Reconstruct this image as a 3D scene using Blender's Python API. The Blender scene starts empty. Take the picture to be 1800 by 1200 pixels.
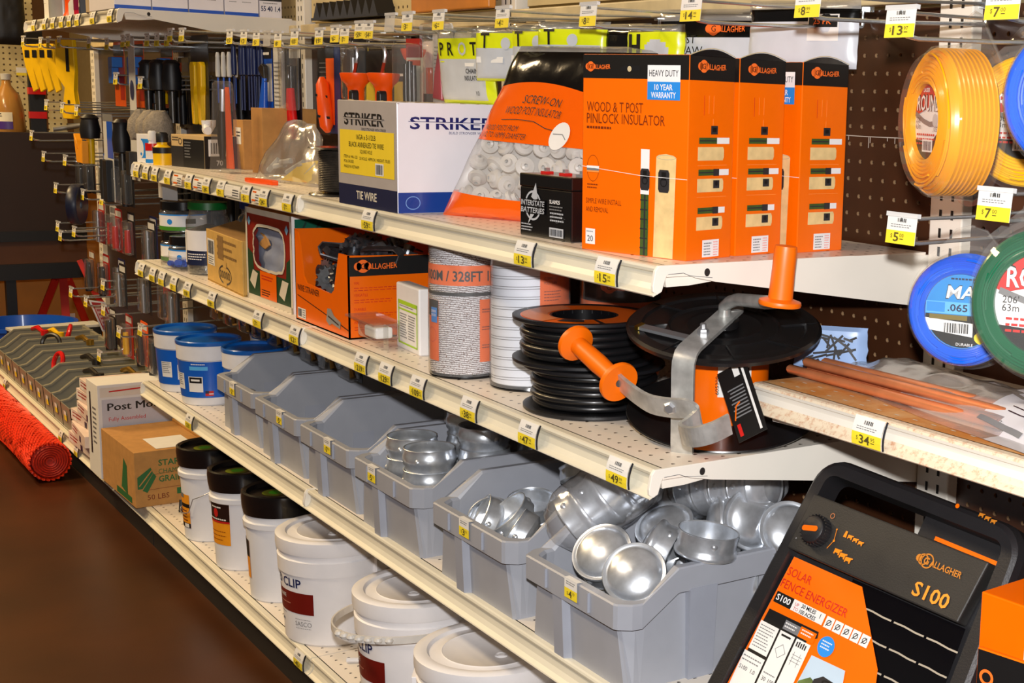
import bpy, bmesh, math, random
from mathutils import Matrix, Vector, noise
from math import pi, sin, cos, radians
random.seed(7)
SC = bpy.context.scene
COL = SC.collection

# ------------------------------------------------------------------ camera
cd = bpy.data.cameras.new('camera')
cam = bpy.data.objects.new('camera', cd)
COL.objects.link(cam)
cam.matrix_world = Matrix(((0.610617, -0.150154, 0.777560, 1.395923),
                           (0.791282, 0.076089, -0.606699, -0.910839),
                           (0.031934, 0.985730, 0.165276, 1.208037),
                           (0, 0, 0, 1)))
cd.sensor_width = 36.0
cd.lens = 36.0*2467.21/1800
cd.shift_x = (900-1358.46)/1800
cd.shift_y = 0.0
cd.clip_start = 0.02
SC.camera = cam

# ------------------------------------------------------------------ light and exposure
SC.view_settings.view_transform = 'Standard'
SC.view_settings.look = 'None'
SC.view_settings.exposure = 0.0
SC.view_settings.gamma = 1.0
SC.view_settings.use_curve_mapping = False
W = bpy.data.worlds.new('store_air'); SC.world = W
W.use_nodes = True
W.node_tree.nodes['Background'].inputs[0].default_value = (1.0, 0.80, 0.58, 1)
W.node_tree.nodes['Background'].inputs[1].default_value = 0.07

def lamp(name, kind, loc, energy, color, target=None, **kw):
    l = bpy.data.lights.new(name, kind)
    l.energy = energy; l.color = color
    for k, v in kw.items(): setattr(l, k, v)
    o = bpy.data.objects.new(name, l); COL.objects.link(o)
    o.location = loc
    if target is not None:
        o.rotation_euler = (Vector(target)-Vector(loc)).to_track_quat('-Z', 'Y').to_euler()
    return o
# the photographer's flash, just above the lens
lamp('camera_flash', 'SPOT', (1.405, -0.93, 1.335), 164, (1.0, 0.985, 0.98), target=(-0.6, 0.3, 0.85),
     spot_size=radians(88), spot_blend=0.3, shadow_soft_size=0.022)
# warm store lighting over the aisle
for i, (x, y) in enumerate(((-5.2, -1.4), (-2.8, -2.0), (-0.4, -2.1))):
    lamp('ceiling_lamp', 'AREA', (x, y, 3.35), (120, 92, 34)[i], ((1.0, 0.70, 0.34), (1.0, 0.74, 0.42), (1.0, 0.82, 0.62))[i], target=(x, y, 0), shape='RECTANGLE', size=1.2, size_y=0.35)

# ------------------------------------------------------------------ materials
def lin(c):
    c = c/255.0
    return c/12.92 if c <= 0.04045 else ((c+0.055)/1.055)**2.4
MATS = {}
def new_mat(name):
    m = bpy.data.materials.new(name); m.use_nodes = True
    MATS[name] = m
    return m, m.node_tree, m.node_tree.nodes['Principled BSDF']
def mat(name, rgb, rough=0.5, metal=0.0, coat=0.0, vary=0.06, scale=30.0, bump=0.0, bscale=200.0, spec=0.5):
    if name in MATS: return MATS[name]
    m, nt, p = new_mat(name)
    col = tuple(min(0.92, lin(c)) for c in rgb)+(1,)
    p.inputs['Roughness'].default_value = rough
    p.inputs['Metallic'].default_value = metal
    p.inputs['Coat Weight'].default_value = coat
    p.inputs['Coat Roughness'].default_value = 0.12
    p.inputs['Specular IOR Level'].default_value = spec
    tc = nt.nodes.new('ShaderNodeTexCoord')
    n = nt.nodes.new('ShaderNodeTexNoise'); n.inputs['Scale'].default_value = scale; n.inputs['Detail'].default_value = 3
    nt.links.new(tc.outputs['Object'], n.inputs['Vector'])
    r = nt.nodes.new('ShaderNodeMapRange')
    r.inputs[1].default_value = 0.3; r.inputs[2].default_value = 0.7
    r.inputs[3].default_value = 1-vary; r.inputs[4].default_value = 1+vary*0.5
    nt.links.new(n.outputs['Fac'], r.inputs[0])
    v = nt.nodes.new('ShaderNodeVectorMath'); v.operation = 'SCALE'
    v.inputs[0].default_value = col[:3]
    nt.links.new(r.outputs[0], v.inputs['Scale'])
    nt.links.new(v.outputs[0], p.inputs['Base Color'])
    if bump:
        n2 = nt.nodes.new('ShaderNodeTexNoise'); n2.inputs['Scale'].default_value = bscale
        nt.links.new(tc.outputs['Object'], n2.inputs['Vector'])
        b = nt.nodes.new('ShaderNodeBump'); b.inputs['Strength'].default_value = bump; b.inputs['Distance'].default_value = 0.002
        nt.links.new(n2.outputs['Fac'], b.inputs['Height'])
        nt.links.new(b.outputs[0], p.inputs['Normal'])
    return m
def clear(name, tint=(255, 255, 255), keep=0.82, rough=0.08, bump=0.0, bscale=60.0, gloss=0.14):
    """thin clear plastic: mostly see-through, a milky remainder and a glossy skin"""
    if name in MATS: return MATS[name]
    m, nt, p = new_mat(name)
    out = nt.nodes['Material Output']
    p.inputs['Base Color'].default_value = tuple(lin(c) for c in tint)+(1,)
    p.inputs['Roughness'].default_value = rough
    tr = nt.nodes.new('ShaderNodeBsdfTransparent')
    tr.inputs[0].default_value = tuple(0.5+0.5*lin(c) for c in tint)+(1,)
    gl = nt.nodes.new('ShaderNodeBsdfGlossy'); gl.inputs['Roughness'].default_value = rough
    mx = nt.nodes.new('ShaderNodeMixShader'); mx.inputs[0].default_value = keep
    nt.links.new(p.outputs[0], mx.inputs[1]); nt.links.new(tr.outputs[0], mx.inputs[2])
    m2 = nt.nodes.new('ShaderNodeMixShader')
    fr = nt.nodes.new('ShaderNodeLayerWeight'); fr.inputs[0].default_value = gloss
    nt.links.new(fr.outputs['Facing'], m2.inputs[0])
    nt.links.new(mx.outputs[0], m2.inputs[1]); nt.links.new(gl.outputs[0], m2.inputs[2])
    nt.links.new(m2.outputs[0], out.inputs[0])
    tc = nt.nodes.new('ShaderNodeTexCoord')
    n = nt.nodes.new('ShaderNodeTexNoise'); n.inputs['Scale'].default_value = bscale
    nt.links.new(tc.outputs['Object'], n.inputs['Vector'])
    b = nt.nodes.new('ShaderNodeBump'); b.inputs['Strength'].default_value = max(bump, 0.02); b.inputs['Distance'].default_value = 0.004
    nt.links.new(n.outputs['Fac'], b.inputs['Height'])
    for s in (gl, p, fr): nt.links.new(b.outputs[0], s.inputs['Normal'])
    return m

def dotted(name, rgb, dot, pitch, radius, axes, rough=0.5, off=(0, 0), long=1.0, bright=None, vary=0.08):
    """a sheet with a grid of punched holes drawn by the material"""
    if name in MATS: return MATS[name]
    m, nt, p = new_mat(name)
    L = nt.links.new
    def math_(op, a, b=None):
        n = nt.nodes.new('ShaderNodeMath'); n.operation = op
        for k, x in enumerate((a, b)):
            if x is None: continue
            if isinstance(x, (int, float)): n.inputs[k].default_value = x
            else: L(x, n.inputs[k])
        return n.outputs[0]
    tc = nt.nodes.new('ShaderNodeTexCoord'); sp = nt.nodes.new('ShaderNodeSeparateXYZ')
    L(tc.outputs['Object'], sp.inputs[0])
    uv = [sp.outputs[a] for a in axes]
    q = []
    for k in range(2):
        f = math_('FRACT', math_('DIVIDE', math_('ADD', uv[k], off[k]+50*pitch[k]), pitch[k]))
        q.append(math_('MULTIPLY', math_('SUBTRACT', f, 0.5), pitch[k]))
    d = math_('SQRT', math_('ADD', math_('POWER', math_('DIVIDE', q[0], long), 2.0), math_('POWER', q[1], 2.0)))
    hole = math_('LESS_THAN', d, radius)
    lit = math_('MULTIPLY', hole, math_('GREATER_THAN', q[0], radius*0.35))  # lit edge of each hole, painted as a brighter sliver
    n = nt.nodes.new('ShaderNodeTexNoise'); n.inputs['Scale'].default_value = 12; n.inputs['Detail'].default_value = 5
    L(tc.outputs['Object'], n.inputs['Vector'])
    mx0 = nt.nodes.new('ShaderNodeMix'); mx0.data_type = 'RGBA'
    c = [min(.92, lin(x)) for x in rgb]
    mx0.inputs[6].default_value = [x*(1-vary) for x in c]+[1]; mx0.inputs[7].default_value = [x*(1+vary) for x in c]+[1]
    L(n.outputs['Fac'], mx0.inputs[0])
    mx = nt.nodes.new('ShaderNodeMix'); mx.data_type = 'RGBA'
    L(hole, mx.inputs[0]); L(mx0.outputs[2], mx.inputs[6]); mx.inputs[7].default_value = [lin(x) for x in dot]+[1]
    last = mx.outputs[2]
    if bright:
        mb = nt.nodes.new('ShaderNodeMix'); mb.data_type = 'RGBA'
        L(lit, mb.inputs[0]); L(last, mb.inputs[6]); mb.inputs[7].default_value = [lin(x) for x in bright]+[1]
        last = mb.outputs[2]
    L(last, p.inputs['Base Color']); p.inputs['Roughness'].default_value = rough
    return m

# ------------------------------------------------------------------ mesh builder
GLY = {}
def glyph_mesh(s, bold):
    k = (s, bold)
    if k not in GLY:
        cu = bpy.data.curves.new('g', 'FONT'); cu.body = s; cu.size = 1.0; cu.resolution_u = 2
        cu.align_x = 'LEFT'; cu.offset = 0.018 if bold else 0.0
        o = bpy.data.objects.new('g', cu)
        me = bpy.data.meshes.new_from_object(o)
        vs = [v.co.copy() for v in me.vertices]; fs = [tuple(f.vertices) for f in me.polygons]
        bpy.data.meshes.remove(me); bpy.data.objects.remove(o); bpy.data.curves.remove(cu)
        GLY[k] = (vs, fs)
    return GLY[k]

def face(o, u, v):
    """a flat printed face: (u, v, w) -> point, w along the outward normal"""
    o, u, v = Vector(o), Vector(u).normalized(), Vector(v).normalized()
    n = u.cross(v)
    return lambda a, b, w=0.0: o+u*a+v*b+n*w
def drum(c, r0, r1, h, a0=0.0):
    """the side of an upright drum: u runs counter-clockwise from azimuth a0 in metres, v up from the base"""
    c = Vector(c)
    def f(a, b, w=0.0):
        r = r0+(r1-r0)*b/h+w
        t = a0+a/((r0+r1)/2)
        return c+Vector((r*cos(t), r*sin(t), b))
    return f

class MB:
    def __init__(s): s.v = []; s.f = []; s.m = []; s.sm = []; s.mats = []
    def k(s, m):
        if m not in s.mats: s.mats.append(m)
        return s.mats.index(m)
    def add(s, vs, fs, m, smooth=False, mx=None):
        o = len(s.v); i = s.k(m) if m is not None else 0
        s.v += [(mx @ Vector(v)) if mx else Vector(v) for v in vs]
        for f in fs:
            s.f.append(tuple(o+j for j in f)); s.m.append(i); s.sm.append(smooth)
        return s
    def bm(s, b, m, smooth=False, mx=None):
        b.verts.index_update()
        s.add([v.co for v in b.verts], [tuple(v.index for v in f.verts) for f in b.faces], m, smooth, mx); b.free(); return s
    def box(s, x0, x1, y0, y1, z0, z1, m, r=0.0, seg=2, mx=None):
        b = bmesh.new(); bmesh.ops.create_cube(b, size=1.0)
        for v in b.verts:
            v.co = Vector((x0 if v.co.x < 0 else x1, y0 if v.co.y < 0 else y1, z0 if v.co.z < 0 else z1))
        if r: bmesh.ops.bevel(b, geom=list(b.edges), offset=r, segments=seg, affect='EDGES', profile=0.5)
        return s.bm(b, m, r > 0.004, mx)
    def hexa(s, p, m):
        return s.add(p, [(0, 3, 2, 1), (4, 5, 6, 7), (0, 1, 5, 4), (1, 2, 6, 5), (2, 3, 7, 6), (3, 0, 4, 7)], m)
    def prism(s, poly, f, w0, w1, m, r=0.0, smooth=False):
        """a flat outline in (u, v) of face f, given thickness from w0 to w1"""
        n = len(poly)
        a = sum(poly[i][0]*poly[(i+1) % n][1]-poly[(i+1) % n][0]*poly[i][1] for i in range(n))
        if a < 0: poly = poly[::-1]
        vs = [f(u, v, w0) for u, v in poly]+[f(u, v, w1) for u, v in poly]
        fs = [tuple(range(n))[::-1], tuple(range(n, 2*n))]+[(i, (i+1) % n, n+(i+1) % n, n+i) for i in range(n)]
        if r:
            b = bmesh.new(); bv = [b.verts.new(v) for v in vs]
            for q in fs: b.faces.new([bv[i] for i in q])
            bmesh.ops.bevel(b, geom=list(b.edges), offset=r, segments=2, affect='EDGES', profile=0.5)
            return s.bm(b, m, smooth)
        return s.add(vs, fs, m, smooth)
    def lathe(s, prof, m, n=40, mx=None, smooth=True, a0=0.0, a1=2*pi, mfun=None):
        full = abs(a1-a0-2*pi) < 1e-6
        cnt = n if full else n+1
        vs = []; fs = []
        for i in range(cnt):
            t = a0+(a1-a0)*i/n
            for r, z in prof: vs.append((r*cos(t), r*sin(t), z))
        P = len(prof)
        for i in range(n):
            j = (i+1) % cnt
            for q in range(P-1):
                fs.append((i*P+q, j*P+q, j*P+q+1, i*P+q+1))
        return s.add(vs, fs, m, smooth, mx)
    def tube(s, path, r, m, n=8, closed=False, smooth=True, caps=True):
        path = [Vector(p) for p in path]; N = len(path); vs = []; fs = []
        rr = r if isinstance(r, (list, tuple)) else [r]*N
        prev = None
        for i, p in enumerate(path):
            a = path[(i-1) % N] if (i or closed) else p
            c = path[(i+1) % N] if (i < N-1 or closed) else p
            t = (c-a); t = t.normalized() if t.length > 1e-9 else Vector((0, 0, 1))
            if prev is None:
                u = t.orthogonal().normalized()
            else:
                u = prev-t*prev.dot(t); u = u.normalized() if u.length > 1e-6 else t.orthogonal().normalized()
            prev = u; w = t.cross(u)
            for k in range(n):
                q = 2*pi*k/n
                vs.append(p+(u*cos(q)+w*sin(q))*rr[i])
        for i in range(N if closed else N-1):
            j = (i+1) % N
            for k in range(n):
                fs.append((i*n+k, i*n+(k+1) % n, j*n+(k+1) % n, j*n+k))
        if not closed and caps:
            fs.append(tuple(range(n))[::-1]); fs.append(tuple((N-1)*n+k for k in range(n)))
        return s.add(vs, fs, m, smooth)
    def strap(s, path, side, w, t, m):
        """flat bar: path of points, side vector across the bar, width w, thickness t"""
        path = [Vector(p) for p in path]; side = Vector(side).normalized(); N = len(path); vs = []
        for i, p in enumerate(path):
            d = (path[min(i+1, N-1)]-path[max(i-1, 0)]).normalized()
            n = d.cross(side).normalized()
            for a, b in ((-1, -1), (1, -1), (1, 1), (-1, 1)):
                vs.append(p+side*(a*w/2)+n*(b*t/2))
        fs = []
        for i in range(N-1):
            for k in range(4): fs.append((i*4+k, i*4+(k+1) % 4, i*4+4+(k+1) % 4, i*4+4+k))
        fs += [(3, 2, 1, 0), tuple(4*(N-1)+k for k in range(4))]
        return s.add(vs, fs, m)
    def rect(s, f, u0, u1, v0, v1, m, w=0.0004, n=1):
        vs = []
        for i in range(n+1):
            u = u0+(u1-u0)*i/n
            vs += [f(u, v0, w), f(u, v1, w)]
        return s.add(vs, [(2*i, 2*i+2, 2*i+3, 2*i+1) for i in range(n)], m, n > 1)
    def poly(s, f, pts, m, w=0.0004):
        a = sum(pts[i][0]*pts[(i+1) % len(pts)][1]-pts[(i+1) % len(pts)][0]*pts[i][1] for i in range(len(pts)))
        if a < 0: pts = pts[::-1]
        return s.add([f(u, v, w) for u, v in pts], [tuple(range(len(pts)))], m)
    def disc(s, f, u, v, r, m, w=0.0004, n=20, ry=None):
        return s.poly(f, [(u+r*cos(2*pi*i/n), v+(ry or r)*sin(2*pi*i/n)) for i in range(n)], m, w)
    def ring(s, f, u, v, r, m, w=0.0005, t=0.0006, n=24, ry=None):
        ry = ry or r
        vs = []
        for i in range(n):
            c, q = cos(2*pi*i/n), sin(2*pi*i/n)
            vs += [f(u+(r-t)*c, v+(ry-t)*q, w), f(u+r*c, v+ry*q, w)]
        return s.add(vs, [(2*i, 2*i+1, (2*i+3) % (2*n), (2*i+2) % (2*n)) for i in range(n)], m)
    def line(s, f, pts, t, m, w=0.0005):
        for (a, b), (c, d) in zip(pts, pts[1:]):
            l = math.hypot(c-a, d-b) or 1e-6; nx, ny = -(d-b)/l*t/2, (c-a)/l*t/2
            s.poly(f, [(a+nx, b+ny), (a-nx, b-ny), (c-nx, d-ny), (c+nx, d+ny)], m, w)
        return s
    def text(s, f, u, v, st, h, m, width=None, bold=False, align='l', w=0.0006, shear=0.0, arc=None):
        """lettering whose capitals are h tall; width squeezes it"""
        vs, fs = glyph_mesh(st, bold)
        if not vs: return s
        x1 = max(a.x for a in vs); x0 = min(a.x for a in vs)
        ky = h/0.69; kx = ky if width is None else width/max(1e-6, x1-x0)
        W_ = (x1-x0)*kx
        du = {'l': 0, 'c': -W_/2, 'r': -W_}[align]
        out = []
        for a in vs:
            x = (a.x-x0)*kx; y = a.y*ky
            if arc: y += arc*(1-(2*x/W_-1)**2)
            out.append(f(u+du+x+y*shear, v+y, w))
        return s.add(out, fs, m)
    def fine(s, f, u, v, wd, rows, pitch, m, t=None, w=0.0005, seed=0):
        """rows of unreadably small print"""
        rnd = random.Random(seed); t = t or pitch*0.42
        for i in range(rows):
            x = 0; lim = wd*rnd.uniform(0.72, 1.0)
            while x < lim:
                l = min(rnd.uniform(0.03, 0.10)*wd+0.001, lim-x)
                s.rect(f, u+x, u+x+l, v-i*pitch-t, v-i*pitch, m, w)
                x += l+0.018*wd+0.0004
        return s
    def bars(s, f, u, v, wd, h, m, w=0.0006, n=22, seed=3):
        rnd = random.Random(seed); x = 0
        ws = [rnd.choice((1, 1, 2, 3)) for _ in range(2*n)]
        k = wd/sum(ws)
        for i, q in enumerate(ws):
            if i % 2 == 0: s.rect(f, u+x, u+x+q*k, v, v+h, m, w)
            x += q*k
        return s
    def build(s, name, parent=None, mods=None):
        me = bpy.data.meshes.new(name)
        me.from_pydata([tuple(v) for v in s.v], [], s.f)
        for m in s.mats: me.materials.append(m)
        me.polygons.foreach_set('material_index', s.m)
        me.polygons.foreach_set('use_smooth', s.sm)
        me.update()
        if any(s.sm): me.set_sharp_from_angle(angle=radians(38))
        o = bpy.data.objects.new(name, me); COL.objects.link(o)
        if parent is not None: o.parent = parent
        return o

def tag(o, label, cat, group=None):
    o['label'] = label; o['category'] = cat
    if group: o['group'] = group
    return o
def thing(name, label, cat, loc=(0, 0, 0), rz=0.0, group=None, rot=None):
    o = bpy.data.objects.new(name, None); COL.objects.link(o)
    o.empty_display_size = 0.05
    o.location = loc; o.rotation_euler = rot if rot is not None else (0, 0, rz)
    return tag(o, label, cat, group)
def struct(o): o['kind'] = 'structure'; return o
def dup(root, loc, rz=None, label=None, group=None, rot=None):
    r = root.copy(); COL.objects.link(r); r.location = loc
    if rot is not None: r.rotation_euler = rot
    elif rz is not None: r.rotation_euler = (0, 0, rz)
    if label: r['label'] = label
    if group: r['group'] = group
    for ch in list(root.children):
        c = ch.copy(); COL.objects.link(c); c.parent = r
        for g in list(ch.children):
            d = g.copy(); COL.objects.link(d); d.parent = c
    return r

# common materials
CREAM = mat('cream_enamel', (228, 222, 202), 0.38, vary=0.05, scale=9)
CREAMW = mat('cream_white_enamel', (236, 230, 218), 0.36, vary=0.04, scale=9)
BLACK = mat('black_print', (16, 15, 16), 0.45)
BLKGL = mat('black_gloss', (14, 13, 15), 0.22, coat=0.4)
WHITE = mat('white_print', (238, 236, 236), 0.45, vary=0.03)
PAPER = mat('white_paper', (232, 230, 226), 0.6, vary=0.03)
YEL = mat('yellow_paper', (250, 222, 50), 0.55, vary=0.03)
ORANGE = mat('orange_print', (255, 108, 0), 0.30, vary=0.03, coat=0.15)
GREYP = mat('grey_print', (120, 120, 122), 0.5)
BLUEP = mat('blue_print', (42, 140, 226), 0.4)
REDP = mat('red_print', (200, 30, 26), 0.4)
BROWNP = mat('dark_red_print', (120, 42, 10), 0.4)
CARD = mat('brown_cardboard', (190, 138, 74), 0.8, vary=0.12, scale=40, bump=0.1, bscale=300)
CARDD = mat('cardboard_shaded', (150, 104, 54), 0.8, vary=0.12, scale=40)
STEEL = mat('zinc_wire', (200, 202, 206), 0.3, metal=0.8)
GALV = mat('galvanised_steel', (228, 233, 240), 0.29, metal=0.78, vary=0.22, scale=55, bump=0.06, bscale=60)
GALVD = mat('galvanised_bar', (206, 206, 202), 0.38, metal=0.6, vary=0.30, scale=45, bump=0.08, bscale=120)
CLEAR = clear('clear_plastic', (245, 245, 245), 0.94)
FILM = clear('clear_film', (240, 238, 235), 0.82, rough=0.16, bump=0.25, bscale=35, gloss=0.22)
CHALK = mat('plastic_black', (24, 24, 27), 0.38, vary=0.1)
ZA, ZB, ZC, ZD, ZE, ZF = 1.016, 0.7657, 0.4485, 0.105, 0.862, 1.400
DEP = 0.457
# ================================================================== the setting
fl = mat('brown_concrete', (72, 36, 10), 0.36, vary=0.4, scale=2.4, bump=0.05, bscale=30)
b = MB(); b.add([(-9, -5, 0), (3, -5, 0), (3, 1.2, 0), (-9, 1.2, 0)], [(0, 1, 2, 3)], fl); struct(b.build('floor'))
wl = mat('cream_wall_paint', (196, 176, 130), 0.8)
b = MB(); b.add([(-9, 1.2, 0), (3, 1.2, 0), (3, 1.2, 3.5), (-9, 1.2, 3.5)], [(0, 1, 2, 3)], wl); struct(b.build('wall_back'))
wd_ = mat('dim_wall_panelling', (120, 82, 44), 0.7, vary=0.2, scale=5)
b = MB(); b.add([(-9, -5, 0), (-9, 1.2, 0), (-9, 1.2, 3.5), (-9, -5, 3.5)], [(0, 1, 2, 3)], wd_); struct(b.build('wall_left'))
cl = mat('ceiling_paint', (150, 140, 120), 0.9)
b = MB(); b.add([(-9, -5, 3.5), (-9, 1.2, 3.5), (3, 1.2, 3.5), (3, -5, 3.5)], [(0, 1, 2, 3)], cl); struct(b.build('ceiling'))

# ------------------------------------------------------------------ gondola frame
PEGB = mat('brown_hardboard', (66, 36, 18), 0.42, vary=0.25, scale=14)
PEGH = mat('peg_hole_fibre', (150, 118, 84), 0.8)
PEGD = mat('peg_hole_shadow', (18, 10, 6), 0.8)
PEGM = dotted('brown_pegboard_sheet', (46, 26, 14), (14, 8, 5), (0.0254, 0.0254), 0.0034, (0, 2), rough=0.45, off=(0.009, 0.0), vary=0.25)
PEGC = dotted('cream_pegboard_sheet', (206, 186, 138), (60, 46, 28), (0.0254, 0.0254), 0.0036, (0, 2), rough=0.5, vary=0.06)
SLOT = mat('slot_shadow', (30, 24, 22), 0.7)
G = thing('shelving_gondola', 'long cream steel store gondola frame with brown pegboard back', 'shelving', (0, 0, 0))
HX, HZ = -0.1664, 1.2842          # one measured peg hole
def peg_panel(x0, x1, z0, z1, y):
    """hardboard with real punched holes on a one inch grid"""
    P = 0.0254; R_ = 0.0034; vs = []; fs = []; mi = []
    b = MB()
    i0 = math.ceil((x0-HX)/P-0.5); i1 = math.floor((x1-HX)/P+0.5)
    j0 = math.ceil((z0-HZ)/P-0.5); j1 = math.floor((z1-HZ)/P+0.5)
    vi = []; fp = []; fh = []; fd = []
    ang = [radians(a) for a in (45, 90, 135, 180, 225, 270, 315, 0)]
    for i in range(i0, i1):
        for j in range(j0, j1):
            cx, cz = HX+i*P, HZ+j*P; o = len(vi); h = P/2
            vi += [(cx+h, y, cz+h), (cx-h, y, cz+h), (cx-h, y, cz-h), (cx+h, y, cz-h)]
            vi += [(cx+R_*cos(a), y, cz+R_*sin(a)) for a in ang]
            vi += [(cx+R_*cos(a), y+0.0045, cz+R_*sin(a)) for a in ang]
            r = [o+4+k for k in range(8)]; d = [o+12+k for k in range(8)]
            fp += [(o, r[7], r[0]), (o, r[0], r[1], o+1), (o+1, r[1], r[2]), (o+1, r[2], r[3], o+2), (o+2, r[3], r[4]), (o+2, r[4], r[5], o+3), (o+3, r[5], r[6]), (o+3, r[6], r[7], o)]
            fh += [(r[k], r[(k+1) % 8], d[(k+1) % 8], d[k]) for k in range(8)]
            fd += [tuple(d[::-1])]
    b.add(vi, [f[::-1] for f in fp], PEGB); n = 0
    k = b.k(PEGH); b.f += fh; b.m += [k]*len(fh); b.sm += [False]*len(fh)
    k = b.k(PEGD); b.f += fd; b.m += [k]*len(fd); b.sm += [False]*len(fd)
    if x0 < 0:
        f = face((0, y, 0), (1, 0, 0), (0, 0, 1)); m = mat('dried_white_paint', (190, 180, 170), .6)
        b.line(f, [(-.205, 1.1690), (-.16, 1.1685), (-.09, 1.1690), (-.075, 1.1688)], .0012, m, .0004)
        for u, l in ((-.195, .006), (-.150, .016), (-.147, .009), (-.11, .005), (-.094, .008)): b.rect(f, u, u+.0014, 1.1685-l, 1.1685, m, .0004)
    return b.build('pegboard_panel', G)
peg_panel(0.066, 0.95, 0.20, 1.36, 0.460)
peg_panel(-0.71, 0.0, 0.45, 1.36, 0.460)
for x0, x1 in ((-1.20, -0.712), (-2.42, -1.26), (-3.64, -2.48), (-4.86, -3.70)):
    b = MB(); b.box(x0, x1, 0.460, 0.466, 0.13, 1.36, PEGM); b.build('pegboard_panel', G)
b = MB(); b.box(-0.70, 0.0, 0.468, 0.472, 0.13, 0.47, PEGM); b.build('pegboard_panel', G)
for x0, x1 in ((-1.20, 0.0), (-2.42, -1.26), (-3.64, -2.48), (-4.86, -3.70)):
    b = MB(); b.box(x0, x1, 0.462, 0.468, 1.39, 2.0, PEGC); b.build('upper_panel', G)
for x in (0.034, -1.245, -2.455, -3.665, -4.875, 0.98):
    b = MB(); b.box(x-0.031, x+0.031, 0.442, 0.474, 0.0, 2.0, CREAMW, 0.002)
    f = face((x, 0.4418, 0), (1, 0, 0), (0, 0, 1))
    for k in range(-2, 74):
        for u in (-0.010, 0.012):
            if 0.4 < 0.2+k*0.0254 < 1.99: b.rect(f, u-0.0025, u+0.0025, 0.2+k*0.0254, 0.2+k*0.0254+0.013, SLOT, 0.0003)
    b.build('upright', G)
RAILC = mat('worn_cream_rail', (214, 194, 150), 0.5, vary=0.2, scale=18)
for x0, x1 in ((-1.215, 0.0), (-2.425, -1.275), (-3.635, -2.485), (-4.845, -3.695)):
    b = MB(); b.box(x0, x1, 0.432, 0.462, 1.352, 1.382, RAILC, 0.003); b.build('top_rail', G)
KICK = mat('black_kick_plate', (22, 18, 16), 0.6)
for x0, x1 in ((-1.215, 1.2), (-2.435, -1.222), (-3.655, -2.442), (-4.875, -3.662)):
    b = MB(); b.box(x0, x1, 0.012, 0.022, 0.0, 0.085, KICK); b.build('kick_plate', G)

# ------------------------------------------------------------------ shelves
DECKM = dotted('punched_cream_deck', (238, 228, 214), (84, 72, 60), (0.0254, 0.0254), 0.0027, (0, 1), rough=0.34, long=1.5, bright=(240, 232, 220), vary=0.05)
LIP = [(0.016, 0), (0.004, 0), (0.001, -0.0012), (0, -0.004), (0.0012, -0.0075), (0.0048, -0.0095), (0.006, -0.015), (0.005, -0.023), (0.001, -0.0295), (-0.0055, -0.0335), (-0.0062, -0.0352), (-0.0045, -0.0368), (0.003, -0.033), (0.009, -0.026), (0.0105, -0.012), (0.016, -0.006)]
BR = [(0.002, 0.0005), (-0.003, -0.006), (-0.0062, -0.024), (-0.0055, -0.031), (0.0, -0.0345), (0.0068, -0.031), (0.0105, -0.018), (0.0125, -0.0105), (0.037, -0.0095), (0.046, -0.013), (0.055, -0.0165), (0.086, -0.023), (0.452, -0.078), (0.456, -0.004), (0.30, 0.0005)]
def lip_mesh(x0, x1, y, z, m):
    b = MB(); P = len(LIP); vs = []
    for x in (x0, x1): vs += [(x, y+p[0], z+p[1]) for p in LIP]
    fs = [(i, (i+1) % P, P+(i+1) % P, P+i) for i in range(P)]
    if isinstance(m, tuple): b.add(vs, [q for i, q in enumerate(fs) if i in (3, 4, 5, 6)], m[1]); fs = [q for i, q in enumerate(fs) if i not in (3, 4, 5, 6)]; b.add(vs, fs+[tuple(range(P))[::-1], tuple(range(P, 2*P))], m[0], False)
    else: b.add(vs, fs+[tuple(range(P))[::-1], tuple(range(P, 2*P))], m, False)
    return b
def shelf(x0, x1, yf, z, label, ends=(True, True), deckm=None, lipm=None, back=DEP-0.016):
    t = thing('gondola_shelf', label, 'shelf', ((x0+x1)/2, yf, z), group=None)
    w = (x1-x0)/2
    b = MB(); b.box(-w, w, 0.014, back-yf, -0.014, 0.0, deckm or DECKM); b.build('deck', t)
    lip_mesh(-w, w, 0, 0, lipm or CREAM).build('price_rail', t)
    for s, e in ((-1, ends[0]), (1, ends[1])):
        if not e: continue
        b = MB(); k = (back-yf)/0.441
        poly = [(p[0]*(k if p[0] > 0.1 else 1), p[1]) for p in BR]
        f = face((s*w, 0, 0), (0, 1, 0), (0, 0, 1))
        b.prism(poly, f, -0.004 if s > 0 else 0.0, 0.0015 if s > 0 else 0.004, CREAMW, 0.0008)
        b.prism([(0.014, -0.010), (0.036, -0.0095), (0.086, -0.023), (0.05, -0.0265), (0.018, -0.027)], f, -0.012, -0.006, CREAMW)
        if s > 0:
            n = 14
            b.disc(face((s*w+0.0016, 0, 0), (0, 1, 0), (0, 0, 1)), 0.072, -0.0105, 0.0042, SLOT, 0.0002, ry=0.005)
            b.line(face((s*w+0.0016, 0, 0), (0, 1, 0), (0, 0, 1)), [(0.015, -0.0105), (0.037, -0.0098), (0.046, -0.0135), (0.080, -0.0175)], 0.0007, GREYP, 0.0003)
        b.build('end_bracket', t)
    return t
E4 = 1.2195
shelf(-E4, 0.0, 0, ZA, 'upper cream shelf holding the orange insulator boxes and the white wire carton', (True, True))
shelf(-2*E4+0.001, -E4-0.004, 0, ZA, 'upper cream shelf with a dense run of small price tags and a wire spool', (True, True))
shelf(-E4, 0.0, 0, ZB, 'middle cream shelf holding white fence spools and black cable reels', (True, True))
shelf(-2*E4+0.001, -E4-0.004, 0, ZB, 'middle cream shelf holding lidded jars and an open framed picture carton', (True, True))
shelf(-E4, 0.0, 0, ZC, 'scuffed cream shelf carrying grey bins of galvanised caps', (True, True))
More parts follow.
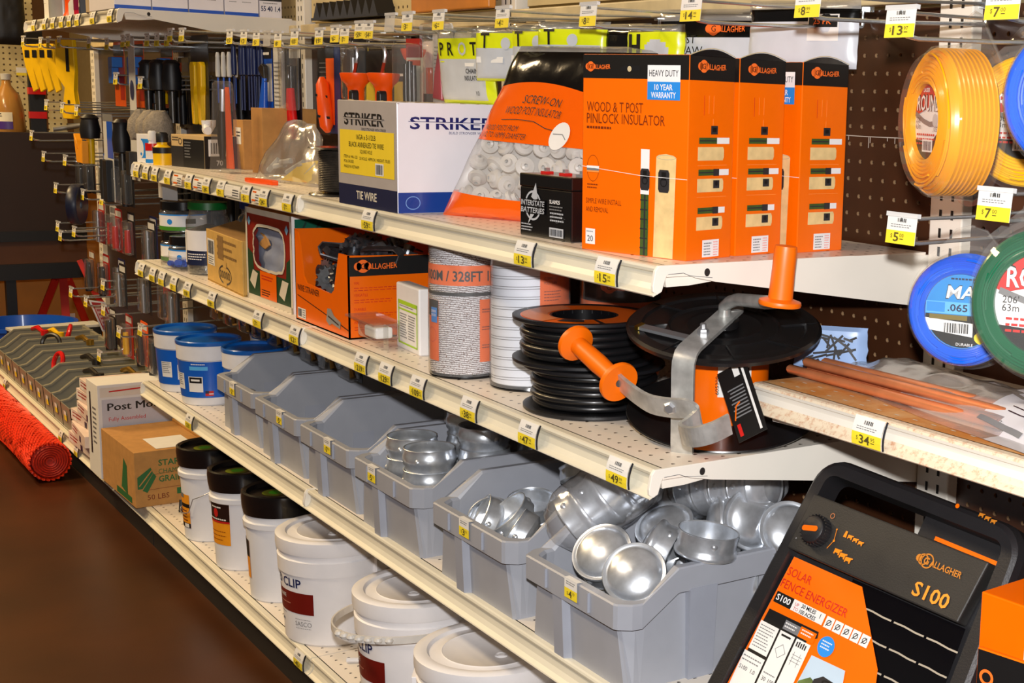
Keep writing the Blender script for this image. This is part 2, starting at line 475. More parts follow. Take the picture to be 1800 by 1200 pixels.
shelf(-2*E4+0.001, -E4-0.004, 0, ZC, 'cream shelf carrying blue paint pails and an almost empty grey bin', (True, True))
shelf(-E4, 0.30, 0, ZD, 'bottom cream deck under the big white round pails', (False, False))
shelf(-2*E4+0.001, -E4-0.004, 0, ZD, 'bottom cream deck under the pails with black lids', (False, False))
shelf(-4*E4, -2*E4-0.001, 0, ZD, 'bottom cream deck under the row of small grey parts bins', (False, False))
shelf(-3*E4-0.06, -2*E4-0.075, 0, ZF, 'high cream shelf holding white and blue filter cartons', (True, True))
RUSTD, nt, p = new_mat('rusty_punched_deck')
def rust(nt, p, base, rustc, lo, hi, scale=9):
    tc = nt.nodes.new('ShaderNodeTexCoord'); n = nt.nodes.new('ShaderNodeTexNoise')
    n.inputs['Scale'].default_value = scale; n.inputs['Detail'].default_value = 9; n.inputs['Roughness'].default_value = 0.7
    nt.links.new(tc.outputs['Object'], n.inputs['Vector'])
    r = nt.nodes.new('ShaderNodeValToRGB')
    r.color_ramp.elements[0].position = lo; r.color_ramp.elements[0].color = [lin(x) for x in base]+[1]
    r.color_ramp.elements[1].position = hi; r.color_ramp.elements[1].color = [lin(x) for x in rustc]+[1]
    nt.links.new(n.outputs['Fac'], r.inputs[0]); nt.links.new(r.outputs[0], p.inputs['Base Color'])
    p.inputs['Roughness'].default_value = 0.6
rust(nt, p, (222, 186, 134), (198, 128, 54), 0.30, 0.58)
_r = p.inputs['Base Color'].links[0].from_node
_tc = nt.nodes.new('ShaderNodeTexCoord'); _sp = nt.nodes.new('ShaderNodeSeparateXYZ'); nt.links.new(_tc.outputs['Object'], _sp.inputs[0])
_n = nt.nodes.new('ShaderNodeTexNoise'); _n.inputs['Scale'].default_value = 14; nt.links.new(_tc.outputs['Object'], _n.inputs[0])
_a = nt.nodes.new('ShaderNodeMath'); _a.operation = 'MULTIPLY_ADD'; nt.links.new(_n.outputs['Fac'], _a.inputs[0]); _a.inputs[1].default_value = 0.10; nt.links.new(_sp.outputs[1], _a.inputs[2])
_m = nt.nodes.new('ShaderNodeMapRange'); _m.inputs[1].default_value = 0.11; _m.inputs[2].default_value = 0.15; nt.links.new(_a.outputs[0], _m.inputs[0])
_x = nt.nodes.new('ShaderNodeMix'); _x.data_type = 'RGBA'; nt.links.new(_m.outputs[0], _x.inputs[0]); nt.links.new(_r.outputs[0], _x.inputs[6]); _x.inputs[7].default_value = [lin(176), lin(164), lin(146), 1]
nt.links.new(_x.outputs[2], p.inputs['Base Color'])
RUSTL, nt, p = new_mat('speckled_rust_lip')
rust(nt, p, (228, 212, 186), (186, 112, 62), 0.50, 0.74, 130)
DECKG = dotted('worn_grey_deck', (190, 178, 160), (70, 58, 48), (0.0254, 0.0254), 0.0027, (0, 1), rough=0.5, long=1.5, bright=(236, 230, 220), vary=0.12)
tE = shelf(0.004, E4, 0.145, ZE, 'rusty shallow shelf with copper rods in a clear bag', (False, True), RUSTD, (RUSTL, CREAMW))
_d = [c for c in tE.children if c.name.startswith('deck')][0]
b = MB(); f = face((0, 0, 0), (1, 0, 0), (0, 1, 0)); SL = mat('slot_lit', (214, 206, 188), .5)  # pale marks paint the light caught in the punched slots
for r_ in range(4):
    for k in range(40): u = -.59+.0305*k+.015*(r_ % 2); b.rect(f, u, u+.0075, .030+.024*r_, .0328+.024*r_, SL, .0004)
b.build('printed_front', tE)

# ------------------------------------------------------------------ price tags in the shelf lips
GAPSH = mat('tag_gap_shadow', (28, 30, 40), 0.3)  # dark colour for the painted shadow in the gap beside each card
def tag_face(x, y, z, w):
    """the bowed front of a tag: u across, v up"""
    def f(u, v, ww=0.0):
        t = v/0.034
        return Vector((x-w/2+u, y-0.0088+0.006*t*t-0.0015*sin(pi*t)-ww, z-0.0340+v))
    return f
def price_card(f, w, h, price, cents='99', plain=False, n=5):
    b = MB()
    def strip(v0, v1, m):
        k = max(2, int(6*(v1-v0)/h))
        for i in range(k):
            a, c = v0+(v1-v0)*i/k, v0+(v1-v0)*(i+1)/k
            b.add([f(0, a), f(w, a), f(w, c), f(0, c)], [(0, 1, 2, 3)], m)
            b.add([f(0, a, -0.0007), f(w, a, -0.0007), f(w, c, -0.0007), f(0, c, -0.0007)], [(3, 2, 1, 0)], PAPER)
    strip(0, h*0.46, YEL); strip(h*0.46, h, PAPER)
    if not plain:
        b.bars(f, w*0.36, h*0.76, w*0.30, h*0.13, BLACK, n=9)
        b.fine(f, w*0.14, h*0.68, w*0.72, 2, h*0.075, GREYP, t=h*0.025)
        W_ = min(w*0.18*len(price), w*0.48); TG = mat('tag_print', (84, 74, 30), 0.6)
        b.text(f, w*0.17, h*0.20, '$', h*0.14, TG)
        b.text(f, w*0.27, h*0.09, price, h*0.30, TG, width=W_, bold=True)
        if cents:
            b.text(f, w*0.30+W_, h*0.24, cents, h*0.13, TG, width=w*0.14)
            b.line(f, [(w*0.31+W_, h*0.18), (w*0.43+W_, h*0.18)], h*0.03, TG)
    return b
def shelf_tag(x, y, z, price, label, w=0.05, cents='99', group=None, far=False):
    t = thing('price_tag', label, 'price tag', (x, y, z), group=group)
    price_card(tag_face(0, 0, 0, w), w, 0.033, price, cents, plain=False).build('card', t)
    b = MB(); f = tag_face(0, 0, 0, w); pa = [f(w+0.001, 0.033*k/5, -0.001) for k in range(6)]
    b.tube([p+Vector((0.0006, 0.001, 0)) for p in pa], 0.0013, GAPSH, 5)
    b.build('gap_shadow', t)
    return t
near = [(-0.873, ZA, '59', 'under the white wire carton'), (-0.322, ZA, '13', 'under the small black battery'), (-0.105, ZA, '15', 'under the orange insulator boxes'),
        (-0.916, ZB, '219', 'under the orange strainer box'), (-0.809, ZB, '129', 'between the strainer box and the twine spool'), (-0.681, ZB, '109', 'under the white twine spool'),
        (-0.495, ZB, '38', 'under the white tape spool'), (-0.309, ZB, '47', 'under the black cable reels'), (-0.071, ZB, '49', 'under the cranked fence reel')]
for x, z, pr_, w_ in near:
    shelf_tag(x, 0, z, pr_, 'price tag reading %s dollars %s' % (pr_, w_), cents='92' if pr_ == '109' else '99')
shelf_tag(0.233, 0.145, ZE, '34', 'price tag reading 34 dollars on the rusty shelf lip', cents='95')
ORD = ['first', 'second', 'third', 'fourth', 'fifth', 'sixth', 'seventh', 'eighth', 'ninth', 'tenth']
for xs, z, nm in (([-2.374, -2.287, -2.204, -2.09, -1.919, -1.785, -1.68, -1.514, -1.405, -1.268], ZA, 'upper lip before the wire spool'),
                  ([-2.369, -2.262, -2.179, -2.075, -1.962, -1.775, -1.464, -1.247], ZB, 'middle lip below the jars'),
                  ([-3.55, -3.389, -3.267, -3.151, -3.047, -2.948, -2.765, -2.575], ZF, 'high lip below the bottles')):
    for i, x in enumerate(xs):
        shelf_tag(x, 0, z, random.choice(('7', '12', '5', '19', '24')), '%s small price tag from the far end of the %s' % (ORD[i], nm), group='price tags along the far shelf lips')
shelf_tag(-1.989, 0, ZC, '21', 'lone price tag on the lip below the blue paint pails')
shelf_tag(-1.269, 0, ZD, '45', 'lone price tag on the bottom lip below the first white round pail')
for x, n in ((-3.473, 'beside the orange mesh roll end'), (-3.249, 'below the stacked tile boxes'), (-4.446, 'below the far small grey bins')):
    shelf_tag(x, 0, ZD, '3', 'price tag on the bottom deck lip '+n)
# printed brand strips between the far tags
for i, (x, w, m) in enumerate(((-2.005, 0.075, ORANGE), (-1.845, 0.07, ORANGE), (-1.60, 0.10, PAPER), (-1.45, 0.05, ORANGE))):
    b = MB(); f = tag_face(x, 0, ZA, w); 
    for k in range(4): b.add([f(0, .004+.006*k), f(w, .004+.006*k), f(w, .010+.006*k), f(0, .010+.006*k)], [(0, 1, 2, 3)], PAPER if m is not PAPER else m)
    b.rect(f, w*0.1, w*0.55, 0.006, 0.026, m, 0.0006); b.fine(f, w*0.55, 0.02, w*0.4, 3, 0.005, BLACK, w=0.0007)
    b.build('shelf_strip')
    tag(bpy.data.objects['shelf_strip' if i == 0 else 'shelf_strip.%03d' % i], ['pale strip with orange mark between the fourth and fifth small tags', 'pale strip with orange mark between the fifth and sixth small tags', 'plain pale printed strip on the upper far shelf lip', 'short pale strip with orange mark near the wire spool'][i], 'shelf strip', 'printed strips on the upper shelf lip')

# ================================================================== top shelf
LOGO = mat('logo_orange', (255, 112, 40), 0.35, vary=0.02)
def logo(b, f, u, v, w, m, back=None, wv=0.0007):
    """gear disc with a G, and the maker's arched name"""
    r = w*0.15
    b.disc(f, u+w*0.07, v, r*0.62, m, wv, 14); b.disc(f, u+w*0.19, v, r, m, wv, 18); b.disc(f, u+w*0.30, v, r*0.6, m, wv, 12)
    if back: b.text(f, u+w*0.19, v-r*0.42, 'G', r*0.85, back, align='c', w=wv+0.0002)
    b.text(f, u+w*0.30, v-w*0.055, 'ALLAGHER', w*0.125, m, width=w*0.70, bold=True, w=wv+0.0001, arc=-w*0.02, shear=0.0)

WOOD = mat('printed_pine_post', (232, 200, 140), 0.5, vary=0.15, scale=60)
GREEN = mat('printed_green_post', (62, 84, 36), 0.5, vary=0.2, scale=80)
CHAR = mat('charcoal_print', (46, 44, 46), 0.4)
BRAW = mat('raw_board_edge', (196, 178, 140), 0.8)
PINK = mat('pink_print', (240, 150, 140), 0.5)
LOR = mat('pale_orange_print', (255, 150, 70), 0.4)
def pinlock(loc, rz, label):
    w, d, h = 0.181, 0.0865, 0.250
    t = thing('insulator_box', label, 'box', loc, rz, 'orange insulator boxes on the top shelf')
    b = MB(); b.box(0, w, 0, d, 0, h, ORANGE, 0.0012)
    b.build('carton', t)
    f = face((0, 0, 0), (1, 0, 0), (0, 0, 1)); g = face((w, 0, 0), (0, 1, 0), (0, 0, 1))
    b = MB()                                                       # printed front
    b.rect(f, 0.0005, w-0.0005, h-0.030, h-0.0005, BLACK, 0.0003)
    logo(b, f, 0.006, h-0.0155, 0.043, LOGO, BLACK)
    b.poly(f, [(0.066, h-0.017), (0.074, h-0.014), (0.079, h-0.014), (0.082, h-0.010), (0.086, h-0.014), (0.100, h-0.014), (0.100, h-0.020), (0.066, h-0.020)], CHALK, 0.0004)
    b.disc(f, 0.082, h-0.018, 0.0035, BRAW, 0.0006)
    b.rect(f, 0.113, 0.167, h-0.033, h-0.013, WHITE, 0.0006); b.text(f, 0.140, h-0.0265, 'HEAVY DUTY', 0.0078, BLACK, width=0.048, align='c', w=0.001)
    b.rect(f, 0.113, 0.167, h-0.055, h-0.033, BLUEP, 0.0006)
    b.text(f, 0.140, h-0.043, '10 YEAR', 0.0068, WHITE, width=0.030, align='c', bold=True, w=0.001); b.text(f, 0.140, h-0.0525, 'WARRANTY', 0.0068, WHITE, width=0.041, align='c', bold=True, w=0.001)
    b.text(f, 0.008, 0.178, 'WOOD & T POST', 0.0125, BROWNP, width=0.098); b.text(f, 0.008, 0.1635, 'PINLOCK INSULATOR', 0.0125, BROWNP, width=0.135)
    b.fine(f, 0.008, 0.1595, 0.045, 1, 0.006, BROWNP, t=0.003)
    b.text(f, 0.008, 0.061, 'SIMPLE WIRE INSTALL', 0.0065, BROWNP, width=0.063); b.text(f, 0.008, 0.050, 'AND REMOVAL', 0.0065, BROWNP, width=0.040)
    b.ring(f, 0.020, 0.106, 0.011, BROWNP, 0.0006, 0.0006, ry=0.017)
    b.rect(f, 0.009, 0.031, 0.106, 0.109, WHITE, 0.0007); b.rect(f, 0.009, 0.031, 0.103, 0.106, GREYP, 0.0007); b.rect(f, 0.009, 0.031, 0.101, 0.103, LOR, 0.0007)
    b.fine(f, 0.010, 0.086, 0.020, 2, 0.004, BROWNP)
    b.rect(f, 0.008, 0.025, 0.008, 0.028, WHITE, 0.0006); b.text(f, 0.0165, 0.0115, '20', 0.0075, BLACK, align='c', w=0.001); b.fine(f, 0.010, 0.025, 0.012, 1, 0.003, GREYP, w=0.001)
    b.rect(f, 0.104, 0.1185, 0.078, 0.134, WHITE, 0.0006); b.rect(f, 0.1045, 0.118, 0.001, 0.078, GREEN, 0.0006)
    b.rect(f, 0.1105, 0.113, 0.001, 0.078, CHAR, 0.0008)
    for k in range(6): b.rect(f, 0.104, 0.1165, 0.010+k*0.012, 0.0115+k*0.012, CHAR, 0.0007)
    b.poly(f, [(0.127, 0.001), (0.160, 0.001), (0.163, 0.125), (0.158, 0.128), (0.146, 0.1295), (0.134, 0.128), (0.130, 0.125)], WOOD, 0.0006)
    b.ring(f, 0.1465, 0.1255, 0.016, BRAW, 0.0008, 0.001, ry=0.0032)
    for u, v, ww, hh in ((0.1035, 0.083, 0.016, 0.027), (0.134, 0.082, 0.0185, 0.028)):
        b.poly(f, [(u+.002, v), (u+ww-.002, v), (u+ww, v+.004), (u+ww, v+hh-.004), (u+ww-.002, v+hh), (u+.002, v+hh), (u, v+hh-.004), (u, v+.004)], CHAR, 0.0009)
        b.ring(f, u+ww/2, v+hh*0.45, ww*0.3, BLACK, 0.0012, 0.0012); b.rect(f, u+ww*0.3, u+ww*0.7, v+hh*0.55, v+hh*0.9, BLACK, 0.0012)
    b.line(f, [(0.001, 0.108), (0.104, 0.101), (0.182, 0.100)], 0.0006, WHITE, 0.0014)
    b.build('printed_front', t)
    b = MB()                                                       # printed narrow side and its curved top flap
    b.rect(g, 0.0005, d-0.0005, h-0.030, h-0.0005, BLACK, 0.0003)
    top = [(0.0, h-0.001), (d, h-0.001)]+[(d*(1-k/12), h-0.001+0.009*sin(pi*k/12)) for k in range(1, 12)]
    b.prism(top, g, -0.0012, 0.0003, BLKGL)
    b.line(g, [(d*k/12, h+0.009*sin(pi*k/12)) for k in range(13)], 0.0010, BRAW, 0.0006)
    logo(b, g, 0.016, h-0.013, 0.052, LOGO, BLACK)
    b.rect(g, 0.028, 0.0288, h-0.072, h-0.048, REDP, 0.0006)
    for u in (0.037, 0.046): b.rect(g, u, u+0.0006, h-0.070, h-0.048, LOR, 0.0006)
    b.line(g, [(0.046, h-0.076), (0.046, h-0.088)], 0.0008, LOR)
    b.rect(g, 0.042, 0.055, 0.155, 0.1655, CHAR, 0.0007); b.rect(g, 0.045, 0.052, 0.158, 0.163, BLACK, 0.0009)
    for k, z in enumerate((0.1435, 0.1045, 0.0575)):
        b.rect(g, 0.020, 0.054, z, z+0.0075, GREEN, 0.0006); b.rect(g, 0.054, 0.078-0.006*(k == 2), z, z+0.0075, WHITE, 0.0006)
        b.line(g, [(0.021, z+0.0037), (0.053, z+0.0037)], 0.0015, CHAR, 0.0008)
        z2 = z-0.0205
        b.poly(g, [(0.018, z2), (0.066, z2), (0.068, z2+0.004), (0.068, z2+0.013), (0.066, z2+0.0165), (0.018, z2+0.0165)], WOOD, 0.0006)
        if k:
            b.rect(g, 0.048, 0.059, z-0.0005, z+0.008, CHAR, 0.0010); b.rect(g, 0.048, 0.060, z2+0.0045, z2+0.0145, CHAR, 0.0010)
            b.disc(g, 0.054, z2+0.0105, 0.003, BLACK, 0.0012, 10)
        if k < 2: b.line(g, [(0.018, z2-0.006), (0.074, z2-0.006)], 0.0005, LOR, 0.0006)
    b.poly(g, [(0.030, 0.0035-0.002), (0.062, 0.0035-0.002), (0.062, 0.0035-0.0015), (0.030, 0.0035-0.0015)], ORANGE, 0.0003)
    b.build('printed_side', t)
    # a white stock sticker low on the side
    b = MB(); b.rect(g, 0.030, 0.062, -0.0+0.003, 0.0+0.0245-0.0, WHITE, 0.0008)
    b.fine(g, 0.033, 0.021, 0.016, 5, 0.0035, GREYP, w=0.0011, seed=5); b.fine(g, 0.051, 0.022, 0.009, 6, 0.0032, PINK, w=0.0011)
    b.build('sticker', t)
    return t
pinlock((-0.204, 0.0150, ZA), radians(14.5), 'orange pinlock insulator box with its whole wide front showing')
pinlock((-0.231, 0.1215, ZA), radians(10), 'middle orange insulator box, only its narrow side showing between two others')
pinlock((-0.237, 0.2395, ZA), radians(6), 'rearmost orange insulator box, closest to the pegboard')

# small black battery
SILV = mat('silver_print', (186, 190, 198), 0.35)
t = thing('sealed_battery', 'small black sealed battery with silver emblem beside the orange boxes', 'battery', (-0.404, 0.030, ZA), radians(4))
w, d, h = 0.131, 0.068, 0.088
b = MB(); b.box(0, w, 0, d, 0, h*0.79, BLKGL, 0.002); b.box(-0.0008, w+0.0008, -0.0008, d+0.0008, h*0.79, h, BLKGL, 0.002); b.build('casing', t)
f = face((0, 0, 0), (1, 0, 0), (0, 0, 1)); b = MB()
cx, cz = 0.036, 0.044
b.ring(f, cx, cz, 0.021, SILV, 0.0012, 0.003); b.poly(f, [(cx-0.004, cz+0.012), (cx+0.008, cz+0.032), (cx+0.013, cz+0.010), (cx+0.004, cz+0.008)], SILV, 0.0016)
b.poly(f, [(cx-0.006, cz-0.012), (cx-0.012, cz-0.026), (cx+0.004, cz-0.012)], SILV, 0.0016)
for z, s in ((cz+0.000, 'INTERSTATE'), (cz-0.010, 'BATTERIES')):
    b.rect(f, cx-0.031, cx+0.031, z-0.001, z+0.0088, BLKGL, 0.0018); b.text(f, cx, z, s, 0.0072, SILV, width=0.060, bold=True, align='c', w=0.0022, shear=0.15)
b.text(f, 0.078, 0.050, 'SLA0925', 0.005, WHITE, width=0.026, bold=True, w=0.0012); b.fine(f, 0.078, 0.047, 0.034, 2, 0.0042, GREYP, w=0.0012)
b.ring(f, 0.097, 0.031, 0.020, GREYP, 0.0012, 0.0004, n=4, ry=0.007); b.fine(f, 0.080, 0.038, 0.034, 3, 0.005, SILV, w=0.0013)
b.fine(f, 0.006, 0.018, 0.032, 3, 0.004, SILV, w=0.0012, seed=8)
b.rect(f, 0.078, 0.113, 0.004, 0.017, SILV, 0.0012); b.bars(f, 0.080, 0.006, 0.031, 0.009, BLACK, w=0.0016, n=18)
b.build('printed_front', t)
for x, m in ((0.028, REDP), (0.075, REDP), (0.117, GREYP)):
    b = MB(); b.box(x-0.006, x+0.006, 0.02, 0.034, h, h+0.003, m); b.box(x-0.003, x+0.003, 0.024, 0.030, h+0.003, h+0.008, GALV); b.build('terminal', t)

# white and grey tie wire carton
t = thing('wire_carton', 'white, grey and blue tie wire carton on the top shelf beside the insulator bag', 'carton', (-1.028, 0.003, ZA), radians(1))
w, d, h = 0.246, 0.255, 0.179
GREYC = mat('grey_carton_print', (176, 168, 164), 0.5, vary=0.05); NAVY = mat('navy_print', (20, 30, 66), 0.45); BLUC = mat('royal_print', (14, 62, 148), 0.32, coat=0.2)
WHC = mat('white_carton', (242, 238, 244), 0.30, coat=0.25, vary=0.02); YELC = mat('yellow_sticker', (246, 214, 48), 0.5, vary=0.03)
b = MB(); b.box(0, w, 0, d, 0, h, WHC, 0.0015); b.build('carton', t)
f = face((0, 0, 0), (1, 0, 0), (0, 0, 1)); g = face((w, 0, 0), (0, 1, 0), (0, 0, 1))
b = MB(); b.rect(f, 0.0008, w-0.0008, 0.036, h-0.0006, GREYC, 0.0003); b.rect(f, 0.0008, w-0.0008, 0.0006, 0.036, NAVY, 0.0003)
def striker(b, f, u, v, wd, hh, m, bg):
    b.text(f, u, v, 'STRIKER', hh, m, width=wd, bold=True, w=0.0008, shear=0.0); b.rect(f, u-0.003, u+wd*0.97, v+hh*0.47, v+hh*0.57, bg, 0.0012)
    b.line(f, [(u-0.003, v+hh*0.62), (u+wd*1.02, v+hh*0.57)], hh*0.05, m, 0.0013)
    b.text(f, u+wd*0.45, v-hh*0.42, 'BUILD STRONGER WITH STRIKER', hh*0.22, m, width=wd*0.6, shear=0.15)
striker(b, f, 0.030, 0.138, 0.165, 0.020, BLACK, GREYC)
b.rect(f, 0.010, 0.236, 0.054, 0.129, YELC, 0.0008)
b.text(f, 0.123, 0.114, '16GA x 3-1/2LB', 0.0085, BROWNP if False else BLACK, width=0.080, align='c', w=0.0014)
b.text(f, 0.123, 0.101, 'BLACK ANNEALED TIE WIRE', 0.0085, BLACK, width=0.145, align='c', w=0.0014); b.text(f, 0.123, 0.091, 'SQUARE HOLE', 0.006, BLACK, width=0.05, align='c', w=0.0014)
b.text(f, 0.028, 0.081, 'ITEM #: 946-133', 0.005, BLACK, width=0.058, w=0.0014); b.text(f, 0.095, 0.080, '20 ROLLS  APPROX. WEIGHT: 70LBS', 0.005, BLACK, width=0.125, w=0.0014)
b.text(f, 0.028, 0.073, 'PO# 341302', 0.005, BLACK, width=0.042, w=0.0014); b.text(f, 0.028, 0.064, 'MADE IN VIETNAM', 0.005, BLACK, width=0.064, w=0.0014)
b.rect(f, 0.160, 0.194, 0.057, 0.077, PAPER, 0.0011); b.bars(f, 0.163, 0.059, 0.028, 0.016, BLACK, w=0.0015, n=14)
b.text(f, 0.078, 0.013, 'TIE WIRE', 0.0135, mat('cream_print', (222, 214, 196), 0.5), width=0.085, bold=True)
b.build('printed_front', t)
b = MB(); b.rect(g, 0.0008, d-0.0008, 0.0006, 0.034, BLUC, 0.0003)
striker(b, g, 0.022, 0.137, 0.152, 0.019, mat('striker_navy', (24, 36, 104), 0.35), WHC)
b.text(g, 0.120, 0.010, 'TIE WIRE', 0.016, WHITE, width=0.115, bold=True)
b.ring(g, 0.026, 0.017, 0.013, mat('pale_blue_print', (120, 160, 220), 0.4), 0.0008, 0.0014, ry=0.011); b.line(g, [(0.020, 0.010), (0.032, 0.025)], 0.004, BLUC, 0.001)
b.build('printed_side', t)
b = MB()                                                            # rough torn top flaps
rnd = random.Random(4)
for (x0, y0, x1, y1) in ((0, 0.001, w, 0.001), (w-0.001, 0, w-0.001, d)):
    P = [(x0+(x1-x0)*k/16, y0+(y1-y0)*k/16) for k in range(17)]
    for (a, c), (e, q) in zip(P, P[1:]):
        z0, z1 = h-0.002+rnd.uniform(0, .004), h-0.002+rnd.uniform(0, .004)
        b.hexa([(a, c, h-.003), (e, q, h-.003), (e+(.003 if x0 != x1 else -.003)*0, q+.003, h-.003), (a, c+.003, h-.003), (a, c, z0), (e, q, z1), (e, q+.003, z1), (a, c+.003, z0)], BRAW)
b.build('torn_flap', t)

# ------------------------------------------------------------------ soft bags
def pillow(w, h, T, mfun, n=28, m_=24, seed=1, wrinkle=0.003, lean=0.0, skew=0.0, taper=0.0, neck=None, back=True, warp=None):
    """a filled pouch standing on its bottom seam; x across, z up, bulging to both sides in y"""
    b = MB(); vs = []; idx = {}
    for side in (-1, 1):
        for j in range(m_+1):
            for i in range(n+1):
                u, v = i/n, j/m_
                if warp: v = warp(u, v)
                e = max(0.0, (1-(2*u-1)**4))*max(0.0, (1-(2*v-1)**6))
                prof = (1.0 if neck is None else max(0.10, min(1, (neck-v)/0.25+0.1)) if v > neck-0.25 else 1.0)
                th = T*e**0.5*prof
                p = Vector((u*6+seed*3.1, v*6*h/w, side*2.0+seed))
                nz = noise.noise(p)*1.0+noise.noise(p*2.3)*0.6
                x = (u-0.5)*w*(1-taper*v)+w*0.5+skew*v
                ed = noise.noise(Vector((seed, v*5, 0 if u < .5 else 7)))*wrinkle*1.2*(abs(2*u-1)**6)
                vs.append((x+ed, side*th/2*(1+0.25*nz)+nz*wrinkle*e+lean*v*h, v*h))
    N = (n+1)*(m_+1)
    for side in (0, 1):
        if side == 1 and not back: continue
        for j in range(m_):
            for i in range(n):
                a = side*N+j*(n+1)+i
                q = (a, a+1, a+n+2, a+n+1)
                idx.setdefault(mfun((i+.5)/n, (j+.5)/m_, side), []).append(q if side == 0 else q[::-1])
    b.v = [Vector(v) for v in vs]
    for m, fs in idx.items():
        k = b.k(m); b.f += fs; b.m += [k]*len(fs); b.sm += [True]*len(fs)
    def f(u, v, ww=0.0):                                            # the front surface, metres -> point
        uu, vv = min(max(u/w, 0), 1)*n, min(max(v/h, 0), 1)*m_
        i, j = min(int(uu), n-1), min(int(vv), m_-1); fu, fv = uu-i, vv-j
        A = [Vector(vs[(j+dj)*(n+1)+i+di]) for dj, di in ((0, 0), (0, 1), (1, 0), (1, 1))]
        p = A[0]*(1-fu)*(1-fv)+A[1]*fu*(1-fv)+A[2]*(1-fu)*fv+A[3]*fu*fv
        return p+Vector((0, -ww-0.0008, 0))
    return b, f
SHINY = mat('glossy_orange_film', (255, 98, 4), 0.16, coat=0.6, vary=0.03, bump=0.15, bscale=40)
BFILM = mat('glossy_black_film', (12, 12, 14), 0.12, coat=0.6, bump=0.25, bscale=60)
WPL = mat('white_plastic', (240, 238, 236), 0.32)
t = thing('insulator_bag', 'orange and black clear-windowed bag of white insulators leaning behind the battery', 'bag', (-0.748, 0.070, ZA), radians(22))
def mf(u, v, s):
    if v < 0.159: return SHINY
    if v > 0.955: return FILM
    if v > 0.75: return BFILM
    if v > 0.454: return SHINY
    return FILM if s == 0 else WPL
def band(u, s):
    k = ((0, 0), (.15909, .15-.03*sin(u*3)), (.45454, .455-.035*u), (.75, .735+.055*sin(u*4.2+.4)), (.95454, .965), (1.0001, 1))
    for (a, c), (d, e) in zip(k, k[1:]):
        if s <= d: return c+(e-c)*(s-a)/(d-a)
    return 1.0
b, f = pillow(0.33, 0.275, 0.052, mf, seed=3, wrinkle=0.006, lean=0.30, skew=0.075, taper=0.12, n=40, m_=44, warp=band)
b.build('pouch', t)
b = MB(); DK = BLACK
b.text(f, 0.085, 0.178, 'SCREW-ON', 0.011, DK, width=0.085, w=0.0008, shear=0.1); b.text(f, 0.055, 0.163, 'WOOD POST INSULATOR', 0.0105, DK, width=0.125, w=0.0008, shear=0.1)
b.text(f, 0.020, 0.140, 'WOOD POSTS FROM', 0.0075, DK, width=0.08, w=0.0008, shear=0.1); b.text(f, 0.020, 0.130, '(1/2 TO 16MM) DIAMETER', 0.0075, DK, width=0.105, w=0.0008, shear=0.1)
b.line(f, [(0.055, 0.155), (0.09, 0.156), (0.128, 0.155), (0.158, 0.148), (0.185, 0.146)], 0.001, DK, 0.001)
b.disc(f, 0.195, 0.140, 0.020, PAPER, 0.0012, 24); b.line(f, [(0.18, 0.142), (0.20, 0.143), (0.21, 0.136)], 0.0012, GREYP, 0.0016)
b.build('printed_front', t)
rnd = random.Random(11); k = 0
for j in range(4):                                                   # white screw-on insulators seen through the window
    for i in range(8):
        u, v = 0.03+0.036*i+rnd.uniform(-.006, .006)+0.01*(j % 2), 0.040+0.026*j+rnd.uniform(-.004, .004)
        if v > 0.125: continue
        p = f(u, v); th = 0.014
        q = thing('screw_insulator', 'white plastic screw-on insulator inside the orange windowed bag', 'insulator', (0, 0, 0), group='white insulators in the bag')
        mx = Matrix.Translation(p+Vector((0, th+0.004, 0))) @ Matrix.Rotation(rnd.uniform(0, 6), 4, 'Y') @ Matrix.Rotation(rnd.uniform(0.3, 1.6), 4, 'X')
        b = MB(); b.lathe([(0.003, -0.010), (0.008, -0.010), (0.0085, -0.004), (0.015, -0.003), (0.0155, 0.0), (0.015, 0.003), (0.0075, 0.004), (0.007, 0.011), (0.003, 0.012)], WPL, 18)
        b.build('spool', q); q.matrix_world = Matrix.Translation((-0.748, 0.070, ZA)) @ Matrix.Rotation(radians(22), 4, 'Z') @ mx
        k += 1

# spool of black annealed wire
WIREB = mat('black_annealed_wire', (112, 106, 100), 0.28, metal=0.85, vary=0.2, scale=90)
t = thing('wire_spool', 'spool of dark annealed tie wire with thin black flanges beside the white carton', 'spool', (-1.208, 0.080, ZA))
b = MB(); prof = [(0.030, 0.006)]
for k in range(24): prof += [(0.0445, 0.008+0.0032*k), (0.0462, 0.0096+0.0032*k)]
b.lathe(prof+[(0.030, 0.0865)], WIREB, 40); b.build('wire_winding', t)
FLG = mat('spool_flange_black', (26, 24, 24), 0.25, coat=0.5)
for z in (0.0, 0.086):
    b = MB(); b.lathe([(0.012, z), (0.062, z), (0.064, z+0.0015), (0.062, z+0.004), (0.012, z+0.004), (0.012, z)], FLG, 44); b.build('flange', t)
# ================================================================== middle shelf
def boxframe(w, d): return face((0, 0, 0), (1, 0, 0), (0, 0, 1)), face((w, 0, 0), (0, 1, 0), (0, 0, 1))
def mx4(p, rz=0, rx=0, ry=0): return Matrix.Translation(p) @ Matrix.Rotation(rz, 4, 'Z') @ Matrix.Rotation(ry, 4, 'Y') @ Matrix.Rotation(rx, 4, 'X')

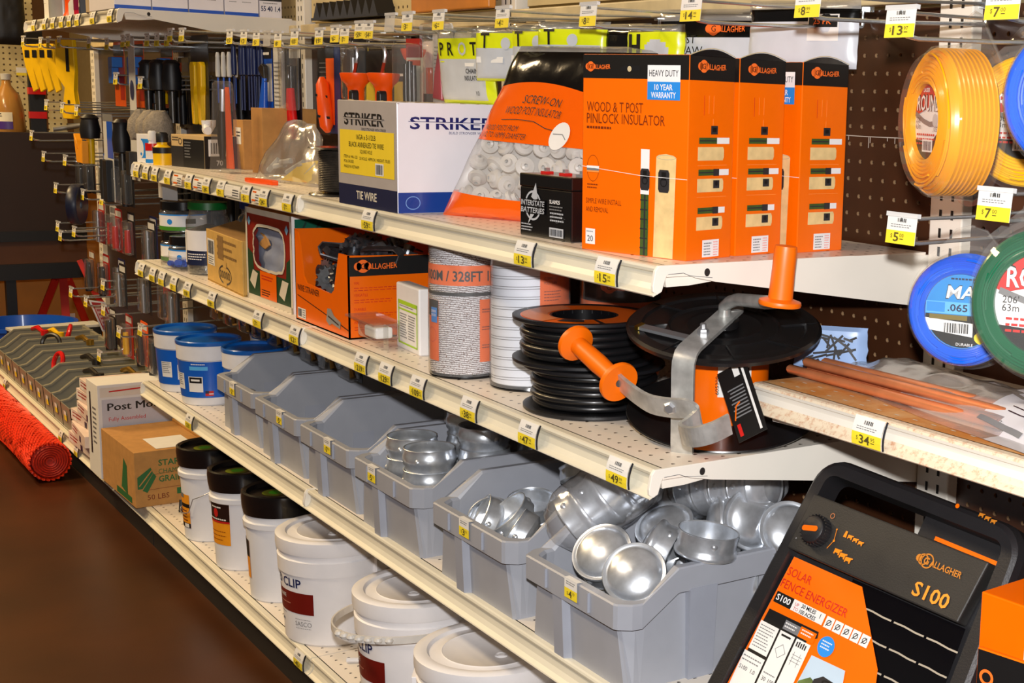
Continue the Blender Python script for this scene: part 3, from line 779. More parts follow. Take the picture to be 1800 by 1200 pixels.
# open display box of wire strainers
t = thing('strainer_box', 'open orange display box heaped with grey wire strainers', 'display box', (-1.330, 0.026, ZB), 0)
w, d, h = 0.277, 0.20, 0.153
f, g = boxframe(w, d)
TH = 0.003
b = MB()
cut = [(0, 0), (w, 0), (w, h), (0.232, h), (0.216, 0.112), (0.205, 0.082), (0.190, 0.073), (0.060, 0.078), (0.046, 0.090), (0.030, 0.150), (0.018, 0.172), (0, 0.178)]
b.prism(cut, f, -TH, 0, ORANGE)
b.prism([(0, 0), (d, 0), (d, h-0.004), (0, h)], g, -TH, 0, ORANGE)
b.prism([(0, 0), (d, 0), (d, 0.176), (0, 0.178)], face((0.003, 0, 0), (0, 1, 0), (0, 0, 1)), -TH, 0, ORANGE); b.prism([(0, 0), (w, 0), (w, 0.150), (0, 0.178)], face((0, d-0.001, 0), (1, 0, 0), (0, 0, 1)), -TH, 0, ORANGE)
b.box(0, w, 0, d, 0, 0.003, ORANGE); b.build('tray', t)
b = MB()
b.text(f, 0.012, 0.060, 'WIRE STRAINER', 0.012, BLACK, width=0.118, w=0.0008)
b.line(f, [(0.012, 0.050), (0.17, 0.030)], 0.0018, BLACK); b.line(f, [(0.235, 0.022), (0.276, 0.016)], 0.0022, BLACK)
b.poly(f, [(0.165, 0.020), (0.180, 0.013), (0.195, 0.018), (0.235, 0.013), (0.238, 0.026), (0.205, 0.034), (0.190, 0.045), (0.172, 0.044)], mat('pewter_print', (150, 148, 146), 0.4), 0.0007)
b.line(f, [(0.175, 0.030), (0.228, 0.020)], 0.003, CHAR, 0.001)
b.rect(f, 0.012, 0.056, 0.006, 0.026, PAPER, 0.0006); b.bars(f, 0.014, 0.009, 0.022, 0.015, BLACK, w=0.001, n=12); b.fine(f, 0.040, 0.024, 0.014, 4, 0.0045, GREYP, w=0.001)
b.build('printed_front', t)
b = MB()
b.rect(g, 0.001, d-0.001, 0.115, h-0.0035, BLACK, 0.0006); logo(b, g, 0.012, 0.133, 0.080, LOGO, BLACK, 0.0018)
for k, z in enumerate((0.100, 0.078, 0.052, 0.028)):
    b.text(g, 0.010, z, ('WIRE', 'VERSATILE', 'DURABLE', 'INSTALLATION')[k], 0.005, REDP, width=(0.01, .026, .022, .036)[k], w=0.001); b.fine(g, 0.010, z-0.006, 0.095, 2, 0.0045, REDP, t=0.0011, w=0.001, seed=k)
b.build('printed_side', t)
PEWT = mat('cast_pewter', (128, 132, 138), 0.36, metal=0.9, vary=0.25, scale=60, bump=0.15, bscale=90)
rnd = random.Random(5)
def strainer(loc, rot, label, group='wire strainers in the display box'):
    q = thing('wire_strainer', label, 'strainer', loc, group=group, rot=rot)
    b = MB(); n = 14; pts = []
    for i in range(n):
        for a, r in ((0, 0.021), (0.28, 0.0275), (0.55, 0.021)):
            pts.append((r*cos((i+a)*2*pi/n), r*sin((i+a)*2*pi/n)))
    b.prism(pts, face((0, 0, 0), (1, 0, 0), (0, 1, 0)), -0.004, 0.004, PEWT); b.build('ratchet_wheel', q)
    b = MB(); b.lathe([(0.003, -0.016), (0.010, -0.016), (0.010, 0.016), (0.003, 0.016)], PEWT, 18); b.build('drum', q)
    b = MB(); b.strap([(0.0, -0.024, -0.014), (0.03, -0.02, -0.016), (0.062, -0.006, -0.012), (0.066, 0, 0), (0.062, -0.006, 0.012), (0.03, -0.02, 0.016), (0.0, -0.024, 0.014)], (0, 1, 0.0), 0.016, 0.003, PEWT); b.build('yoke', q)
    return q
place = [(-1.285, 0.070, 0.098, 1.35, 0.1), (-1.238, 0.060, 0.088, 1.40, 0.9), (-1.195, 0.062, 0.095, 1.25, 2.2), (-1.150, 0.070, 0.125, 0.6, 2.6), (-1.175, 0.085, 0.150, 0.5, 4.0), (-1.110, 0.100, 0.153, 0.3, 0.4),
         (-1.080, 0.150, 0.150, 0.4, 3.3), (-1.255, 0.115, 0.150, 1.1, 5.0), (-1.215, 0.130, 0.158, 0.7, 1.0), (-1.140, 0.150, 0.160, 0.35, 5.6)]
for k, (x, y, z, rx, rz) in enumerate(place):
    strainer((x, y, ZB+z), (rx, 0, rz), 'grey cast metal wire strainer lying in the open orange display box')
for x, y, z in ((-1.27, .11, .035), (-1.2, .12, .045), (-1.12, .10, .05), (-1.26, .15, .08), (-1.19, .15, .09), (-1.10, .16, .085)):
    strainer((x, y, ZB+z), (1.2, 0, x*9), 'grey cast metal wire strainer lying in the open orange display box')

# clear tray with small white parts, hung at the end of the strainer box
t = thing('clear_clamshell', 'small clear clamshell tray with white fittings against the orange strainer box', 'clamshell', (-1.000, 0.020, ZB+0.0))
b = MB(); b.box(0.0, 0.075, 0.0, 0.050, 0.016, 0.046, CLEAR, 0.006); b.prism([(-0.045, 0.046), (0.088, 0.044), (0.088, 0.047), (-0.045, 0.050)], face((0, -0.004, 0), (1, 0, 0), (0, 0, 1)), -0.058, 0, CLEAR)
b.prism([(0.07, 0.0), (0.088, 0.0), (0.088, 0.046), (0.07, 0.046)], face((0, 0.022, 0), (1, 0, 0), (0, 0, 1)), 0, 0.002, CLEAR); b.build('tray', t)
b = MB(); b.box(0.012, 0.066, 0.008, 0.040, 0.018, 0.038, WPL, 0.004); b.build('fitting', t)

# slim white pack with a lime frame
LIME = mat('lime_print', (170, 214, 44), 0.45)
t = thing('white_pack', 'slim white pack with a lime framed label between strainer box and twine spool', 'pack', (-0.955, 0.075, ZB), radians(-4))
b = MB(); b.box(0, 0.115, 0, 0.026, 0, 0.116, WHITE, 0.003); b.build('pack', t)
f = face((0, 0, 0), (1, 0, 0), (0, 0, 1)); b = MB()
for a in ((0.012, 0.108, 0.080, 0.087), (0.012, 0.108, 0.010, 0.013), (0.012, 0.016, 0.010, 0.087), (0.104, 0.108, 0.010, 0.087), (0.012, 0.108, 0.070, 0.073)): b.rect(f, *a, LIME, 0.0006)
b.fine(f, 0.02, 0.078, 0.07, 1, 0.004, GREYP); b.fine(f, 0.02, 0.064, 0.036, 10, 0.0045, GREYP); b.fine(f, 0.062, 0.064, 0.036, 10, 0.0045, GREYP, seed=2)
b.build('printed_front', t)

# white twine spool (fence polywire)
def helix(r0, z0, z1, turns, amp, phase, n=24):
    pts = []
    N = int(turns*n)
    for i in range(N+1):
        a = 2*pi*i/n+phase
        pts.append((r0*cos(a), r0*sin(a), z0+(z1-z0)*i/N+amp*sin(a*0.5+phase)))
    return pts
TWINE, nt, p = new_mat('flecked_white_twine')
tc = nt.nodes.new('ShaderNodeTexCoord'); wv = nt.nodes.new('ShaderNodeTexWave'); wv.bands_direction = 'Z'
mp = nt.nodes.new('ShaderNodeMapping'); nt.links.new(tc.outputs['Object'], mp.inputs[0]); mp.inputs['Rotation'].default_value = (0.20, 0.14, 0)
nt.links.new(mp.outputs[0], wv.inputs[0]); wv.inputs['Scale'].default_value = 95; wv.inputs['Distortion'].default_value = 2.6; wv.inputs['Detail'].default_value = 2; wv.inputs['Detail Scale'].default_value = 2.4
nz = nt.nodes.new('ShaderNodeTexNoise'); nz.inputs['Scale'].default_value = 480
nt.links.new(tc.outputs['Object'], nz.inputs[0])
r1 = nt.nodes.new('ShaderNodeValToRGB'); r1.color_ramp.elements[0].position = 0.05; r1.color_ramp.elements[0].color = [lin(118), lin(104), lin(100), 1]; r1.color_ramp.elements[1].position = 0.42; r1.color_ramp.elements[1].color = [lin(240), lin(238), lin(240), 1]
nt.links.new(wv.outputs['Fac'], r1.inputs[0])
r2 = nt.nodes.new('ShaderNodeValToRGB'); r2.color_ramp.elements[0].position = 0.36; r2.color_ramp.elements[0].color = [lin(150), lin(110), lin(96), 1]; r2.color_ramp.elements[1].position = 0.44; r2.color_ramp.elements[1].color = [1, 1, 1, 1]
nt.links.new(nz.outputs['Fac'], r2.inputs[0])
mxn = nt.nodes.new('ShaderNodeMix'); mxn.data_type = 'RGBA'; mxn.blend_type = 'MULTIPLY'; mxn.inputs[0].default_value = 0.9
nt.links.new(r1.outputs[0], mxn.inputs[6]); nt.links.new(r2.outputs[0], mxn.inputs[7]); nt.links.new(mxn.outputs[2], p.inputs['Base Color'])
bp = nt.nodes.new('ShaderNodeBump'); bp.inputs['Strength'].default_value = 0.8; bp.inputs['Distance'].default_value = 0.0012
nt.links.new(wv.outputs['Fac'], bp.inputs['Height']); nt.links.new(bp.outputs[0], p.inputs['Normal']); p.inputs['Roughness'].default_value = 0.6
WRAP = clear('shrink_wrap', (250, 250, 252), 0.90, rough=0.05, bump=0.7, bscale=28, gloss=0.10)
t = thing('twine_spool', 'tall shrink-wrapped spool of flecked white twine with an orange length band', 'spool', (-0.671, 0.072, ZB))
R_, H_ = 0.0555, 0.209
b = MB(); b.lathe([(0.0, 0.005), (0.050, 0.005)]+[(R_-0.0005*(k % 2), 0.008+k*0.0046) for k in range(43)]+[(0.050, H_-0.004), (0.0, H_-0.004)], TWINE, 48); b.build('twine_winding', t)
b = MB(); b.lathe([(0.0, 0), (0.056, 0), (0.057, 0.002), (0.056, 0.005), (0.0, 0.005)], BLKGL, 48); b.build('bottom_flange', t)
b = MB(); b.lathe([(R_+0.0005, 0.1325), (R_+0.0018, 0.1335), (R_+0.0018, 0.1375), (R_+0.0005, 0.1385)], BLACK, 48); b.build('black_cord', t)
D = drum((0, 0, 0), R_, R_, H_, radians(-100))
arcw = R_*radians(1)
b = MB(); b.rect(D, R_*radians(-35), R_*radians(135), 0.149, 0.181, ORANGE, 0.0012, 40)
b.text(D, R_*radians(-1), 0.1565, '100M / 328FT 10', 0.0155, BLACK, width=R_*radians(128), w=0.0018, bold=True); b.build('length_band', t)
b = MB(); b.rect(D, R_*radians(-6), R_*radians(28), 0.027, 0.124, ORANGE, 0.0010, 8); b.rect(D, R_*radians(-6), R_*radians(28), 0.098, 0.124, BLACK, 0.0014, 8)
b.rect(D, R_*radians(8), R_*radians(25), 0.088, 0.112, BLUEP, 0.0018, 6)
for k, s in enumerate(('SUPERIOR', 'SHOCK')): b.text(D, R_*radians(9), 0.104-k*0.006, s, 0.004, WHITE, width=R_*radians(14), bold=True, w=0.0022)
b.ring(D, R_*radians(10), 0.068, 0.012, REDP, 0.0014, 0.0006); b.build('front_label', t)
b = MB(); b.rect(D, R_*radians(98), R_*radians(132), 0.027, 0.127, ORANGE, 0.0010, 8)
for z in (0.112, 0.084, 0.055): b.fine(D, R_*radians(102), z, R_*radians(26), 2, 0.004, BROWNP, w=0.0014)
b.build('side_label', t)
b = MB(); b.lathe([(0.040, H_+0.001), (R_+0.0015, H_-0.001), (R_+0.0032, 0.10), (R_+0.0026, 0.004), (0.04, 0.002)], WRAP, 40); b.build('shrink_wrap', t)

# white tape spool
TAPE, nt, p = new_mat('ribbed_white_tape')
tc = nt.nodes.new('ShaderNodeTexCoord'); sp = nt.nodes.new('ShaderNodeSeparateXYZ'); nt.links.new(tc.outputs['Object'], sp.inputs[0])
def nmath(nt, op, a, b_=None):
    n = nt.nodes.new('ShaderNodeMath'); n.operation = op
    for k, x in enumerate((a, b_)):
        if x is None: continue
        if isinstance(x, (int, float)): n.inputs[k].default_value = x
        else: nt.links.new(x, n.inputs[k])
    return n.outputs[0]
ang = nmath(nt, 'ARCTAN2', sp.outputs[1], sp.outputs[0])
zz = nmath(nt, 'ADD', sp.outputs[2], nmath(nt, 'MULTIPLY', ang, -0.0025))
fr = nmath(nt, 'FRACT', nmath(nt, 'DIVIDE', zz, 0.0155))
l1 = nmath(nt, 'LESS_THAN', nmath(nt, 'ABSOLUTE', nmath(nt, 'SUBTRACT', fr, 0.28)), 0.035)
l2 = nmath(nt, 'LESS_THAN', nmath(nt, 'ABSOLUTE', nmath(nt, 'SUBTRACT', fr, 0.52)), 0.035)
ln = nmath(nt, 'MAXIMUM', l1, l2)
das = nmath(nt, 'GREATER_THAN', nmath(nt, 'FRACT', nmath(nt, 'MULTIPLY', ang, 26)), 0.25)
ln = nmath(nt, 'MULTIPLY', ln, das)
mxn = nt.nodes.new('ShaderNodeMix'); mxn.data_type = 'RGBA'; nt.links.new(ln, mxn.inputs[0]); mxn.inputs[6].default_value = [lin(232), lin(236), lin(244), 1]; mxn.inputs[7].default_value = [lin(60), lin(58), lin(60), 1]
nt.links.new(mxn.outputs[2], p.inputs['Base Color']); p.inputs['Roughness'].default_value = 0.55
bp = nt.nodes.new('ShaderNodeBump'); bp.inputs['Strength'].default_value = 0.6; bp.inputs['Distance'].default_value = 0.001
nt.links.new(nmath(nt, 'PINGPONG', fr, 0.5), bp.inputs['Height']); nt.links.new(bp.outputs[0], p.inputs['Normal'])
t = thing('tape_spool', 'tall spool of white ribbed fence tape with an orange side label', 'spool', (-0.538, 0.118, ZB))
R_, H_ = 0.0595, 0.215
b = MB(); b.lathe([(0.0, 0.006), (0.055, 0.006), (R_, 0.009), (R_, H_-0.003), (0.0, H_-0.002)], TAPE, 56); b.build('tape_winding', t)
b = MB(); b.lathe([(0.0, 0), (0.061, 0), (0.062, 0.002), (0.061, 0.006), (0.0, 0.006)], BLKGL, 48); b.build('bottom_flange', t)
D = drum((0, 0, 0), R_, R_, H_, radians(-100))
b = MB(); b.rect(D, R_*radians(86), R_*radians(150), 0.045, 0.188, ORANGE, 0.0010, 14)
b.text(D, R_*radians(92), 0.172, '12.5MM / 1/2"', 0.0045, BROWNP, width=0.024, w=0.0014); b.text(D, R_*radians(92), 0.165, 'POLY TAPE', 0.0045, BROWNP, width=0.022, w=0.0014)
for z in (0.155, 0.118): b.fine(D, R_*radians(92), z, R_*radians(30), 4, 0.0045, BROWNP, t=0.0013, w=0.0014)
b.build('side_label', t)
b = MB(); b.lathe([(0.045, H_+0.001), (R_+0.0015, H_-0.001), (R_+0.003, 0.10), (R_+0.0026, 0.004), (0.045, 0.002)], WRAP, 40); b.build('shrink_wrap', t)

# label-banded spool behind the cable reels
t = thing('tape_spool', 'spool with a black and orange wrap label standing behind the cable reels', 'spool', (-0.515, 0.268, ZB))
R_, H_ = 0.062, 0.215
b = MB(); b.lathe([(0.0, 0.006), (R_, 0.006), (R_, H_), (0.0, H_)], TAPE, 48); b.build('tape_winding', t)
D = drum((0, 0, 0), R_+0.001, R_+0.001, H_, radians(-105))
b = MB(); b.rect(D, R_*radians(-40), R_*radians(190), 0.010, 0.135, ORANGE, 0.0008, 40); b.rect(D, R_*radians(-40), R_*radians(190), 0.132, 0.180, BLACK, 0.0012, 40)
logo(b, D, R_*radians(46), 0.156, 0.066, LOGO, BLACK, 0.0016)
b.text(D, R_*radians(46), 0.121, '12.5MM / 1/2"', 0.0062, BROWNP, width=0.030, w=0.0016); b.text(D, R_*radians(46), 0.106, 'POLY TAPE', 0.0095, BLACK, width=0.060, bold=True, w=0.0016)
b.build('wrap_label', t)
b = MB(); b.lathe([(0.045, H_+0.001), (R_+0.003, H_-0.001), (R_+0.004, 0.10), (R_+0.003, 0.004), (0.045, 0.002)], WRAP, 40); b.build('shrink_wrap', t)

# two stacked reels of black cable
CABLE = mat('black_cable', (20, 20, 22), 0.34, coat=0.2)
def cable_reel(loc, label, topped):
    t = thing('cable_reel', label, 'reel', loc)
    H = 0.068; R0 = 0.101
    b = MB(); prof = [(0.05, 0.008)]
    for k in range(5):
        for q in range(7):
            a = -pi/2+pi*q/6
            prof.append((0.083+0.0045*(1 if k % 2 else 0.2)+0.0052*cos(a), 0.0135+0.0105*k+0.0052*sin(a)))
    b.lathe(prof+[(0.05, H-0.008)], CABLE, 56); b.build('cable_winding', t)
    for k, z in enumerate((0.0, H-0.007)):
        b = MB(); b.lathe([(0.047, z), (R0, z), (R0+0.002, z+0.002), (R0+0.002, z+0.006), (R0-0.003, z+0.007), (0.090, z+0.0048), (0.047, z+0.0048), (0.047, z)], CHALK, 60); b.build('flange', t)
    b = MB(); b.lathe([(0.047, 0.004), (0.047, H-0.002)], BLKGL, 40); b.build('core_tube', t)
    if topped:
        b = MB(); b.lathe([(0.050, H-0.0018), (0.093, H-0.0018)], ORANGE, 60, a0=radians(-10), a1=radians(345))
        b.lathe([(0.052, H-0.0012), (0.090, H-0.0012)], mat('faded_orange_print', (214, 130, 80), 0.4), 30, a0=radians(170), a1=radians(290))
        b.lathe([(0.056, H-0.0010), (0.076, H-0.0010)], CHAR, 14, a0=radians(-60), a1=radians(-30))
        b.build('flange_label', t)
    return t
cable_reel((-0.352, 0.124, ZB), 'lower reel of thick black cable standing on the middle shelf', False)
cable_reel((-0.366, 0.114, ZB+0.0685), 'upper reel of thick black cable with an orange label on its flange', True)

# big fence reel with galvanised carry bracket, crank and two orange grips
RBL = mat('reel_black_plastic', (22, 21, 22), 0.30, coat=0.3, vary=0.12)
ax = Vector((0.168, -0.123, 0.978)).normalized()
RQ = Vector((0, 0, 1)).rotation_difference(ax)
RC = Vector((-0.128, 0.194, ZB+0.0285))
RI = RQ.to_matrix().to_4x4(); RI.translation = RC; RIV = RI.inverted()
def rl(*p): return RIV @ Vector(p)
t = thing('fence_reel', 'large black fence reel with galvanised strap, crank and two orange grips', 'reel', RC, rot=RQ.to_euler())
RD = 0.130; HT = 0.122
b = MB(); b.lathe([(0.0, 0.006), (0.060, 0.006), (0.085, 0.0055), (RD-0.006, 0.0015), (RD, 0.002), (RD+0.001, 0.0), (RD-0.003, -0.004), (RD-0.02, -0.003), (0.05, 0.0), (0.0, 0.0)], RBL, 72); b.build('lower_disc', t)
b = MB(); b.lathe([(0.0, HT), (0.04, HT+0.002), (0.05, HT+0.004), (0.053, HT+0.002), (0.072, HT+0.002), (0.075, HT+0.005), (0.080, HT+0.002), (0.108, HT+0.002), (0.111, HT+0.005), (0.116, HT+0.004), (RD-0.003, HT+0.005), (RD+0.001, HT+0.002), (RD, HT-0.003), (RD-0.004, HT-0.004), (0.06, HT-0.002), (0.0, HT-0.002)], RBL, 72)
for k in range(8):
    a = 2*pi*k/8+0.2; b.strap([(0.076*cos(a), 0.076*sin(a), HT+0.003), (0.127*cos(a+0.08), 0.127*sin(a+0.08), HT+0.0035)], (-sin(a), cos(a), 0), 0.0022, 0.004, RBL)
b.build('upper_disc', t)
b = MB(); b.lathe([(0.0, HT+0.003), (0.020, HT+0.003), (0.020, HT+0.012), (0.012, HT+0.015), (0.0, HT+0.015)], RBL, 24); b.build('hub', t)
b = MB(); b.lathe([(0.062, 0.006), (0.062, HT-0.003)], ORANGE, 48); D = drum((0, 0, 0), 0.0625, 0.0625, HT, radians(-75))
b.rect(D, 0.036, 0.082, 0.048, 0.096, PAPER, 0.0006, 8); b.bars(D, 0.045, 0.054, 0.034, 0.034, BLACK, w=0.0010, n=18)
b.text(face(D(0.038, 0.052, 0.0012), D(0.038, 0.06)-D(0.038, 0.05), D(0.03, 0.05)-D(0.04, 0.05)), 0, 0, '605300', 0.005, BLACK, width=0.026)
b.build('wrapped_core', t)
sa = radians(-57)
rad = Vector((cos(sa), sin(sa), 0)); tan = Vector((-sin(sa), cos(sa), 0))
path = [rad*-0.030+Vector((0, 0, HT+0.016)), rad*0.118+Vector((0, 0, HT+0.014)), rad*0.130+Vector((0, 0, HT+0.011)), rad*0.138+Vector((0, 0, HT+0.001)), rad*0.1395+Vector((0, 0, HT-0.012)), rad*0.1395+Vector((0, 0, 0.012)), rad*0.1385+Vector((0, 0, -0.001)), rad*0.133+Vector((0, 0, -0.0075)), rad*0.09+Vector((0, 0, -0.0085)), rad*0.0+Vector((0, 0, -0.0085))]
b = MB(); b.strap(path, tan, 0.030, 0.005, GALVD); b.lathe([(0.0, -0.0025), (0.015, -0.0025), (0.015, 0.0025), (0, 0.0025)], GALVD, 20, Matrix.Translation(rad*-0.030+Vector((0, 0, HT+0.016)))); b.build('carry_strap', t)
b = MB(); b.lathe([(0, -0.002), (0.008, -0.002), (0.008, 0.003), (0.0065, 0.006), (0.004, 0.007), (0.004, 0.013), (0.0, 0.014)], STEEL, 6, Matrix.Translation(rad*0.075+Vector((0, 0, HT+0.019)))); b.build('nut', bpy.data.objects['carry_strap'])
b = MB(); e0 = rl(-0.085, 0.055, 0.945); q0 = rad*0.080+Vector((0, 0, HT+0.009))
lt = (rl(-0.255, 0.035, 0.928)-q0); lt.z = 0; lt = lt.normalized()
b.strap([q0, q0+lt*0.098+Vector((0, 0, -0.002))], lt.cross(Vector((0, 0, 1))), 0.014, 0.004, STEEL); b.box(-0.008, 0.008, -0.003, 0.003, -0.014, 0.001, mat('brass_plated', (190, 160, 60), 0.3, metal=1.0), mx=Matrix.Translation(q0+lt*0.098) @ Matrix.Rotation(math.atan2(lt.y, lt.x)+pi/2, 4, 'Z')); b.build('brake_lever', t)
hb_ = Vector((0, 0, HT+0.015)); tip = rl(0.048, 0.150, 0.969)
top = hb_+Vector((0, 0, 0.024)); mid = top.lerp(tip, 0.75)
b = MB(); b.tube([hb_, hb_+Vector((0, 0, 0.016)), top+(tip-top)*0.10+Vector((0, 0, -0.002)), top.lerp(tip, 0.25)+Vector((0, 0, 0.002)), mid, tip], [0.009, 0.0085, 0.0085, 0.0085, 0.009, 0.0075], GALVD, 14); b.build('crank_arm', t)
OGR = mat('orange_rubber_grip', (255, 112, 0), 0.42, vary=0.03)
tipw = RI @ tip
def grip(base, axis, L, name, pr_):
    b = MB(); r = Vector((0, 0, 1)).rotation_difference(axis).to_matrix().to_4x4(); r.translation = base
    b.lathe([(0.006, -0.003), (0.026, -0.003), (0.027, 0.0), (0.026, 0.003), (0.0155, 0.006), (0.0145, L*0.6), (0.0145, L-0.006), (0.0135, L), (0.0, L+0.001)] if name == 'crank_grip' else
            [(0.006, -0.003), (0.027, -0.003), (0.028, 0.0), (0.027, 0.004), (0.014, 0.007), (0.0125, 0.03), (0.0135, 0.05), (0.0125, L-0.010), (0.025, L-0.005), (0.026, L-0.001), (0.025, L+0.002), (0.0, L+0.002)], OGR, 32, r)
    return b.build(name, pr_)
gax = (RIV.to_3x3() @ Vector((0.06, 0.05, 0.99))).normalized()
CRANK = t.children[-1] if False else bpy.data.objects['crank_arm']
grip(tip, gax, 0.071, 'crank_grip', CRANK)
# side lever bar with its grip, bolted to the strap
P = [rl(-0.150, 0.036, 0.852), rl(-0.112, 0.034, 0.842), rl(-0.070, 0.038, 0.832), rl(-0.030, 0.046, 0.833), rl(-0.006, 0.052, 0.836), rl(0.006, 0.062, 0.828), rl(0.004, 0.050, 0.816), rl(0.016, 0.030, 0.812), rl(0.046, 0.026, 0.814), rl(0.066, 0.040, 0.822), rl(0.074, 0.060, 0.832)]
def smooth(P, k=5):
    Q = [P[0]]+P+[P[-1]]; out = []
    for i in range(1, len(Q)-2):
        for j in range(k):
            s = j/k; a, b_, c, d = Q[i-1], Q[i], Q[i+1], Q[i+2]
            out.append(0.5*((2*b_)+(c-a)*s+(2*a-5*b_+4*c-d)*s*s+(3*b_-a-3*c+d)*s**3))
    return out+[P[-1]]
b = MB(); b.strap(smooth(P), RIV.to_3x3() @ Vector((0.15, -0.35, 1)), 0.027, 0.005, GALVD); b.build('side_lever', t)
b = MB(); b.lathe([(0.0, -0.006), (0.009, -0.006), (0.009, 0.004), (0.006, 0.007), (0.0, 0.007)], STEEL, 6, Matrix.Translation(rl(-0.030, 0.044, 0.834)) @ (Vector((0, 0, 1)).rotation_difference(rad)).to_matrix().to_4x4()); b.build('bolt', bpy.data.objects['side_lever'])
gb = rl(-0.138, 0.034, 0.848); ge = rl(-0.245, 0.030, 0.884)
grip(gb, (ge-gb).normalized(), (ge-gb).length, 'lever_grip', bpy.data.objects['side_lever'])
# hanging black card on the reel
b = MB(); cf = face(rl(0.007, 0.125, 0.786), (RIV.to_3x3() @ Vector((0.80, 0.25, 0.50))), (RIV.to_3x3() @ Vector((-0.54, 0.0, 0.83))))
b.prism([(0, 0), (0.050, 0), (0.050, 0.095), (0, 0.095)], cf, 0, 0.0012, BLACK)
b.rect(cf, 0.040, 0.044, 0.004, 0.09, PAPER, 0.0016); b.rect(cf, 0.006, 0.012, 0.006, 0.022, REDP, 0.0016)
for k in range(9): b.rect(cf, 0.008+0.003*(k % 2), 0.036, 0.030+k*0.0045, 0.0318+k*0.0045, GREYP, 0.0016)
b.rect(cf, 0.026, 0.036, 0.080, 0.094, PAPER, 0.0016); b.line(cf, [(0.006, 0.028), (0.014, 0.045), (0.022, 0.048)], 0.002, ORANGE, 0.0017)
b.build('hang_card', t)

# ---- far half of the middle shelf
DRED = mat('dark_red_carton', (138, 26, 12), 0.45, vary=0.25, scale=14); DGRN = mat('dark_green_carton', (16, 66, 38), 0.45, vary=0.2, scale=30)
t = thing('picture_carton', 'framed red and green carton with a torn open front showing grey castings', 'carton', (-1.660, 0.036, ZB), radians(1))
w, d, h = 0.272, 0.16, 0.196
f, g = boxframe(w, d)
b = MB()
hole = [(0.045, 0.080), (0.050, 0.150), (0.062, 0.163), (0.200, 0.160), (0.226, 0.150), (0.232, 0.100), (0.222, 0.086), (0.180, 0.078), (0.120, 0.070), (0.070, 0.074)]
# front wall with the opening: four pieces around the hole, one sheet
out = [(0, 0), (0, h/2), (0, h), (w/2, h), (w, h), (w, h/2), (w, 0), (w/2, 0)]
ring_o = []
n = 40
def on_rect(k):
    s = (k/n)*4; i = int(s) % 4; q = s-int(s)
    c = [(0, 0), (0, h), (w, h), (w, 0)]; a_, b_ = c[i], c[(i+1) % 4]
    return (a_[0]+(b_[0]-a_[0])*q, a_[1]+(b_[1]-a_[1])*q)
def on_hole(k):
    o = on_rect(k); cx, cy = 0.140, 0.118
    dx, dy = (o[0]-cx)/(w/2), (o[1]-cy)/(h/2)
    m_ = (abs(dx)**4+abs(dy)**4)**0.25
    wob = 1+0.06*noise.noise(Vector((k*0.7, 1, 2)))
    return (cx+0.092*dx/m_*wob, cy+0.046*dy/m_*wob)
vs = []; fs = []
for k in range(n): vs += [f(*on_rect(k), 0), f(*on_hole(k), 0)]
b.add(vs, [(2*k, 2*k+1, (2*k+3) % (2*n), (2*k+2) % (2*n)) for k in range(n)], DRED)
b.add([(0, 0, 0), (0, d, 0), (0, d, h), (0, 0, h)], [(0, 1, 2, 3)], DRED); b.add([(w, 0, 0), (w, d, 0), (w, d, h), (w, 0, h)], [(0, 1, 2, 3)], PAPER)
b.add([(0, d, 0), (w, d, 0), (w, d, h), (0, d, h)], [(0, 1, 2, 3)], CARD); b.add([(0, 0, h), (w, 0, h), (w, d, h), (0, d, h)], [(0, 1, 2, 3)], CARD)
b.add([(0, 0, 0), (w, 0, 0), (w, d, 0), (0, d, 0)], [(0, 1, 2, 3)], CARD); b.build('carton', t)
b = MB(); bord = mat('pale_border_print', (214, 204, 184), 0.5)
for a in ((0, w, 0, 0.012), (0, w, h-0.012, h), (0, 0.010, 0, h), (w-0.010, w, 0, h)): b.rect(f, *a, bord, 0.0006)
b.rect(f, 0.010, w-0.010, 0.012, 0.066, DGRN, 0.0005); b.poly(f, [(0.010, 0.066), (0.046, 0.066), (0.040, 0.100), (0.010, 0.110)], DGRN, 0.0005); b.poly(f, [(0.262, 0.066), (0.236, 0.066), (0.240, 0.100), (0.262, 0.110)], DGRN, 0.0005)
b.line(f, [on_hole(k % n) for k in range(n+1)], 0.006, bord, 0.0012)
b.rect(f, 0.085, 0.182, 0.012, 0.068, ORANGE, 0.0014); b.fine(f, 0.095, 0.06, 0.07, 2, 0.006, REDP, w=0.0018); b.fine(f, 0.095, 0.03, 0.05, 3, 0.005, BLACK, w=0.0018)
LB = mat('light_blue_print', (130, 186, 220), 0.5)
for u, v in ((0.024, 0.168), (0.246, 0.166)): b.poly(f, [(u-0.010, v), (u, v-0.010), (u+0.010, v), (u, v+0.010)], LB, 0.0012)
b.poly(f, [(0.020, 0.040), (0.050, 0.025), (0.070, 0.060), (0.040, 0.066)], bord, 0.0009); b.poly(f, [(0.195, 0.030), (0.225, 0.020), (0.250, 0.060), (0.215, 0.062)], bord, 0.0009)
b.build('printed_front', t)
b = MB(); N_ = 10; vs = [(0.03+0.21*i/N_, 0.016+0.012*noise.noise(Vector((i*.5, j*.5, 3))), 0.062+0.105*j/N_) for j in range(N_+1) for i in range(N_+1)]
b.add(vs, [(j*(N_+1)+i, j*(N_+1)+i+1, (j+1)*(N_+1)+i+1, (j+1)*(N_+1)+i) for j in range(N_) for i in range(N_)], mat('grey_liner', (150, 158, 180), 0.4), True); b.build('liner_sheet', t)
for k, (x, y, z) in enumerate(((0.19, 0.075, 0.075), (0.215, 0.085, 0.092), (0.15, 0.07, 0.062))):
    strainer((-1.652+x, 0.036+y, ZB+z), (1.2, 0, k), 'grey casting inside the torn framed carton', 'castings in the torn carton')
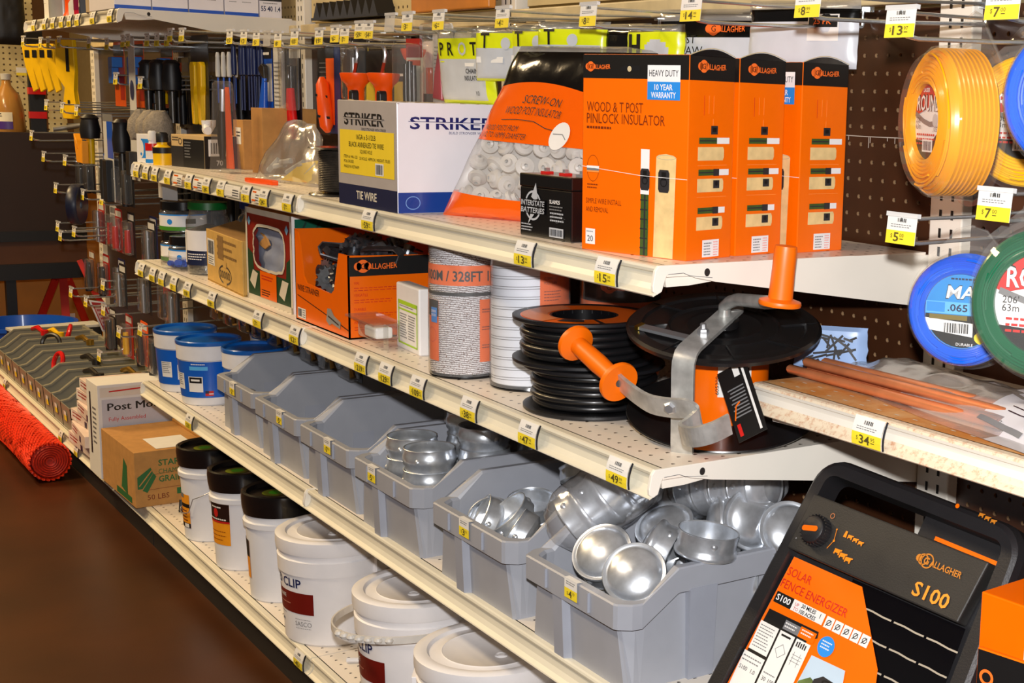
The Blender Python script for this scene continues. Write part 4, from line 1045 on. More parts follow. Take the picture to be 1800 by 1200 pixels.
b = MB(); b.prism([(0.048, 0.118), (0.080, 0.112), (0.105, 0.122), (0.085, 0.140), (0.055, 0.145)], face((0, 0.012, 0), (1, 0, 0), (0, 0, 1)), -0.004, 0, CARD); b.build('torn_flap', t)

t = bpy.data.objects['picture_carton']; HG = mat('header_green', (8, 92, 70), 0.35, vary=0.15, scale=25); DGP = mat('dark_green_print', (6, 52, 44), 0.4)
gg = face((0.272, 0, 0), (0, 1, 0), (0, 0, 1)); b = MB(); b.rect(gg, 0.006, 0.156, 0.010, 0.190, HG, 0.0006); b.rect(gg, 0.006, 0.156, 0.135, 0.143, BLACK, 0.0009)
for k in range(5):
    u = 0.02+0.028*k; b.line(gg, [(u, 0.148), (u+0.006, 0.160), (u+0.001, 0.168), (u+0.009, 0.184)], 0.004, DGP, 0.001)
b.rect(gg, 0.100, 0.130, 0.138, 0.156, BLACK, 0.0011); b.rect(gg, 0.106, 0.126, 0.142, 0.150, PAPER, 0.0013); b.build('printed_side', t)
t = thing('cardboard_box', 'plain tan cardboard box with black oval stamp, flaps open, beside the jugs', 'box', (-1.985, 0.046, ZB), radians(-3))
w, d, h = 0.315, 0.078, 0.120
f, g = boxframe(w, d)
CARY = mat('tan_cardboard', (206, 164, 84), 0.75, vary=0.1, scale=30, bump=0.08, bscale=260)
b = MB(); b.box(0, w, 0, 0.004, 0, h, CARY, 0.001); b.box(0, w, d-0.004, d, 0, h, CARY); b.box(0, 0.004, 0.004, d-0.004, 0, h, CARY); b.box(w-0.004, w, 0.004, d-0.004, 0, h, CARY); b.box(0, w, 0, d, 0, 0.004, CARY); b.build('carton', t)
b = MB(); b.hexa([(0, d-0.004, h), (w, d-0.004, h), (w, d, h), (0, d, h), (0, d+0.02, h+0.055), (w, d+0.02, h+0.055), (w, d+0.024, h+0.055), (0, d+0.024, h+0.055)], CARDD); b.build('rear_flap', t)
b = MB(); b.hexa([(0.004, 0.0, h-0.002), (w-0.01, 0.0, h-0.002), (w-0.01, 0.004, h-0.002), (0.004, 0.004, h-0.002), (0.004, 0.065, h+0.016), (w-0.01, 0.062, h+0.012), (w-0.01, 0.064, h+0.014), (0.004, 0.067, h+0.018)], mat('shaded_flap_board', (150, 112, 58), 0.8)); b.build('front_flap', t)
b = MB()
b.rect(f, 0.012, 0.075, 0.040, 0.100, PAPER, 0.0006); b.bars(f, 0.018, 0.066, 0.050, 0.030, BLACK, w=0.001, n=16); b.fine(f, 0.018, 0.060, 0.05, 4, 0.005, GREYP, w=0.001)
b.ring(f, 0.165, 0.030, 0.056, CHAR, 0.0007, 0.004, ry=0.022); b.rect(f, 0.15, 0.18, 0.046, 0.060, CARY, 0.0008); b.rect(f, 0.15, 0.18, 0.004, 0.014, CARY, 0.0008)
for k in range(5): b.ring(f, 0.128+k*0.018, 0.030, 0.007, CHAR, 0.0009, 0.003, n=10, ry=0.009)
STN = mat('faded_stamp', (140, 104, 50), 0.8)
for k in range(3): b.fine(f, 0.10, 0.108-k*0.016, 0.17, 1, 0.009, STN, t=0.006, w=0.0008, seed=20+k)
b.rect(f, 0.105, 0.155, 0.062, 0.115, STN, 0.0005)
b.build('printed_front', t)

# clear jugs with coloured lids
HARD = mat('zinc_hardware', (170, 172, 172), 0.3, metal=1.0, vary=0.3, scale=90, bump=0.9, bscale=140)
def jug(loc, lidm, label, r=0.052, h=0.170, lab=NAVY, rz=0):
    t = thing('clear_jug', label, 'jug', loc, rz)
    b = MB(); b.lathe([(0.0, 0.003), (r-0.004, 0.003), (r-0.003, h*0.62), (0.0, h*0.70)], HARD, 24); b.build('hardware_fill', t); bpy.data.objects[b and t.children[-1].name]['kind'] = 'stuff'
    b = MB(); b.lathe([(0.0, 0.0), (r*0.94, 0.0), (r, 0.006), (r, h*0.74), (r*0.92, h*0.80), (r*0.84, h*0.83), (r*0.84, h*0.92)], CLEAR, 32); b.build('jug_body', t)
    b = MB(); b.lathe([(r*0.86, h*0.90), (r*0.89, h*0.905), (r*0.89, h), (0.0, h+0.001)], lidm, 32); b.build('lid', t)
    D = drum((0, 0, 0), r, r, h, radians(-150)); b = MB(); b.rect(D, 0, r*radians(150), h*0.14, h*0.62, WHITE, 0.0008, 24); b.rect(D, 0, r*radians(150), h*0.14, h*0.34, lab, 0.0012, 24)
    b.fine(D, r*radians(70), h*0.30, 0.05, 3, 0.006, WHITE, w=0.0016); b.rect(D, r*radians(40), r*radians(62), h*0.17, h*0.6, PAPER, 0.0014, 4); b.build('wrap_label', t)
    return t
LBL = mat('lid_blue', (16, 42, 168), 0.4); LGR = mat('lid_green', (10, 92, 34), 0.4)
jug((-2.105, 0.085, ZB), LGR, 'clear hardware jug with a green lid standing next to the jars', 0.050, 0.172)
jug((-2.045, 0.205, ZB), LBL, 'wide clear hardware jug with a blue lid behind the tan cardboard box', 0.068, 0.176)
# squat jars with black lids
def jar(loc, label, band, rz=0):
    t = thing('squat_jar', label, 'jar', loc, rz, 'squat clear jars with black lids')
    r, h = 0.056, 0.078
    b = MB(); b.lathe([(0, 0.003), (r-0.004, 0.003), (r-0.004, h*0.55), (0, h*0.62)], HARD, 24); o = b.build('hardware_fill', t); o['kind'] = 'stuff'
    b = MB(); b.lathe([(0, 0), (r*0.93, 0), (r, 0.005), (r, h*0.66), (r*0.9, h*0.72), (r*0.88, h*0.74)], CLEAR, 32); b.build('jar_body', t)
    b = MB(); b.lathe([(r*0.95, h*0.72), (r*0.97, h*0.73), (r*0.97, h*0.985), (r*0.93, h), (0, h)], BLKGL, 40); b.build('lid', t)
    D = drum((0, 0, 0), r, r, h, radians(-150)); b = MB(); b.rect(D, 0, r*radians(210), 0.006, h*0.58, WHITE, 0.0008, 30); b.rect(D, 0, r*radians(210), 0.006, 0.016, band, 0.0012, 30); b.rect(D, 0, r*radians(210), h*0.56, h*0.60, BLUEP, 0.0013, 30)
    b.disc(D, r*radians(100), h*0.36, 0.007, BLUEP, 0.0014, 12); b.fine(D, r*radians(25), h*0.48, 0.03, 4, 0.005, GREYP, w=0.0013); b.rect(D, r*radians(140), r*radians(165), h*0.30, h*0.46, BLACK, 0.0013, 4); b.build('wrap_label', t)
    return t
JG = mat('label_green', (70, 140, 34), 0.45); JB = mat('label_teal', (20, 120, 170), 0.45)
jar((-2.368, 0.100, ZB), 'clear black-lidded jar with green band, under the top jar', JG)
jar((-2.362, 0.098, ZB+0.0785), 'clear black-lidded jar with green band, topmost of the jars', JG)
jar((-2.248, 0.088, ZB), 'clear black-lidded jar with teal band next to the green lidded jug', JB)
t = thing('blue_blister', 'small clear pack of blue fittings lying before the teal banded jar', 'pack', (-2.205, 0.040, ZB), radians(10))
b = MB(); b.box(-0.055, 0.055, -0.022, 0.022, 0.0, 0.030, CLEAR, 0.008); b.build('clamshell', t)
BLF = mat('bright_blue_plastic', (14, 84, 214), 0.35)
for x, z, a in ((-0.028, 0.012, 0.3), (0.0, 0.016, 0.9), (0.028, 0.019, 0.4)):
    b = MB(); b.lathe([(0, -0.014), (0.010, -0.014), (0.010, -0.002), (0.007, 0.0), (0.007, 0.012), (0, 0.012)], BLF, 14, mx4((x, 0, z), a, 1.4)); b.build('fitting', t)
# ================================================================== grey bins on the scuffed shelf
BING = mat('grey_bin_plastic', (160, 163, 172), 0.42, vary=0.05, scale=20)
BING2 = mat('grey_bin_rib', (156, 160, 172), 0.42, vary=0.05, scale=20)
def bin_mesh(parent):
    def loop(sc, ins, z_of):
        pts = [(-.138, .318), (-.138, .20), (-.138, .090), (-.138, .034), (-.136, .020), (-.124, .005), (-.118, .002), (.118, .002), (.124, .005), (.136, .020), (.138, .034), (.138, .090), (.138, .20), (.138, .318)]
        out = []
        for x, y in pts:
            xx = x-math.copysign(ins, x); yy = y+ins if y < 0.05 else (y-ins if y > 0.30 else y)
            out.append((xx, yy, z_of(y)))
        return out
    top = lambda y: 0.122 if y <= 0.034 else (0.122+(y-0.034)/(0.090-0.034)*0.038 if y < 0.090 else 0.160)
    def flat(z): return lambda y: z
    def rect_loop(w, y0, y1, z):
        pts = [(-w, y1), (-w, (y0*.4+y1*.6)), (-w, y0*.7+y1*.3), (-w, y0+0.02), (-w, y0+0.01), (-w, y0+0.004), (-w+.006, y0), (w-.006, y0), (w, y0+0.004), (w, y0+0.01), (w, y0+0.02), (w, y0*.7+y1*.3), (w, (y0*.4+y1*.6)), (w, y1)]
        return [(x, y, z) for x, y in pts]
    loops = [rect_loop(.124, .022, .306, 0.004),
             loop(1, .016, lambda y: top(y)-0.004), loop(1, .013, lambda y: top(y)), loop(1, .002, lambda y: top(y)), loop(1, 0, lambda y: top(y)-0.002),
             loop(1, 0, lambda y: top(y)-0.034), loop(1, .003, lambda y: top(y)-0.034), loop(1, .012, lambda y: top(y)-0.030),
             rect_loop(.128, .018, .310, 0.0)]
    b = MB(); n = len(loops[0]); vs = [p for l in loops for p in l]
    fs = []
    for k in range(len(loops)-1):
        for i in range(n):
            j = (i+1) % n
            fs.append((k*n+i, (k+1)*n+i, (k+1)*n+j, k*n+j))
    fs.append(tuple(range(n))); fs.append(tuple((len(loops)-1)*n+i for i in range(n))[::-1])
    b.add(vs, fs, BING)
    o = b.build('bin_body', parent)
    for s in (-1, 1):                                               # front pilasters
        if s < 0: b = MB(); b.hexa([(-.052, .018, 0), (-.014, .018, 0), (-.020, .008, 0), (-.046, .008, 0), (-.052, .016, .092), (-.014, .016, .092), (-.020, .004, .092), (-.046, .004, .092)], BING2); b.build('front_rib', parent)
        for y in (0.13,):
            b = MB(); x0, x1 = sorted((s*.120, s*.135)); b.hexa([(x0, y-.02, 0), (x1, y-.02, 0), (x1, y+.02, 0), (x0, y+.02, 0), (x0+s*.004, y-.022, .128), (x1+s*.004, y-.022, .128), (x1+s*.004, y+.022, .128), (x0+s*.004, y+.022, .128)], BING2); b.build('side_rib', parent)
        b = MB(); b.box(s*.058-.0012, s*.058+.0012, -.0015, .004, .092, .119, BING2); b.build('lip_rib', parent)
    return o
def bin_label(parent, u, price, far=False):
    f = face((u, 0.001, 0.092), (1, 0, 0), (0, 0, 1)); b = MB(); w = 0.034
    b.rect(f, 0, w, 0.004, 0.018, YEL, 0.001); b.rect(f, 0, w, 0.018, 0.0315, PAPER, 0.001)
    b.add([(u, -0.0004, 0.1235), (u+w, -0.0004, 0.1235), (u+w, 0.008, 0.1235), (u, 0.008, 0.1235)], [(0, 1, 2, 3)], PAPER)
    b.fine(f, w*.15, 0.028, w*.7, 2, 0.003, GREYP, w=.0014); TG = mat('tag_print', (84, 74, 30), 0.6)
    b.text(f, w*0.22, 0.009, '$', 0.0048, TG, w=.0016); b.text(f, w*.36, 0.0065, price, 0.0095, TG, bold=True, width=w*.24*len(price), w=.0016); b.text(f, w*(.4+.24*len(price)), 0.011, '79', 0.0045, TG, w=.0016)
    b.build('price_label', parent)
BX = [(-1.710, 0.040, '2', 'grey parts bin next to the blue pails, a few bolts inside'), (-1.425, 0.034, '5', 'empty grey parts bin between the bolt bin and another empty bin'), (-1.140, 0.030, '7', 'empty grey parts bin next to the bin of stacked steel collars'),
      (-0.846, 0.024, '5', 'grey parts bin holding stacked galvanised collars'), (-0.512, 0.022, '3', 'grey parts bin of loose galvanised cups between collars and dome caps'), (-0.200, 0.022, '4', 'grey parts bin of galvanised dome caps, closest to the solar unit')]
proto = None
for i, (x, y, pr_, lab) in enumerate(BX):
    loc = (x, y-0.028, ZC)
    if proto is None:
        q = proto = thing('parts_bin', lab, 'bin', loc, group='grey parts bins on the scuffed shelf'); bin_mesh(q)
    else: q = dup(proto, loc, 0, lab)
for i, q in enumerate([o for o in list(COL.objects) if o.name.startswith('parts_bin')]):
    bin_label(q, (-0.02, 0.02, 0.012, -0.055, -0.02, -0.005)[i], BX[i][2])

# ---- galvanised collars, cups and dome caps
def mesh_thing(name, b, label, cat, loc, rot=(0, 0, 0), group=None):
    o = b.build(name); o.location = loc; o.rotation_euler = rot; return tag(o, label, cat, group)
def dents(b, r, z, m, n=3, s=0.0035, ph=0.6):
    for k in range(n):
        a = ph+2*pi*k/n; mx = Matrix.Translation((r*cos(a), r*sin(a), z)) @ Matrix.Rotation(a, 4, 'Z') @ Matrix.Rotation(pi/2, 4, 'Y')
        b.lathe([(s*1.5, -0.001), (s, 0.0012), (s*0.5, 0.002), (0, 0.0022)], m, 10, mx)
b = MB(); b.lathe([(0.0405, 0.0), (0.0412, 0.0), (0.0416, 0.004), (0.0416, 0.009), (0.0452, 0.015), (0.0462, 0.021), (0.0452, 0.027), (0.0432, 0.033), (0.0436, 0.0385), (0.0446, 0.0392), (0.0438, 0.0398), (0.0420, 0.0385), (0.0420, 0.033), (0.0440, 0.027), (0.0450, 0.021), (0.0440, 0.015), (0.0402, 0.009), (0.0405, 0.0)], GALV, 48)
dents(b, 0.0462, 0.021, GALV); COLLAR = b
collar0 = None
def put(src, loc, rot, label=None):
    o = src.copy(); COL.objects.link(o); o.location = loc; o.rotation_euler = rot
    if label: o['label'] = label
    return o
stacks = [((-0.898, 0.112), 4, 'galvanised collar in the tall stack at the empty-bin side of the collar bin'), ((-0.800, 0.100), 4, 'galvanised collar in the front stack of the collar bin'), ((-0.842, 0.202), 5, 'galvanised collar in the rear stack of the collar bin'), ((-0.782, 0.195), 4, None), ((-0.775, 0.285), 4, None)]
stacks = [(-0.924, 0.088, 4, 'galvanised collar in the stack nearest the empty bins'), (-0.828, 0.078, 4, 'galvanised collar in the front stack, low in the collar bin'),
          (-0.895, 0.190, 5, 'galvanised collar in the rear stack under the middle shelf'), (-0.782, 0.160, 5, 'galvanised collar in the dark middle stack of the collar bin'), (-0.780, 0.272, 5, 'galvanised collar half hidden at the back of the collar bin')]
for x, y, n, lab in stacks:
    for k in range(n):
        loc = (x+0.0015*(k % 2), y, ZC+0.0055+0.0385*k-(0.016 if y < 0.1 else 0)*(k > 0)*0)
        if collar0 is None: collar0 = mesh_thing('steel_collar', COLLAR, lab, 'collar', loc, (0, 0, k), 'galvanised collars in the grey bin')
        else: put(collar0, loc, (0, 0, k*0.9), lab)
# cups: short wide galvanised end rings with a closed floor
b = MB(); b.lathe([(0.0, 0.010), (0.030, 0.010), (0.036, 0.012), (0.0385, 0.020), (0.0400, 0.034), (0.0412, 0.0348), (0.0400, 0.0356), (0.0388, 0.034), (0.0410, 0.022), (0.0405, 0.012), (0.0365, 0.008), (0.030, 0.004), (0.0, 0.003)][::-1], GALV, 44); dents(b, 0.0405, 0.024, GALV)
cup0 = None
cups = [(-0.590, 0.150, 0.530, 0.15, 0.2, 0), (-0.500, 0.185, 0.545, 0.1, -0.3, 1), (-0.555, 0.230, 0.580, -0.35, 0.35, 2), (-0.600, 0.085, 0.528, 1.2, 0.2, 1.0), (-0.560, 0.075, 0.536, 1.05, 0.4, -0.6), (-0.500, 0.080, 0.550, 0.55, -0.5, 0.4),
        (-0.445, 0.072, 0.540, 1.0, 0.3, -0.9), (-0.430, 0.160, 0.545, 0.3, 0.6, 0.2), (-0.440, 0.240, 0.570, 0.6, 0.0, 1.2), (-0.520, 0.270, 0.590, 0.2, 0.1, 0), (-0.590, 0.250, 0.545, 0.9, 0, 2), (-0.480, 0.130, 0.505, 0.4, 0, 0), (-0.570, 0.130, 0.485, 0.2, 0, 0), (-0.430, 0.10, 0.49, .3, 0, 0), (-0.60, .21, .49, 0, .2, 0), (-.50, .22, .49, .2, .1, 0), (-.42, .2, .49, .1, .3, 0), (-.51, .07, .495, .2, 0, 0)]
for x, y, z, rx, ry, rz in cups:
    if cup0 is None: cup0 = mesh_thing('steel_cup', b, 'loose galvanised cup tumbled in the grey bin between collars and dome caps', 'cup', (x, y, z), (rx, ry, rz), 'galvanised cups in the grey bin')
    else: put(cup0, (x, y, z), (rx, ry, rz))
# dome caps
b = MB(); b.lathe([(0.0, 0.0225)]+[(0.0375*sin(a), 0.008+0.0145*cos(a)) for a in (0.2, 0.4, 0.6, 0.8, 1.0, 1.2, 1.4)]+[(0.0382, 0.0092), (0.0405, 0.0098), (0.0428, 0.0100), (0.0438, 0.008), (0.0435, 0.004), (0.0415, 0.001), (0.0405, -0.003), (0.0412, -0.022), (0.0422, -0.023), (0.0408, -0.0235), (0.0395, -0.022), (0.0392, 0.002)]+[(0.038*sin(a), 0.006+0.0108*cos(a)) for a in (1.3, 0.9, 0.5, 0.2)]+[(0.0, 0.0168)], GALV, 48); dents(b, 0.0412, -0.012, GALV)
dome0 = None
caps = [(-0.223, 0.066, 0.585, 0.78, 0.28, 0.3, 'dome cap lying domed side up beside the clear bag'), (-0.128, 0.058, 0.584, 0.85, 0.35, 0.5, 'front dome cap lying domed side up at the bin lip'),
        (-0.095, 0.150, 0.618, 3.05, 0.10, 0.2, 'dome cap turned open side up over the bin edge'), (-0.170, 0.120, 0.596, 1.2, -0.5, -0.7, 'dome cap on edge behind the two front domes'), (-0.210, 0.160, 0.610, 0.5, 0.2, 0, 'dome cap lying behind the pair on the lip'),
        (-0.115, 0.235, 0.636, 1.25, 0.2, 1.4, 'dome cap on edge near the pegboard'), (-0.075, 0.275, 0.622, 0.9, 0.5, 0.8, 'tilted dome cap at the rear corner of the bin'), (-0.150, 0.215, 0.620, 1.5, 0.3, -0.5, 'dome cap on edge in the middle of the heap'),
        (-0.270, 0.220, 0.622, 0.4, 0.3, 1.0, 'dome cap at the rear beside the clear bag')]
for x, y, z, rx, ry, rz, lab in caps:
    lab = 'galvanised '+lab
    if dome0 is None: dome0 = mesh_thing('dome_cap', b, lab, 'cap', (x, y, z), (rx, ry, rz), 'galvanised dome caps')
    else: put(dome0, (x, y, z), (rx, ry, rz), lab)
for x, y, z in ((-.26, .10, .50), (-.17, .09, .51), (-.12, .12, .52), (-.25, .20, .54), (-.16, .19, .53), (-.11, .24, .55), (-.28, .28, .56), (-.20, .27, .57), (-.13, .30, .57)):
    put(dome0, (x, y, z), (x*9, y*7, z*5), 'galvanised dome cap deep in the heap of the dome cap bin')
# clear bags with nested caps
BAGF = clear('cap_bag_film', (246, 246, 248), 0.88, rough=0.14, bump=0.4, bscale=40, gloss=0.18)
def cap_bag(p0, p1, n, label, r=0.052):
    p0, p1 = Vector(p0), Vector(p1); ax_ = (p1-p0).normalized(); q = Vector((0, 0, 1)).rotation_difference(ax_); L = (p1-p0).length
    t = thing('clear_bag', label, 'bag', p0, rot=q.to_euler(), group='clear bags of dome caps')
    b = MB(); prof = []
    for k in range(15):
        s_ = k/14; prof.append(((0.012 if k == 0 else r*(0.6+0.4*min(1, k/3))) if s_ < 0.85 else r*(1-(s_-.85)*3.0), -0.045+s_*(L+0.07)))
    b.lathe(prof, BAGF, 26)
    for i, v in enumerate(b.v):
        nn = noise.noise(v*38)*0.004; l = math.hypot(v.x, v.y) or 1; b.v[i] = Vector((v.x*(1+nn/l), v.y*(1+nn/l), v.z+noise.noise(v*25)*0.003))
    b.build('film', t)
    for k in range(n):
        o = put(dome0, p0+ax_*(0.012+k*(L-0.02)/max(1, n-1)), q.to_euler(), 'galvanised dome cap nested inside a clear bag on the dome cap bin'); o['group'] = 'dome caps nested in clear bags'
cap_bag((-0.312, 0.075, 0.612), (-0.268, 0.155, 0.685), 4, 'clear bag of nested caps sagging over the lip of the dome cap bin')
cap_bag((-0.240, 0.235, 0.655), (-0.120, 0.262, 0.682), 4, 'clear bag of nested caps under the middle shelf bracket', 0.048)
# a few bolts in the first bin
BOLT = mat('bolt_zinc', (176, 178, 182), 0.3, metal=0.85, vary=0.2)
for x, y, z, rz, lab in ((-1.800, 0.09, 0.020, 0.4, 'hex bolt lying at the wall of the bolt bin'), (-1.755, 0.075, 0.020, 1.6, 'hex bolt lying in the middle of the bolt bin'), (-1.690, 0.09, 0.018, 2.4, 'hex bolt lying near the label of the bolt bin')):
    z += 0.045
    t = thing('hex_bolt', lab, 'bolt', (x, y, ZC+z), rz, 'bolts in the grey bin', rot=(1.2, 0.3, rz))
    b = MB(); b.lathe([(0, 0), (0.014, 0), (0.014, 0.010), (0, 0.010)], BOLT, 6, smooth=False); b.build('bolt_head', t)
    b = MB(); b.lathe([(0.0, 0.010), (0.007, 0.010), (0.007, 0.055), (0, 0.055)], BOLT, 12); b.lathe([(0.008, 0.016), (0.018, 0.016), (0.018, 0.019), (0.008, 0.019)], BOLT, 18); b.build('shank', t)
b = MB(); rnd = random.Random(9)
for k in range(60):
    x, y = rnd.uniform(-.09, .09), rnd.uniform(.06, .2); mx = mx4((x, y, 0.010+rnd.uniform(0, .035)), rnd.uniform(0, 6), rnd.uniform(0, 3))
    b.lathe([(0.004, -.004), (0.010, -.004), (0.010, .004), (0.004, .004)], BOLT, 6, mx, smooth=False)
o = b.build('loose_nuts'); o.location = (-1.710, 0.012, ZC+0.006); o['kind'] = 'stuff'; tag(o, 'scatter of small zinc nuts on the floor of the bolt bin', 'nuts')

# ================================================================== blue pails
PBLUE = mat('blue_pail_print', (10, 92, 196), 0.35, coat=0.2); PLID = mat('blue_pail_lid', (18, 98, 186), 0.3, coat=0.2); PWH = mat('white_pail', (226, 226, 230), 0.42)
def blue_pail(loc, rz, label, h=0.158, r=0.0745, handle=False):
    t = thing('blue_pail', label, 'pail', loc, rz, 'blue labelled pails with blue lids')
    rb = r*0.86
    b = MB(); b.lathe([(0, 0), (rb-.003, 0), (rb, .003), (r*0.955, h*.70), (r*0.99, h*.71), (r*0.995, h*.93), (r*.95, h*.95), (r*0.93, h*.95)], PWH, 44); b.build('pail_body', t)
    b = MB(); b.lathe([(0, h*.955), (r*.90, h*.955), (r*.93, h*.99), (r*.99, h), (r*1.02, h*.985), (r*1.02, h*.945), (r*1.0, h*.93)][::-1], PLID, 48); b.build('lid', t)
    D = drum((0, 0, 0), rb+.0002, r*.955, h*.70, radians(-108)); R_ = (rb+r*.955)/2
    b = MB(); b.rect(D, R_*radians(-150), R_*radians(150), h*.13, h*.69, PBLUE, .0006, 48)
    b.rect(D, R_*radians(58), R_*radians(88), h*.22, h*.46, PAPER, .0010, 6); b.rect(D, R_*radians(60), R_*radians(86), h*.36, h*.45, BLACK, .0013, 6); b.rect(D, R_*radians(64), R_*radians(82), h*.39, h*.42, PAPER, .0016, 4)
    b.rect(D, R_*radians(62), R_*radians(98), h*.56, h*.62, mat('sky_print', (90, 180, 240), .4), .0010, 6); b.fine(D, R_*radians(66), h*.66, R_*radians(28), 1, .006, WHITE, w=.0012)
    b.rect(D, R_*radians(20), R_*radians(46), h*.25, h*.50, PAPER, .0010, 6); b.fine(D, R_*radians(22), h*.49, R_*radians(22), 6, .005, GREYP, w=.0014)
    b.rect(D, R_*radians(92), R_*radians(108), h*.16, h*.24, REDP, .0010, 4); b.rect(D, R_*radians(92), R_*radians(99), h*.20, h*.24, NAVY, .0013, 4); b.rect(D, R_*radians(99), R_*radians(108), h*.185, h*.20, WHITE, .0013, 4)
    b.build('wrap_label', t)
    if handle:
        b = MB(); b.strap([(r*1.02*cos(a), r*1.02*sin(a), h*.80+0.03*sin((a-0.2)/2.7*pi)) for a in [0.2+2.7*k/16 for k in range(17)]], (0, 0, 1), 0.008, 0.002, mat('milky_handle', (206, 208, 212), .35)); b.build('bail_handle', t)
    return t
blue_pail((-2.302, 0.076, ZC), 0.3, 'blue pail at the far shelf end beyond the other pails')
blue_pail((-2.118, 0.080, ZC), -0.15, 'blue pail in the middle of the front row, label facing out')
blue_pail((-1.955, 0.140, ZC), 0.2, 'blue pail with pale handle half hidden by the bolt bin', handle=True)
blue_pail((-2.130, 0.262, ZC), 1.0, 'blue pail behind the pail whose label faces out'); blue_pail((-1.950, 0.335, ZC), 2.0, 'blue pail deepest on the shelf behind the bolt bin')

# ================================================================== pails on the bottom deck
PAILW = mat('pail_white_grey', (232, 233, 238), 0.45, vary=0.02); AMB = mat('amber_label', (246, 158, 28), .4); MAROON = mat('maroon_label', (112, 18, 10), .4); OFFW = mat('off_white_pail', (238, 236, 238), 0.42, vary=.03); NAVT = mat('navy_lettering', (22, 34, 84), .4)
def black_pail(loc, label, style, h=0.235, r=0.080, bail=False):
    t = thing('lidded_pail', label, 'pail', loc, 0, 'white pails with black lids')
    rb = r*.82
    b = MB(); b.lathe([(0, 0), (rb-.003, 0), (rb, .003), (r*.90, h*.68), (r*.96, h*.69), (r*.965, h*.735), (r*.91, h*.745), (r*.91, h*.84), (r*.85, h*.86)], PAILW, 48); b.build('pail_body', t)
    b = MB(); b.lathe([(0, h*.945), (r*.82, h*.945), (r*.86, h*.985), (r*.93, h), (r*.99, h*.99), (r*1.0, h*.95), (r*.985, h*.87), (r*.95, h*.80), (r*.93, h*.80)][::-1], BLKGL, 52); 
    b.disc(face((0, 0, h*.946), (1, 0, 0), (0, 1, 0)), -.01, -.01, r*.34, mat('lime_sticker_edge', (120, 130, 20), .4), .0005, 24); b.disc(face((0, 0, h*.946), (1, 0, 0), (0, 1, 0)), -.01, -.01, r*.18, mat('lime_sticker', (70, 200, 20), .4), .0009, 18)
    if style == 0: b.rect(face((0, 0, h*.946), (.7, .7, 0), (-.7, .7, 0)), -.01, .04, .01, .03, GREYP, .0006)
    b.build('lid', t)
    D = drum((0, 0, 0), rb+.0003, r*.90, h*.68, radians((-142, -128, -146)[style])); R_ = (rb+r*.9)/2
    b = MB()
    e = (78, 84, 60)[style]; v0, v1 = ((.14, .50), (.26, .68), (.20, .55))[style]
    b.rect(D, R_*radians(-20), R_*radians(e), h*v0, h*v1, AMB, .0006, 20)
    if style == 0: b.rect(D, R_*radians(-20), R_*radians(e), h*.36, h*.40, BLACK, .001, 20); b.rect(D, R_*radians(-20), R_*radians(e), h*.14, h*.19, BLACK, .001, 20); b.fine(D, R_*radians(30), h*.33, R_*radians(40), 4, .008, BROWNP, w=.0012); b.rect(D, R_*radians(58), R_*radians(74), h*.145, h*.185, PAPER, .0014, 4); b.rect(D, R_*radians(-20), R_*radians(60), h*.46, h*.51, GREYP, .0012, 12)
    if style == 1: b.rect(D, R_*radians(-20), R_*radians(e), h*.50, h*.68, mat('dark_brown_label', (40, 18, 14), .4), .001, 20); b.disc(D, R_*radians(52), h*.585, .008, REDP, .0014, 12, ry=.011); b.fine(D, R_*radians(38), h*.65, R_*radians(30), 1, .008, PAPER, w=.0014); b.fine(D, R_*radians(30), h*.53, R_*radians(50), 1, .008, PAPER, w=.0014); b.rect(D, R_*radians(-20), R_*radians(e), h*.485, h*.505, REDP, .0013, 20); b.fine(D, R_*radians(32), h*.40, R_*radians(44), 3, .010, BROWNP, t=.0015, w=.0012)
    if style == 2: b.rect(D, R_*radians(-20), R_*radians(e), h*.40, h*.56, BLACK, .001, 20)
    b.build('wrap_label', t)
    if bail:
        b = MB(); b.tube([(r*.93*cos(a), r*.93*sin(a), h*.42-0.03*sin((a-radians(-170))/radians(150)*pi)+(.03 if a > radians(-60) else 0)) for a in [radians(-170+150*k/14) for k in range(15)]], .0013, STEEL, 6); bw = b.build('bail_wire', t)
        b = MB(); b.tube([(r*.95*cos(a), r*.95*sin(a), h*.37-0.01*k) for k, a in enumerate([radians(-128), radians(-126), radians(-124), radians(-122)])], .006, CHALK, 8); b.build('bail_grip', bw)
    return t
black_pail((-2.125, 0.078, ZD), 'black-lidded pail with amber label and wire bail beside the grain cardboard box', 0, bail=True)
black_pail((-1.868, 0.078, ZD), 'black-lidded pail with brown and amber label in the middle of its row', 1)
black_pail((-1.618, 0.084, ZD), 'black-lidded pail with green lid sticker next to the big white pails', 2, 0.242, 0.086)
